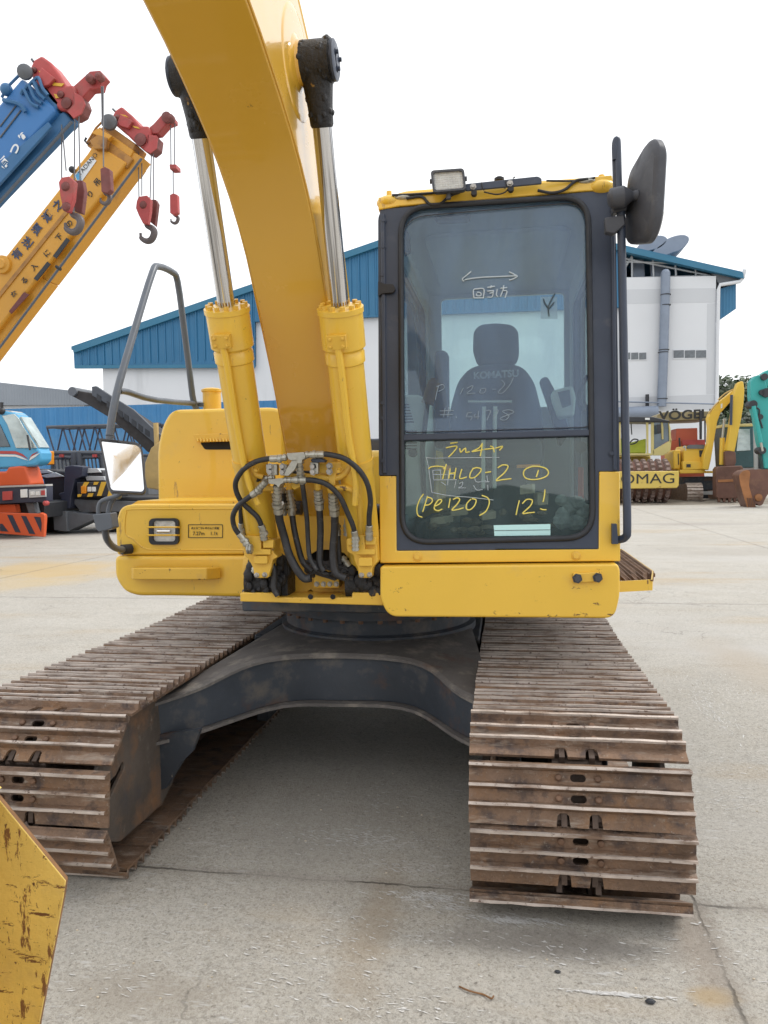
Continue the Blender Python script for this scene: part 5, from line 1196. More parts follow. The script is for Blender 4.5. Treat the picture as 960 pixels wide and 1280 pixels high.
mb = MB(); mb.lathe(P(4, 331, Y=YO), (0, -1, 0), [(0, .17), (.05, .16), (.06, .10), (.09, .08)], 24); mb.build('pivot_boss', M['orange_crane'], bm_)
mb = MB(); mb.tube([P(177, 198, Y=YO), P(0, 434, Y=YO), P(-180, 672, Y=YO)], .022, 6); mb.build('hose_pipe', M['rail'], bm_)
mb = MB(); mb.tube([P(70, 333, Y=YO), P(76, 337, Y=YO)], .03, 6); mb.ball(P(90, 212, Y=YO-.05), .06); mb.tube([P(110, 180, Y=YO), P(106, 176, Y=YO), P(108, 172, Y=YO)], .02, 6); mb.build('small_fitting', M['black_steel'], bm_)
mb = MB(); mb.tube([P(108, 180, Y=YO), P(120, 160, Y=YO), P(128, 152, Y=YO)], .018, 6); mb.tube([P(113, 177, Y=YO), P(131, 158, Y=YO)], .012, 6); mb.build('hand_bar', M['orange_dark'], bm_)
def head(par, f, Y, A, Bq, C_, st):
    k = Y/13.0
    h = part('sheave_head', L_(f, A), Y, .4*k, M['crane_red'], par, .03, off=.05)
    part('auxiliary_sheave', L_(f, Bq), Y, .2*k, M['crane_red'], h, .015, off=.12)
    for q in range(3): part('sheave_plate', L_(f, [(a+(q-1)*4, b+(q-1)*4) for a, b in C_]), Y, .02, M['crane_red'], h, .004, off=.09-.04*(q+1))
    part('sheave_cluster', L_(f, C_), Y, .28*k, M['crane_dred'], h, .02, off=.09)
    for s in st: part('warning_stripe', L_(f, s), Y, .01, M['hazard_y'], h, off=.036)
    return h
h = head(oc_, Zc, YO, [(585, 352), (600, 325), (632, 303), (690, 352), (730, 405), (772, 405), (785, 430), (780, 500), (745, 525), (700, 490), (640, 430), (600, 400)], [(778, 412), (800, 395), (838, 352), (880, 345), (905, 360), (905, 382), (870, 395), (825, 445), (790, 450)],
     [(775, 455), (820, 460), (812, 520), (780, 545), (750, 530), (772, 500)], [[(625, 345), (655, 350), (672, 365), (640, 352)], [(690, 405), (720, 412), (730, 422), (700, 415)]])
part('cheek_plate', L_(Zc, [(628, 345), (690, 380), (668, 418), (625, 405), (612, 385)]), YO, .06, M['crane_red'], h, .01, off=-.02)
mb = MB(); 
for (u, v, r) in ((735, 480, .11), (870, 362, .09), (890, 368, .07), (615, 365, .05)): mb.lathe(P(*Zc(u, v), Y=YO+.05), (0, -1, 0), [(-.05, r), (.03, r), (.04, r*.7), (.06, r*.3)], 16)
mb.build('sheave', M['crane_dred'], h)
mb = MB(); mb.tube([P(*Zc(600, 330), Y=YO+.1), P(*Zc(588, 318), Y=YO+.1)], .02, 6); mb.lathe(P(*Zc(570, 388), Y=YO-.06), (.3, -1, -.2), [(0, .14), (.05, .12), (.08, .05)], 16); mb.build('boom_tip_lamp', M['grey_steel'], h)
hook_block(oc_, Zc, YO+.1, [[(712, 800), (722, 775), (765, 768), (785, 790), (782, 850), (770, 918), (745, 915), (722, 870), (708, 835)], [(785, 790), (812, 790), (822, 810), (808, 928), (780, 905)], [(747, 818)]], (768, 968), .135, M['crane_red'],
           [((722, 540), (725, 780)), ((790, 540), (783, 790)), ((800, 540), (801, 790)), ((740, 600), (740, 770))])
hook_block(oc_, Zc, YO+.1, [[(885, 765), (905, 757), (925, 765), (928, 860), (905, 870), (886, 860)], [(890, 800), (922, 800), (922, 840), (890, 840)]], (910, 893), .07, M['crane_red'], [((890, 395), (892, 612)), ((912, 395), (910, 612)), ((903, 630), (904, 760))])
part('limit_weight', L_(Zc, [(883, 606), (918, 606), (920, 630), (885, 632)]), YO+.1, .2, M['crane_red'], oc_, .01)
ax_ = (P(73, 257, Y=YO)-P(23, 317, Y=YO)).normalized(); up_ = Vector((-ax_.z, 0, ax_.x))
tx = (ax_+up_*.05).normalized()
for ch, x, y in (('之', 73, 257), ('瀬', 60, 271), ('運', 47, 287.5), ('送', 35, 304), ('有', 22, 318)): text('lettering', ch, .20, P(x, y, Y=YO-.012), ax_, up_, M['ink_blue'], bm_, .003, bold=.005)
for ch, x, y in (('吊', 122, 228), ('り', 113, 243), ('荷', 99, 262), ('の', 87, 280), ('下', 74, 297), ('に', 59, 317), ('入', 43, 334), ('る', 31, 351), ('な', 18, 368)): text('lettering', ch, .135, P(x, y, Y=YO-.012), ax_, up_, M['ink_black'], bm_, .003, bold=.003)
lbp = part('maker_label', L_(Zc, [(388, 662), (478, 564), (503, 588), (425, 698), (400, 690)]), YO, .006, M['ink_white'], bm_, off=-.012)
text('label_lettering', 'TADANO', .115, P(*Zc(458, 606), Y=YO-.02), ax_, up_, M['ink_black'], bm_, .002)
part('label_mark', L_(Zc, [(393, 665), (418, 640), (424, 690), (402, 686)]), YO, .006, M['crane_lblue'], bm_, off=-.020)
# its carrier, outside the frame
mb = MB(); mb.box(-20.5, -13.2, 13.3, 15.6, .8, 1.5); mb.box(-17.5, -13.4, 13.4, 15.5, 1.5, 2.3); cb2 = mb.build('carrier', M['orange_crane'], oc_, bevel=.06)
for x in (-19.2, -14.6):
    for y in (13.3, 15.3):
        mb = MB(); mb.lathe((x, y, .72), (0, 1, 0), [(0, .3), (0, .62), (.08, .72), (.35, .72), (.42, .62), (.42, .3)], 28); mb.build('wheel', M['tyre'], oc_)

# ---------------------------------------------------------------- blue crane
bc = thing('mobile_crane', 'blue telescopic crane boom with white lettering and red head, higher left of the orange one', 'crane', (-12, 11, 0))
YBm = 10.5
bb = part('crane_boom', [(27, 97), (66, 132), (70, 139), (0, 217), (-190, 424), (-230, 420), (-230, 400), (0, 129)], YBm, .40, M['crane_blue'], bc, .04)
part('boom_side_band', [(60, 152), (64, 158), (0, 229), (-100, 340), (-100, 318), (0, 204)], YBm, .05, M['crane_blue_dark'], bb, .01, off=-.04)
for (a, b, c, d) in (((38, 104), (46, 100), (72, 134), (66, 142)), ((44, 100), (51, 98), (74, 128), (70, 137))): part('boom_section', [a, b, c, d], YBm, .6, M['crane_blue_dark'], bb, .02, off=.05)
part('luffing_beam', [(72, 142), (80, 138), (90, 150), (0, 245), (-200, 462), (-200, 440), (0, 228), (18, 206)], YBm, .2, M['crane_blue_dark'], bb, .03, off=.1)
mb = MB(); mb.tube([P(90, 152, Y=YBm), P(0, 252, Y=YBm), P(-200, 478, Y=YBm)], .022, 6); mb.tube([P(0, 172, Y=YBm-.01), P(26, 138, Y=YBm-.01)], .012, 6); mb.tube([P(0, 158, Y=YBm-.01), P(20, 132, Y=YBm-.01)], .01, 6); mb.build('hose_pipe', M['rail'], bb)
mb = MB()
for k in range(4): mb.tube([P(26+k*5, 118-k*5.5, Y=YBm-.03), P(30+k*6, 112-k*5, Y=YBm-.05), P(38+k*5, 128-k*6, Y=YBm-.05), P(48+k*4, 134-k*5, Y=YBm-.03)], .025, 6, 3)
mb.tube([P(4, 125, Y=YBm-.04), P(24, 130, Y=YBm-.06), P(32, 140, Y=YBm-.04)], .03, 6, 3); mb.tube([P(2, 122, Y=YBm), P(10, 108, Y=YBm), P(26, 92, Y=YBm)], .02, 6); mb.ball(P(8, 112, Y=YBm), .09); mb.build('boom_fittings', M['crane_blue_dark'], bb)
h = head(bc, Zc, YBm, [(155, 105), (175, 62), (215, 38), (262, 72), (310, 135), (345, 195), (378, 190), (392, 215), (395, 262), (380, 300), (350, 325), (310, 322), (270, 288), (225, 235), (200, 205), (165, 150)], [(380, 200), (430, 155), (468, 120), (520, 115), (550, 150), (530, 172), (520, 210), (470, 215), (430, 262), (405, 255)],
     [(385, 230), (428, 255), (440, 290), (420, 340), (380, 362), (350, 330), (385, 290)], [[(200, 118), (250, 130), (262, 142), (210, 135)], [(272, 180), (335, 185), (320, 200), (275, 195)], [(280, 238), (305, 245), (318, 258), (290, 262)]])
part('cheek_plate', L_(Zc, [(215, 100), (285, 155), (255, 190), (212, 205), (190, 180), (200, 140)]), YBm, .06, M['crane_red'], h, .01, off=-.02)
mb = MB()
for (u, v, r) in ((320, 245, .05), (350, 290, .08), (470, 160, .06), (520, 150, .06), (182, 118, .04)): mb.lathe(P(*Zc(u, v), Y=YBm+.05), (0, -1, 0), [(-.05, r), (.03, r), (.04, r*.7), (.06, r*.3)], 16)
mb.build('sheave', M['crane_dred'], h)
mb = MB(); mb.lathe(P(*Zc(130, 125), Y=YBm-.05), (.5, -1, -.3), [(0, .11), (.04, .10), (.07, .05)], 16); mb.tube([P(*Zc(175, 72), Y=YBm+.1), P(*Zc(165, 58), Y=YBm+.1)], .02, 6); mb.build('boom_tip_lamp', M['grey_steel'], h)
hook_block(bc, Zc, YBm, [[(305, 700), (320, 675), (360, 668), (388, 695), (378, 790), (355, 855), (332, 850), (315, 780)], [(388, 690), (430, 690), (440, 745), (425, 862), (385, 850), (380, 780)], [(342, 722), (345, 828)]], (380, 915), .125, M['crane_red'],
           [((322, 400), (322, 690)), ((390, 350), (388, 690)), ((410, 340), (418, 690)), ((325, 420), (345, 640))])
hook_block(bc, Zc, YBm, [[(522, 630), (545, 618), (572, 632), (578, 740), (560, 758), (528, 750)], [(535, 660), (575, 660), (575, 700), (535, 700)]], (548, 785), .075, M['crane_dred'], [((538, 200), (540, 620)), ((530, 200), (534, 400))])
for ch, x, y in (('り', 30, 172), ('つ', 19, 187), ('有', 5, 204)): text('lettering', ch, .17, P(x, y, Y=YBm-.05), ax_, up_, M['ink_white'], bb, .003, bold=.006)
mb = MB(); mb.box(-17.5, -10.2, 10.3, 12.4, .8, 1.5); mb.box(-14.5, -10.4, 10.4, 12.3, 1.5, 2.2); mb.build('carrier', M['crane_blue'], bc, bevel=.06)
for x in (-16.4, -11.6):
    for y in (10.2, 12.0):
        mb = MB(); mb.lathe((x, y, .72), (0, 1, 0), [(0, .3), (0, .62), (.08, .72), (.35, .72), (.42, .62), (.42, .3)], 28); mb.build('wheel', M['tyre'], bc)
bc = thing('rough_terrain_crane', 'crane carrier with light blue cab, orange fender and striped orange apron at the left edge', 'crane', (-14, 18, 0))
def Zl(u, v): return (u*.14583, 500+v*.14583)
YV = 17.3
cabb = part('crane_cab', L_(Zl, [(-700, 90), (60, 92), (115, 105), (150, 135), (200, 215), (325, 418), (348, 455), (345, 520), (310, 555), (160, 585), (-700, 600)]), YV, .5, M['crane_lblue'], bc, .05)
part('windshield', L_(Zl, [(15, 135), (118, 118), (160, 160), (200, 235), (312, 412), (135, 412), (60, 210)]), YV, .05, M['bgglass_lit'], cabb, .01, off=-.03)
mb = MB(); e = [P(*Zl(u, v), Y=YV) for u, v in ((158, 150), (203, 222), (320, 412))]; n_ = Vector((.045, 0, .025))
mb.loft([[p+n_+Vector((0, .04, 0)), p+n_+Vector((0, .44, 0)), p-n_+Vector((0, .44, 0)), p-n_+Vector((0, .04, 0))] for p in e]); mb.build('windshield', M['bgglass_lit'], cabb)
part('side_window', L_(Zl, [(-420, 205), (-5, 205), (85, 400), (-420, 412)]), YV, .05, M['bgglass'], cabb, .01, off=-.03)
part('roof_cap', L_(Zl, [(-600, 60), (20, 88), (90, 92), (145, 125), (110, 118), (30, 112), (-600, 100)]), YV, .45, M['white_dusty'], cabb, .02, off=.02)
for pts, m in (([(-300, 432), (130, 438), (190, 462), (240, 505), (180, 478), (128, 462), (-300, 458)], 'crane_red'), ([(-300, 462), (128, 468), (180, 485), (242, 520), (175, 500), (128, 485), (-300, 482)], 'ink_white'), ([(248, 520), (262, 490), (300, 468), (340, 455), (305, 485), (270, 508)], 'ink_white'), ([(250, 500), (275, 465), (330, 440), (290, 470)], 'crane_red')): part('cab_stripe', L_(Zl, pts), YV, .012, M[m], cabb, off=-.014)
mb = MB(); mb.tube([P(*Zl(235, 300), Y=YV-.1), P(*Zl(258, 430), Y=YV-.1)], .025, 6); mb.tube([P(*Zl(15, 20), Y=YV), P(*Zl(15, 100), Y=YV)], .04, 6); mb.ball(P(*Zl(15, 95), Y=YV), .09); mb.build('wiper', M['black_steel'], cabb)
part('fender', L_(Zl, [(-300, 620), (50, 612), (68, 576), (160, 566), (215, 570), (262, 722), (245, 735), (-300, 750)]), YV, .6, M['safety_orange'], bc, .04, off=-.05)
bp_ = part('bumper', L_(Zl, [(-300, 755), (385, 728), (395, 745), (395, 872), (-300, 905)]), YV, .3, M['navy'], bc, .02, off=-.15)
part('bumper_top', L_(Zl, [(-300, 748), (390, 722), (392, 738), (-300, 762)]), YV, .3, M['white_dusty'], bp_, .005, off=-.17)
part('tail_light', L_(Zl, [(18, 785), (100, 780), (102, 855), (20, 862)]), YV, .05, M['crane_red'], bp_, .008, off=-.19)
part('marker_plate', L_(Zl, [(172, 768), (230, 763), (233, 834), (175, 838)]), YV, .04, M['ink_white'], bp_, .008, off=-.19)
hl = part('headlight_cluster', L_(Zl, [(245, 768), (388, 760), (390, 830), (247, 838)]), YV, .05, M['plate_light'], bp_, .008, off=-.19)
for x0 in (258, 305): part('headlight', L_(Zl, [(x0, 785), (x0+36, 783), (x0+36, 816), (x0, 818)]), YV, .03, M['lens'], bp_, .004, off=-.21)
part('indicator', L_(Zl, [(350, 775), (382, 774), (382, 815), (350, 817)]), YV, .03, M['crane_red'], bp_, .004, off=-.21)
part('chassis', L_(Zl, [(-300, 880), (130, 870), (330, 870), (385, 880), (380, 1010), (-300, 1000)]), YV, 1.6, M['black_steel'], bc, .02, off=.2)
part('strut', L_(Zl, [(215, 880), (285, 880), (310, 970), (250, 985)]), YV, .2, M['grey_steel'], bc, .01, off=-.02)
part('apron_bracket', L_(Zl, [(-300, 900), (125, 895), (140, 965), (-300, 960)]), YV, .2, M['safety_orange'], bc, .01, off=-.02)
mb = MB(); mb.lathe(P(*Zl(385, 885), Y=YV-.2), (0, -1, 0), [(-.1, .06), (0, .06), (.03, .03)], 12); mb.build('red_knob', M['crane_red'], bc)
ap = part('apron', L_(Zl, [(-300, 955), (330, 975), (345, 965), (378, 980), (383, 1000), (372, 1175), (-300, 1120)]), YV, .12, M['safety_orange'], bc, .015, off=-.3)
for pts in ([(60, 985), (105, 988), (175, 1135), (130, 1132)], [(180, 993), (222, 996), (300, 1150), (250, 1145)], [(290, 1000), (345, 1005), (355, 1060), (350, 1130)], [(0, 1060), (18, 1062), (70, 1128), (0, 1122)], [(-110, 985), (-60, 985), (0, 1100), (-40, 1115)]): part('apron_stripe', L_(Zl, pts), YV, .012, M['navy'], ap, off=-.312)
for x, y in ((-16.5, 17.8), (-16.5, 19.2), (-12.6, 18.2), (-12.6, 19.6)):
    mb = MB(); mb.lathe((x, y, .62), (0, 1, 0), [(0, .3), (0, .55), (.08, .62), (.30, .62), (.36, .55), (.36, .3)], 28); mb.build('wheel', M['tyre'], bc)
mb = MB(); mb.box(-20, -12.6, 17.6, 19.6, .75, 1.35); mb.box(-19.5, -15.0, 17.5, 19.5, 1.35, 2.6); mb.build('carrier', M['crane_blue'], bc, bevel=.06)

# ---------------------------------------------------------------- black crane carrier with striped bumper
bl = thing('crane_carrier', 'black carrier with folded outrigger and yellow striped bumper seen behind the left side mirror', 'crane carrier', (-8.5, 19, 0))
YK = 18.8
dk = part('chassis', L_(Zl, [(235, 605), (330, 590), (560, 610), (880, 600), (905, 700), (900, 830), (1400, 830), (1400, 930), (560, 930), (400, 925), (370, 680)]), YK, 2.2, M['black_steel'], bl, .04)
for pts in ([(250, 605), (400, 598), (455, 622), (330, 632)], [(335, 650), (470, 620), (548, 655), (400, 668)], [(600, 590), (830, 585), (865, 620), (700, 630)], [(730, 650), (890, 655), (900, 690), (740, 692)]): part('deck_plate', L_(Zl, pts), YK, .5, M['plate_light'], dk, .01, off=-.06)
part('outrigger', L_(Zl, [(553, 572), (610, 560), (712, 572), (705, 655), (640, 680), (615, 795), (608, 830), (598, 930), (515, 932), (520, 830), (505, 825), (505, 800), (545, 790), (550, 680)]), YK, .4, M['navy'], bl, .02, off=-.3)
bmp = part('striped_bumper', L_(Zl, [(655, 705), (905, 700), (1060, 706), (1050, 828), (865, 826), (665, 832)]), YK, .3, M['black_steel'], bl, .02, off=-.35)
for pts in ([(722, 704), (765, 703), (735, 748), (728, 800), (706, 800), (700, 748)], [(805, 703), (848, 702), (832, 726), (800, 728)], [(868, 702), (912, 701), (868, 822), (830, 822)], [(758, 800), (800, 798), (790, 828), (745, 830)], [(664, 808), (702, 806), (690, 830), (664, 832)], [(950, 704), (990, 704), (960, 826), (920, 826)]): part('hazard_stripe', L_(Zl, pts), YK, .012, M['hazard_y'], bmp, off=-.362)
part('indicator', L_(Zl, [(692, 738), (735, 736), (735, 800), (694, 802)]), YK, .06, M['amber'], bmp, .01, off=-.4)
for x in (748, 786): part('headlight', L_(Zl, [(x, 745), (x+32, 744), (x+32, 784), (x, 785)]), YK, .04, M['lens'], bmp, .008, off=-.38)
part('lower_wedge', L_(Zl, [(455, 948), (565, 955), (575, 1128), (462, 1115)]), YK, .6, M['grey_steel'], bl, .01, off=-.5)
part('lower_wedge', L_(Zl, [(568, 955), (800, 985), (802, 1025), (578, 1128)]), YK, .5, M['grey_steel'], bl, .01, off=-.4)
part('lower_panel', L_(Zl, [(600, 850), (880, 860), (1400, 880), (1400, 950), (860, 960), (700, 965)]), YK, .6, M['grey_steel'], bl, .01, off=-.1)
mb = MB()
for u in (430, 960):
    p = P(*Zl(u, 970), Y=YK+.3); mb.lathe((p.x, YK+.1, .55), (0, 1, 0), [(0, .3), (0, .48), (.08, .55), (.4, .55), (.46, .48), (.46, .3)], 26)
mb.build('wheel', M['tyre'], bl)
mb = MB()
for (u0, v0, u1, v1, r) in ((445, 455, 900, 455, .07), (440, 500, 900, 490, .04), (640, 450, 640, 560, .1), (680, 445, 690, 560, .1), (450, 490, 450, 600, .05), (870, 455, 890, 620, .06)): mb.tube([P(*Zl(u0, v0), Y=YK+1), P(*Zl(u1, v1), Y=YK+1)], r, 8)
for i in range(14): u = 465+i*32; mb.tube([P(*Zl(u, 500), Y=YK+1), P(*Zl(u+12, 590), Y=YK+1)], .022, 5)
mb.build('deck_rails', M['conv'], bl)
for u in (505, 790): part('red_reflector', L_(Zl, [(u, 465), (u+28, 465), (u+28, 490), (u, 490)]), YK, .1, M['crane_red'], bl, off=.85)
part('amber_beacon', L_(Zl, [(345, 438), (412, 436), (414, 555), (350, 560)]), YK, .3, M['amber'], bl, .03, off=.2)
part('green_bottle', L_(Zl, [(362, 500), (388, 500), (388, 530), (362, 530)]), YK, .05, M['teal'], bl, off=.13)

# ---------------------------------------------------------------- lattice boom sections
la = thing('lattice_boom', 'dark lattice crane boom sections laid in front of the blue sheet fence', 'lattice boom', (-11, 26, 0))
YL = 25.0; x0 = P(52, 530, Y=YL).x; x1 = P(200, 530, Y=YL).x
def zat(px, py): return P(px, py, Y=YL).z
mb = MB(); za, zb = zat(60, 534), zat(60, 572)
for z in (za, zb):
    for dy in (0, 1.4): mb.tube([(x0+.2, YL+dy, z+dy*.03), (x1, YL+dy, z+dy*.03)], .06, 6)
ch = mb.build('chord', M['conv'], la)
mb = MB(); n = 7; w = (x1-x0-.2)/n
for dy in (0, 1.4):
    for i in range(n): 
        a = x0+.2+i*w; mb.tube([(a, YL+dy, za), (a+w/2, YL+dy, zb)], .03, 5); mb.tube([(a+w/2, YL+dy, zb), (a+w, YL+dy, za)], .03, 5)
for i in range(n+1): a = x0+.2+i*w; mb.tube([(a, YL, za), (a, YL+1.4, za)], .03, 5); mb.tube([(a, YL, zb), (a, YL+1.4, zb)], .03, 5)
mb.build('lacing', M['navy'], la)
mb = MB(); 
for x in (x0+.6, x1-.6): mb.box(x-.15, x+.15, YL-.1, YL+1.5, 0, zb-.05)
mb.build('trestle', M['grey_steel'], la)

# ---------------------------------------------------------------- milling machine with a raised conveyor
ml = thing('milling_machine', 'dusty yellow road milling machine raising a long dark conveyor behind the handrail', 'milling machine', (-8, 22.5, 0))
def Zm(u, v): return (u*.20833, 460+v*.20833)
YC = 22.0
cv = part('conveyor', L_(Zm, [(425, 165), (432, 130), (545, 150), (660, 205), (900, 360), (1200, 560), (1180, 640), (880, 500), (820, 440), (660, 300), (520, 215)]), YC, 1.0, M['belt'], ml, .02, off=.1)
part('conveyor_frame', L_(Zm, [(550, 112), (575, 108), (660, 165), (800, 250), (935, 380), (1200, 560), (1200, 610), (930, 455), (800, 345), (650, 220), (552, 165)]), YC, .12, M['conv'], cv, .01)
for u in (580, 640, 710, 745, 790, 830, 870): 
    v = 130+(u-560)*.72; part('frame_pocket', L_(Zm, [(u, v+8), (u+26, v+26), (u+26, v+62), (u, v+44)]), YC, .02, M['black_steel'], cv, off=-.015)
mb = MB(); mb.cyl(P(*Zm(432, 140), Y=YC), P(*Zm(432, 140), Y=YC)+Vector((0, 1.1, 0)), .14, 14); mb.build('end_drum', M['grey_steel'], cv)
mb = MB(); mb.box(-9.3, -4.0, 22.2, 24.4, .9, 2.3); mb.box(-8.9, -7.9, 22.0, 24.6, 0, 1.0); mb.box(-5.5, -4.5, 22.0, 24.6, 0, 1.0); body = mb.build('body', M['tan'], ml, bevel=.08)
part('side_panel', L_(Zm, [(868, 570), (905, 480), (955, 440), (1000, 440), (1000, 740), (880, 720), (868, 650)]), YC, .3, M['tan'], ml, .03, off=-.1)
mb = MB(); mb.tube([P(*Zm(935, 330), Y=YC), P(*Zm(942, 480), Y=YC)], .08, 8); mb.build('post', M['tan'], ml)

# ---------------------------------------------------------------- fence, grey shed, warehouse, trees
YF = 33.0
fp = thing('sheet_fence', 'tall blue corrugated sheet fence running behind the parked cranes', 'fence', (-16, YF, 0))
xa, xb = -34.0, P(300, 505, Y=YF).x+3; zt = P(200, 505, Y=YF).z
mb = MB(); n = int((xb-xa)/.24)
for i in range(n):
    a = xa+i*.24; mb.add([(a, YF, 0), (a+.12, YF+.045, 0), (a+.12, YF+.045, zt), (a, YF, zt), (a+.24, YF, 0), (a+.24, YF, zt)], [(0, 1, 2, 3), (1, 4, 5, 2)])
mb.build('sheet', M['fence'], fp, smooth=0)
mb = MB(); mb.box(xa, xb, YF+.05, YF+.15, zt-.35, zt-.25); mb.box(xa, xb, YF+.05, YF+.15, .5, .6)
x = xa
while x < xb: mb.box(x, x+.12, YF+.05, YF+.17, 0, zt); x += 3
mb.build('frame', M['grey_steel'], fp)
sh = thing('storage_shed', 'long low grey corrugated roof building at the far left edge', 'building', (-50, 75, 0))
YG_ = 62.0
part('roof', [(-260, 450), (0, 478), (88, 488), (110, 500), (110, 506), (-260, 508)], YG_, 12, M['shed'], sh)
part('wall', [(-260, 506), (105, 505), (105, 600), (-260, 600)], YG_, 10, M['wall_band'], sh, off=.4)
part('eave_shadow_gap', [(-260, 507), (60, 503), (60, 506), (-260, 512)], YG_, .3, M['grey_steel'], sh, off=.1)

W = thing('warehouse', 'large white gabled warehouse with blue ribbed cladding under the roof behind the excavator', 'warehouse', (-8, 60, 0))
YW = 55.0
def wp(pts, name, m, off=0, th=.3, bev=0, par=W): return part(name, pts, YW, th, m, par, bev, 0, off)
cl_ = wp([(92, 440), (318, 361), (318, 458), (93, 459)], 'gable_cladding', M['rib_blue'])
wp([(318.3, 361), (583, 269), (775, 314), (775, 384), (318.3, 402)], 'gable_cladding', M['rib_blue'])
mb = MB(); x = -32.0
while x < 7.2:
    zt_ = 11.3+(x+32.7)*(19.464-11.221)/30.18-.4 if x < -2.5 else 19.2-(x+2.5)*.294-.4; zb_ = 10.0 if x < -18.1 else 12.75
    mb.box(x, x+.10, YW-.06, YW+.0, zb_, zt_); x += .62
mb.build('cladding_rib', M['rib_blue'], W, smooth=0, kind='stuff')
wp([(90, 434), (583, 263), (583, 270), (92, 441)], 'barge_board', M['roof_blue'], off=-.3, th=.5)
wp([(583, 263), (929, 341), (930, 348), (583, 270)], 'barge_board', M['roof_blue'], off=-.3, th=.5)
wp([(93, 456.5), (318, 455), (318, 459.5), (93, 460.5)], 'cladding_trim', M['roof_blue'], off=-.1, th=.2)
zl = P(583, 262, Y=YW); zL = P(89, 433, Y=YW); zR = P(930, 340, Y=YW)
mb = MB(); mb.prism([zL, zl, zR, zR-Vector((0, 0, .25)), zl-Vector((0, 0, .25)), zL-Vector((0, 0, .25))], (0, 38, 0)); mb.build('roof', M['roof_blue'], W)
base = lambda pts: [P(x, y, Y=YW) if y < 900 else Vector((P(x, 500, Y=YW).x, YW, 0)) for x, y in pts]
mb = MB(); mb.prism([p+Vector((0, .4, 0)) for p in base([(125, 459), (318, 457), (318, 401), (775, 383), (775, 999), (125, 999)])], (0, 36, 0)); mb.build('wall', M['white_wall'], W)
ww = MB(); ww.prism(base([(775.3, 347), (895, 345), (895, 999), (775.3, 999)]), (0, 36, 0)); wall2 = ww.build('wall', M['white_wall'], W)
for pts in ([(775, 362), (895, 360), (895, 378), (775, 380)], [(884, 379.5), (895, 379), (894, 492), (883, 493)], [(775, 497), (893, 493), (893, 512), (775, 514)]): wp(pts, 'wall_band', M['wall_band'], off=-.01, th=.05)
wp([(775, 318), (895, 340), (895, 346), (775, 348)], 'open_gable_shade', M['dark'], off=6, th=.3)  # near-black sheet, painted shade for the interior behind the trusses
mb = MB()
for a, b in (((775, 348), (895, 344.5)), ((775, 327), (880, 330)), ((790, 322), (790, 347)), ((816, 322), (817, 346)), ((844, 328), (845, 345)), ((869, 333), (870, 345)), ((775, 345), (790, 320)), ((772, 341), (782, 347)), ((775, 322), (900, 347))): mb.tube([P(*a, Y=YW+.5), P(*b, Y=YW+.5)], .07, 6)
mb.build('gable_truss', M['truss'], W)
for pts in ([(791, 324), (805, 324), (806, 346), (792, 346)], [(813, 326), (829, 329), (830, 345), (814, 346)]): wp(pts, 'inner_panel', M['duct'], off=1.5)
wp([(889, 342), (925, 345), (928, 349), (919, 352), (900, 356), (897, 352), (895, 346)], 'eave_soffit', M['grey_steel'], off=.1, th=10)
mb = MB(); mb.tube([P(931, 337, Y=YW-.1), P(929, 347, Y=YW-.1), P(925, 352, Y=YW-.1), P(900, 356, Y=YW-.1), P(898, 362, Y=YW-.1), P(896, 500, Y=YW-.1), P(895, 515, Y=YW-.1)], .12, 8); mb.build('downpipe', M['white_wall'], W)
wp([(900, 361), (920, 355), (920, 386), (899, 400)], 'side_awning', M['rib_blue'], off=.3, th=6)
lw_ = [(778, 439, 809, 451), (841, 436, 884, 449)]
for x0_, y0_, x1_, y1_ in lw_:
    wn = wp([(x0_, y0_+1), (x1_, y0_), (x1_, y1_-1), (x0_, y1_)], 'window', M['white_wall'], off=-.04, th=.1)
    n = 3; 
    for i in range(n):
        a = x0_+1+(x1_-x0_-1)/n*i; wp([(a, y0_+2), (a+(x1_-x0_)/n-1.5, y0_+1.6), (a+(x1_-x0_)/n-1.5, y1_-2), (a, y1_-1.6)], 'pane', M['louvre_win'], off=-.06, th=.05, par=wn)
mb = MB(); mb.tube([P(832, 342, Y=YW-.4), P(831.5, 370, Y=YW-.4), P(829.5, 440, Y=YW-.4), P(827, 508, Y=YW-.4)], .31, 16); mb.ball(P(832, 342, Y=YW-.4), .31); vp = mb.build('vent_pipe', M['duct'], W, smooth=60)
mb = MB()
for x, y in ((832, 368), (830, 437), (829, 440), (828, 498), (832, 381)): mb.cyl(P(x, y, Y=YW-.4), P(x, y+1, Y=YW-.4), .345, 16)
mb.build('pipe_collar', M['black_steel'], vp)
mb = MB(); mb.tube([P(770, 517, Y=YW-1), P(822, 515, Y=YW-1)], .42, 14); mb.tube([P(772, 502, Y=YW-.6), P(893, 505, Y=YW-.6)], .05, 5); mb.build('low_duct', M['duct'], W, smooth=60)
mb = MB(); mb.tube([P(809, 493, Y=YW-.3), P(809, 512, Y=YW-.3)], .12, 6); mb.build('bracket_post', M['black_steel'], W)
for (x, y, rx, rz, ro) in ((815, 305, .95, .52, -.30), (838, 308, 1.2, .60, -.42)):
    p = P(x, y, Y=YW+3); mb = MB(); ring = []
    for i in range(24):
        t = 2*math.pi*i/24; a = rx*math.cos(t)*1.15; b = rz*math.sin(t)*(1 if math.cos(t) > 0 else .8); ring.append(p+Vector((a*math.cos(-ro)-b*math.sin(-ro), 0, a*math.sin(-ro)+b*math.cos(-ro))))
    mb.prism(ring, (0, 2.2, 0)); mb.build('roof_cowl', M['duct'], W, bevel=.06)

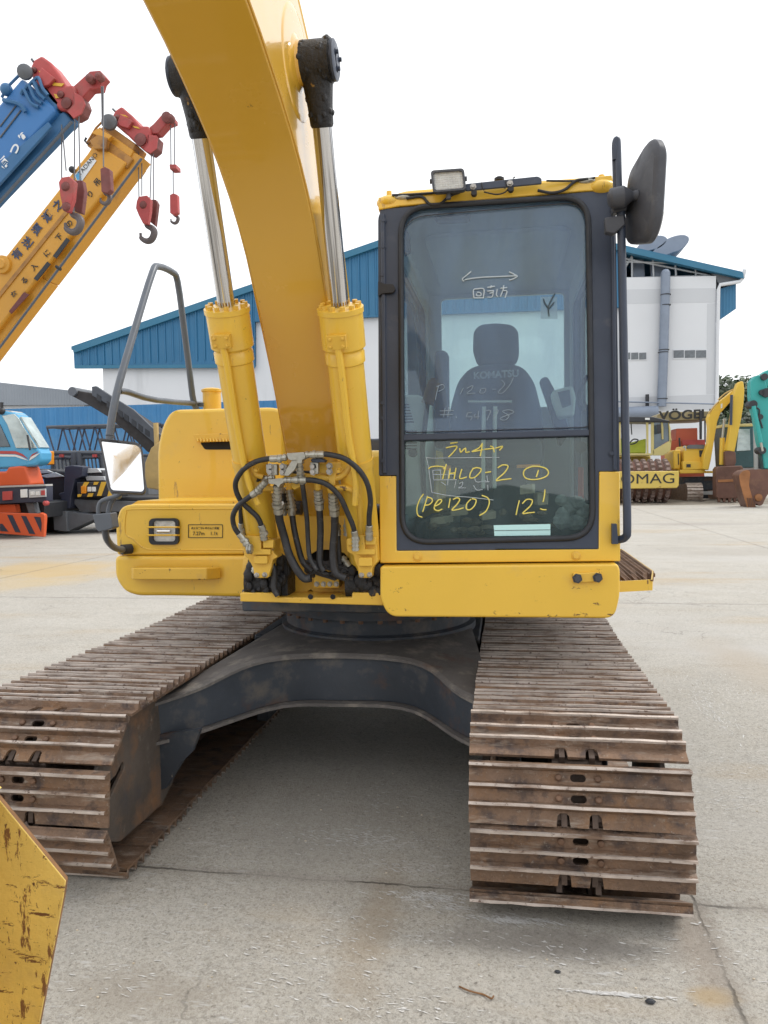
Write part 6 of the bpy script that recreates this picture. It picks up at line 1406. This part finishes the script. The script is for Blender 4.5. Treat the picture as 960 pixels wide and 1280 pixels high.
def tree(px, py_top, Y, w, label, seedn, lm_, n=5200):
    random.seed(seedn)
    t = P(px, py_top, Y=Y); h = t.z; root = thing('tree', label, 'tree', (t.x, Y, 0), 'trees beyond the warehouse')
    mb = MB(); mb.tube([(t.x, Y, 0), (t.x+.1, Y, h*.3), (t.x-.1, Y+.2, h*.6)], .25, 8, 3, rr=lambda q: .32*(1-q*.6)+.03)
    for k in range(7):
        a = random.uniform(0, 6.28); z = h*random.uniform(.3, .55); mb.tube([(t.x, Y, z), (t.x+math.cos(a)*w*.3, Y+math.sin(a)*w*.3, z+h*.2), (t.x+math.cos(a)*w*.45, Y+math.sin(a)*w*.4, z+h*.3)], .08, 5, 3)
    mb.build('trunk', M['bark'], root)
    cl = []
    for k in range(30):
        a = random.uniform(0, 6.28); q = random.random()**.6; zz = random.uniform(.25, .93); cl.append((Vector((t.x+math.cos(a)*q*w*.5*math.sqrt(max(.1, 1-(zz*1.0-.55)**2*3)), Y+math.sin(a)*q*w*.4, h*zz)), random.uniform(.10, .20)*w))
    mb = MB()
    for k in range(n):
        c, r = random.choice(cl); d = Vector((random.gauss(0, 1), random.gauss(0, 1), random.gauss(0, 1))).normalized()*r*random.uniform(.55, 1.08); p = c+Vector((d.x, d.y, d.z*.75))
        s = random.uniform(.14, .32); a = Vector((random.gauss(0, 1), random.gauss(0, 1), random.gauss(0, .6))).normalized(); b = a.orthogonal().normalized()
        mb.add([p-a*s, p+b*s*.55, p+a*s, p-b*s*.55], [(0, 1, 2, 3)])
    mb.build('crown', lm_, root, smooth=0)
tree(912, 475, 70, 8.0, 'leafy tree rising just right of the white warehouse wall', 11, M['leaf'])
tree(948, 481, 74, 9, 'dark tree rising behind the raised teal excavator arm', 12, M['leaf2'])
tree(985, 470, 66, 8, 'green tree standing at the far right edge behind the teal excavator', 13, M['leaf'])
tree(925, 520, 60, 9, 'low bushy dark tree behind the small yellow excavator', 14, M['leaf2'], 4200)

# ---------------------------------------------------------------- padfoot roller
def Zr(u, v): return (770+u*.19792, 470+v*.19792)
ro_ = thing('road_roller', 'pale yellow padfoot road roller with rusty studded drum seen beside the cab door rail', 'road roller', (6, 33, 0))
YR_ = 32.0
pc = P(*Zr(180, 650), Y=YR_+.8); x0 = P(*Zr(-150, 650), Y=YR_).x; x1 = P(*Zr(358, 650), Y=YR_).x; zc = .93; dR = .90
mb = MB(); mb.cyl((x0, YR_+.9, zc), (x1, YR_+.9, zc), dR-.1, 40); dr = mb.build('drum', M['drum'], ro_)
mb = MB()
nc = 11
for j in range(nc):
    for i in range(22):
        a = 2*math.pi*(i+.5*(j % 2))/22; c = Vector((x0+(x1-x0)*(j+.5)/nc, YR_+.9+math.cos(a)*dR, zc+math.sin(a)*dR)); n_ = Vector((0, math.cos(a), math.sin(a))); t_ = Vector((0, -math.sin(a), math.cos(a)))
        w = .078
        A = [c-n_*.12+Vector((sx*w*1.3, 0, 0))+t_*sy*w*1.3 for sx, sy in ((-1, -1), (1, -1), (1, 1), (-1, 1))]; B_ = [c+Vector((sx*w*.75, 0, 0))+t_*sy*w*.75 for sx, sy in ((-1, -1), (1, -1), (1, 1), (-1, 1))]
        mb.loft([A, B_])
mb.build('drum_pad', M['drumpad'], dr, smooth=0, kind='stuff')
fr2 = part('drum_frame', L_(Zr, [(-190, 604), (395, 600), (398, 690), (385, 708), (-190, 716)]), YR_, .18, M['roller_yellow'], ro_, .03, off=-.25)
mb = MB(); zf = P(*Zr(0, 640), Y=YR_).z; mb.box(x1+.02, x1+.20, YR_-.2, YR_+2.2, zf-.2, zf+.2); mb.box(x0-.2, x0-.02, YR_-.2, YR_+2.2, zf-.2, zf+.2); mb.build('frame_side', M['roller_yellow'], fr2, bevel=.02)
text('lettering', 'BOMAG', .56, P(*Zr(168, 652), Y=YR_-.262), (1, 0, 0), (0, 0, 1), M['ink_black'], fr2, .004, bold=0, sx=1.25)
cbk = part('cab_pillar', L_(Zr, [(-190, 290), (30, 292), (30, 490), (-190, 495)]), YR_, .1, M['roller_cream'], ro_, off=1.6)
bpy.data.objects.remove(cbk)
mb = MB()
for pts in ([(222, 290), (240, 290), (240, 495), (222, 495)], [(190, 290), (205, 290), (205, 490), (195, 490)], [(285, 285), (295, 285), (300, 330), (300, 400), (290, 400)], [(332, 290), (345, 330), (350, 420), (338, 420)], [(-190, 285), (-175, 285), (-175, 495), (-190, 495)], [(20, 285), (30, 285), (30, 495), (20, 495)], [(232, 470), (338, 410), (352, 395), (345, 470), (300, 502), (235, 502)]): PR(mb, L_(Zr, pts), YR_+1.7, .08)
PR(mb, L_(Zr, [(-190, 488), (232, 488), (232, 502), (-190, 502)]), YR_+1.7, 1.3)
cabf = mb.build('cab_frame', M['roller_cream'], ro_, bevel=.01)
part('cab_roof', L_(Zr, [(-195, 262), (-180, 255), (235, 258), (340, 282), (338, 292), (-195, 290)]), YR_, 1.5, M['black_steel'], ro_, .03, off=1.6)
part('roof_lamp', L_(Zr, [(185, 264), (213, 264), (213, 277), (185, 277)]), YR_, .08, M['lens'], ro_, off=1.5)
part('cab_window', L_(Zr, [(234, 295), (332, 295), (338, 405), (234, 470)]), YR_, .03, M['bgglass'], cabf, off=1.78)
part('seat', L_(Zr, [(-100, 400), (-20, 395), (60, 395), (70, 440), (95, 420), (190, 395), (190, 488), (-100, 488)]), YR_, .5, M['lime'], ro_, .04, off=2.3)
mb = MB(); mb.tube([P(*Zr(80, 430), Y=YR_+2), P(*Zr(110, 400), Y=YR_+2), P(*Zr(140, 405), Y=YR_+2), P(*Zr(120, 425), Y=YR_+2), P(*Zr(90, 432), Y=YR_+2)], .03, 6, 4); mb.tube([P(*Zr(95, 300), Y=YR_+2), P(*Zr(100, 370), Y=YR_+2)], .025, 5); mb.build('steering_wheel', M['black_steel'], ro_)
part('mirror', L_(Zr, [(257, 305), (283, 303), (285, 362), (262, 365)]), YR_, .06, M['black_steel'], ro_, .02, off=1.4)
mb = MB(); mb.box(x0+.3, x1-.3, YR_+3.0, YR_+6.4, .9, 2.0); mb.build('rear_body', M['roller_yellow'], ro_, bevel=.06)
for x in (x0+.1, x1-.5): 
    mb = MB(); mb.lathe((x, YR_+4.9, .75), (1, 0, 0), [(0, .3), (0, .65), (.1, .75), (.4, .75), (.5, .65), (.5, .3)], 26); mb.build('wheel', M['tyre'], ro_)

# ---------------------------------------------------------------- paver with khaki canopy
pv = thing('road_paver', 'road paver under a khaki canopy with lettering, standing behind the roller', 'paver', (8.5, 38, 0))
YP = 37.0
cn = part('canopy', L_(Zr, [(238, 285), (262, 245), (300, 228), (600, 222), (606, 272), (560, 276), (300, 284)]), YP, 2.6, M['canvas'], pv, .03)
text('lettering', 'VÖGELE', .56, P(*Zr(452, 246), Y=YP-.01), (1, 0, .02), (0, 0, 1), M['ink_black'], cn, .004, bold=.016, sx=1.22)
mb = MB()
for u in (530, 535): pass
PR(mb, L_(Zr, [(528, 218), (544, 218), (543, 400), (530, 400)]), YP-.1, .1); mb.build('exhaust_stack', M['black_steel'], pv)
mb = MB()
for u in (330, 560): PR(mb, L_(Zr, [(u, 280), (u+8, 280), (u+8, 420), (u, 420)]), YP+.4, .1)
mb.build('canopy_post', M['grey_steel'], pv)
part('control_box', L_(Zr, [(382, 332), (515, 328), (516, 408), (378, 408)]), YP, 1.2, M['orange_red'], pv, .03, off=.3)
hb = part('hopper', L_(Zr, [(340, 430), (352, 408), (562, 402), (568, 470), (555, 560), (560, 640), (345, 640)]), YP, 2.2, M['orange_red'], pv, .03, off=.2)
part('hopper_panel', L_(Zr, [(418, 404), (562, 402), (562, 432), (418, 436)]), YP, .06, M['crane_red'], hb, off=.13)
mb = MB(); mb.tube([P(*Zr(400, 390), Y=YP), P(*Zr(405, 470), Y=YP)], .04, 6); mb.box(5, 10, YP+.3, YP+2.4, 0, .6); mb.build('undercarriage', M['black_steel'], pv)

# ---------------------------------------------------------------- small yellow excavator
def bgexc(t, Y, f, body, ymat, cabm, boomp, armp, bucketp, cabp, winp, trk, bodyp):
    pass
e2 = thing('excavator', 'small yellow excavator parked beyond the roller with a rusty toothed bucket on the ground', 'excavator', (9.5, 34, 0))
YE = 33.5
part('engine_hood', L_(Zr, [(430, 465), (440, 442), (560, 438), (566, 592), (430, 592)]), YE, 1.8, M['bg_yellow'], e2, .03, off=.2)
part('counterweight', L_(Zr, [(360, 480), (372, 468), (408, 464), (410, 590), (366, 590)]), YE, 1.8, M['bg_yellow'], e2, .05, off=.4)
part('lower_body', L_(Zr, [(400, 592), (560, 592), (566, 600), (700, 600), (700, 612), (405, 616)]), YE, 1.8, M['bg_yellow'], e2, .02)
pn = part('tool_box', L_(Zr, [(420, 540), (540, 540), (545, 590), (425, 592)]), YE, .3, M['bg_yellow'], e2, .02)
part('lamp', L_(Zr, [(445, 556), (472, 556), (472, 576), (445, 576)]), YE, .03, M['black_steel'], pn, off=-.02)
part('decal', L_(Zr, [(390, 490), (396, 490), (398, 560), (392, 560)]), YE, .01, M['ink_black'], e2, off=.385)
part('grille', L_(Zr, [(526, 470), (560, 468), (560, 510), (528, 510)]), YE, .05, M['black_steel'], e2, off=.17)
part('hood_top', L_(Zr, [(446, 444), (470, 434), (558, 434), (562, 460), (448, 458)]), YE, .1, M['grey_steel'], e2, off=.14)
mb = MB(); mb.tube([P(*Zr(426, 455), Y=YE), P(*Zr(434, 442), Y=YE), P(*Zr(440, 470), Y=YE)], .03, 6, 3); mb.build('mirror_bracket', M['white_dusty'], e2)
b3 = part('boom', L_(Zr, [(548, 590), (556, 500), (585, 420), (590, 330), (582, 265), (600, 225), (650, 165), (720, 110), (775, 62), (785, 90), (735, 150), (700, 190), (660, 235), (640, 290), (625, 380), (610, 470), (600, 530), (585, 595)]), YE, .45, M['bg_yellow'], e2, .03, off=-.3)
part('boom_decal', L_(Zr, [(662, 178), (672, 172), (672, 200), (662, 205)]), YE, .01, M['ink_white'], b3, off=-.312)
mb = MB(); mb.tube([P(*Zr(645, 150), Y=YE-.3), P(*Zr(690, 110), Y=YE-.3), P(*Zr(740, 85), Y=YE-.3)], .035, 6, 3); mb.tube([P(*Zr(583, 240), Y=YE-.3), P(*Zr(620, 190), Y=YE-.3), P(*Zr(650, 160), Y=YE-.3)], .03, 6, 3); mb.build('boom_pipe', M['tan'], b3)
ar = part('arm', L_(Zr, [(770, 45), (790, 32), (805, 35), (812, 90), (806, 180), (790, 280), (775, 350), (750, 478), (698, 472), (720, 350), (735, 230), (745, 120)]), YE, .4, M['bg_yellow'], e2, .03, off=-.9)
mb = MB(); mb.cyl(P(*Zr(730, 120), Y=YE-1.0), P(*Zr(725, 310), Y=YE-1.0), .055, 10); mb.build('arm_cylinder', M['frame'], ar)
mb = MB(); mb.cyl(P(*Zr(668, 560), Y=YE-.4), P(*Zr(672, 390), Y=YE-.4), .10, 12); cy = mb.build('boom_cylinder', M['bg_yellow'], e2); mb = MB(); mb.cyl(P(*Zr(672, 392), Y=YE-.4), P(*Zr(684, 270), Y=YE-.4), .05, 12); mb.build('rod', M['fitting'], cy)
part('linkage', L_(Zr, [(690, 478), (715, 470), (755, 480), (760, 540), (750, 572), (690, 570)]), YE, .3, M['bucket_rust'], e2, .02, off=-.9)
cb3 = part('cab', L_(Zr, [(675, 312), (690, 305), (858, 302), (868, 312), (872, 580), (690, 582), (680, 400)]), YE, 1.5, M['teal_dark'], e2, .04, off=.1)
part('cab_roof', L_(Zr, [(668, 325), (674, 306), (860, 300), (868, 318), (800, 320)]), YE, 1.5, M['roller_cream'], cb3, .02, off=.06)
part('cab_window', L_(Zr, [(775, 335), (845, 335), (850, 470), (760, 475)]), YE, .04, M['bgglass_lit'], cb3, .01, off=.07)
part('cab_window', L_(Zr, [(690, 335), (712, 335), (705, 470), (690, 475)]), YE, .04, M['bgglass'], cb3, .01, off=.07)
bk2 = part('bucket', L_(Zr, [(632, 590), (645, 572), (795, 566), (805, 585), (808, 620), (802, 760), (800, 772), (645, 775), (632, 760)]), YE, .55, M['bucket_rust'], e2, .03, off=-1.3)
part('bucket_lip', L_(Zr, [(645, 655), (804, 650), (804, 665), (645, 672)]), YE, .03, M['bucket_orange'], bk2, .01, off=-1.33)
for k in range(5): u = 648+k*33; part('tooth', L_(Zr, [(u-6, 768), (u+14, 768), (u+10, 798), (u-2, 798)]), YE, .12, M['bucket_rust'], bk2, .01, off=-1.28)
for xc_u, w_u in ((492, 50), (768, 50)):
    c = P(*Zr(xc_u, 700), Y=YE); hw = .30; ybk = YE+3.2
    mb = MB(); prof = [(YE-.25+.36-.36*math.sin(R_(a)), .40+.38*math.cos(R_(a))) for a in range(0, 181, 15)]+[(ybk-.36*0, .02)]+[(ybk+.36*math.sin(R_(a)), .40-.38*math.cos(R_(a))) for a in range(15, 180, 15)]+[(ybk, .78)]
    mb.prism([(c.x-hw, y, z) for y, z in prof], (2*hw, 0, 0)); tk = mb.build('crawler_track', M['shoe'], e2)
    mb = MB()
    for k in range(9): a = R_(8+k*20); mb.obox(Vector((c.x, YE+.11-.37*math.sin(a), .40+.39*math.cos(a))), (hw+.01, 0, 0), Vector((0, -math.cos(a), -math.sin(a)))*.05, Vector((0, -math.sin(a), math.cos(a)))*.02)
    mb.build('grouser', M['shoe_tip'], tk)
part('chassis', L_(Zr, [(420, 640), (640, 635), (640, 720), (530, 720), (430, 705)]), YE, 1.5, M['frame_dull'], e2, .02, off=.5)
part('white_beam', L_(Zr, [(541, 730), (628, 725), (628, 748), (541, 750)]), YE, .2, M['white_dusty'], e2, off=.1)

# ---------------------------------------------------------------- teal excavator, mostly outside the frame
e3 = thing('excavator', 'teal excavator at the right edge with its arm down and a curled rusty bucket', 'excavator', (13, 29.5, 0))
YT = 29.0
a3 = part('arm', L_(Zr, [(852, 35), (880, 0), (905, -8), (935, 10), (960, 80), (975, 150), (968, 300), (985, 470), (990, 585), (940, 585), (930, 500), (905, 420), (880, 260), (862, 200), (852, 120)]), YT, .45, M['teal'], e3, .03)
part('boom', L_(Zr, [(900, 0), (960, -40), (1100, 30), (1400, 300), (1420, 420), (1340, 360), (1080, 130), (940, 60)]), YT, .5, M['teal'], e3, .03, off=.5)
mb = MB(); mb.cyl(P(*Zr(868, 190), Y=YT-.1), P(*Zr(915, 420), Y=YT-.1), .075, 12); mb.build('bucket_cylinder', M['teal'], e3)
mb = MB(); mb.cyl(P(*Zr(915, 420), Y=YT-.1), P(*Zr(925, 475), Y=YT-.1), .045, 12); mb.build('rod', M['fitting'], e3)
mb = MB()
for u, v, r in ((868, 178, .14), (925, 103, .10), (952, 105, .16), (925, 470, .13), (912, 258, .10), (940, 5, .12)): mb.cyl(P(*Zr(u, v), Y=YT-.12), P(*Zr(u, v), Y=YT-.12)+Vector((0, .5, 0)), r, 16)
mb.tube([P(*Zr(885, 200), Y=YT-.1), P(*Zr(905, 215), Y=YT-.12), P(*Zr(905, 260), Y=YT-.1), P(*Zr(925, 330), Y=YT-.1)], .03, 6, 3)
mb.build('pivot', M['black_steel'], a3)
part('linkage', L_(Zr, [(905, 470), (940, 455), (965, 520), (975, 590), (935, 592), (925, 540)]), YT, .3, M['teal_dark'], e3, .02, off=.1)
b4 = part('bucket', rpoly(L_(Zr, [(778, 625), (800, 600), (840, 590), (990, 588), (1010, 620), (1000, 700), (950, 760), (925, 815), (905, 822), (885, 800), (880, 832), (835, 836), (815, 780)]), 3), YT, .9, M['bucket_rust'], e3, .03)
part('bucket_side', rpoly(L_(Zr, [(778, 625), (800, 600), (835, 592), (850, 610), (840, 690), (862, 770), (885, 835), (832, 838), (812, 775), (785, 680)]), 3), YT, .06, M['bucket_orange'], b4, .01, off=-.05)
mb = MB()
for k in range(5): PR(mb, L_(Zr, [(828+k*11, 770), (833+k*11, 770), (842+k*10, 836), (838+k*10, 838)]), YT-.07, .02)
mb.build('wear_strip', M['bucket_rust'], b4)
mb = MB(); mb.lathe(P(*Zr(900, 768), Y=YT-.02), (0, -1, 0), [(0, .14), (.04, .12), (.06, .05)], 16); mb.build('pivot', M['bucket_orange'], b4)
mb = MB(); mb.box(12.2, 16.5, 30.5, 33.2, 1.0, 2.2); mb.box(12.4, 13.9, 30.4, 32, 2.2, 3.0); mb.build('upper_body', M['teal'], e3, bevel=.06)
mb = MB(); mb.box(12.0, 16.4, 30.3, 30.9, 0, .85); mb.box(12.0, 16.4, 32.8, 33.4, 0, .85); mb.build('crawler_track', M['shoe'], e3, bevel=.2, bseg=5)
# dusty white machine panel between the two excavators
wt = thing('site_container', 'dusty white container glimpsed between the small yellow and teal excavators', 'container', (12, 38, 0))
part('body', L_(Zr, [(868, 335), (885, 325), (1000, 325), (1000, 700), (868, 700)]), 37.0, 2.4, M['white_dusty'], wt, .05)
part('opening', L_(Zr, [(900, 470), (925, 440), (945, 440), (945, 585), (900, 585)]), 37.0, .04, M['black_steel'], wt, off=-.03)

# ---------------------------------------------------------------- sheds behind the viewpoint (seen only in the glass)
sd = thing('open_shed', 'dark gabled shed behind the viewpoint, reflected in the lower cab window', 'shed', (0, -32, 0))
mb = MB(); mb.prism([(-14, -30, 0), (-14, -30, 4.6), (0, -30, 7.6), (16, -30, 4.2), (16, -30, 0)], (0, -12, 0)); mb.build('shed_body', M['grey_steel'], sd)

# ================================================================ WORLD, SUN, VIEW
w = bpy.data.worlds.new('World'); SC.world = w; w.use_nodes = True; nt = w.node_tree; N = nt.nodes; L = nt.links; N.clear()
SUN_EL, SUN_AZ = 52.0, 62.0     # azimuth measured from +Y towards +X
sky = N.new('ShaderNodeTexSky'); sky.sky_type = 'NISHITA'; sky.sun_disc = False; sky.sun_elevation = R_(SUN_EL); sky.sun_rotation = R_(SUN_AZ)
sky.air_density = 1.0; sky.dust_density = 4.0; sky.ozone_density = 1.0
hs_ = N.new('ShaderNodeHueSaturation'); hs_.inputs['Saturation'].default_value = .12; L.new(sky.outputs[0], hs_.inputs['Color'])
# overcast layer: soft, nearly even cloud
tc = N.new('ShaderNodeTexCoord'); no = N.new('ShaderNodeTexNoise'); no.inputs['Scale'].default_value = 1.6; no.inputs['Detail'].default_value = 5
L.new(tc.outputs['Generated'], no.inputs['Vector'])
mr = N.new('ShaderNodeMapRange'); mr.inputs[1].default_value = .3; mr.inputs[2].default_value = .7; mr.inputs[3].default_value = .0; mr.inputs[4].default_value = 1; L.new(no.outputs['Fac'], mr.inputs[0])
cl1 = N.new('ShaderNodeMix'); cl1.data_type = 'RGBA'; cl1.inputs[6].default_value = (12.6, 12.9, 13.4, 1); cl1.inputs[7].default_value = (14.2, 14.4, 14.6, 1); L.new(mr.outputs[0], cl1.inputs[0])
mx = N.new('ShaderNodeMix'); mx.data_type = 'RGBA'; mx.inputs[0].default_value = .8; L.new(hs_.outputs[0], mx.inputs[6]); L.new(cl1.outputs[2], mx.inputs[7])
bg = N.new('ShaderNodeBackground'); bg.inputs[1].default_value = .10; L.new(mx.outputs[2], bg.inputs[0]); ow = N.new('ShaderNodeOutputWorld'); L.new(bg.outputs[0], ow.inputs[0])
sl = bpy.data.lights.new('sun', 'SUN'); sl.energy = 1.3; sl.angle = R_(15); sl.color = (1, .97, .92); so_ = bpy.data.objects.new('sun', sl); COL.objects.link(so_)
dv = Vector((math.sin(R_(SUN_AZ))*math.cos(R_(SUN_EL)), math.cos(R_(SUN_AZ))*math.cos(R_(SUN_EL)), math.sin(R_(SUN_EL))))
so_.rotation_euler = dv.to_track_quat('Z', 'Y').to_euler(); so_.location = (5, 5, 20)
SC.view_settings.view_transform = 'Standard'; SC.view_settings.look = 'None'; SC.view_settings.exposure = 0.27; SC.view_settings.gamma = 1; SC.view_settings.use_curve_mapping = False
SC.cycles.max_bounces = 8; SC.cycles.transparent_max_bounces = 16; SC.cycles.caustics_reflective = False; SC.cycles.caustics_refractive = False
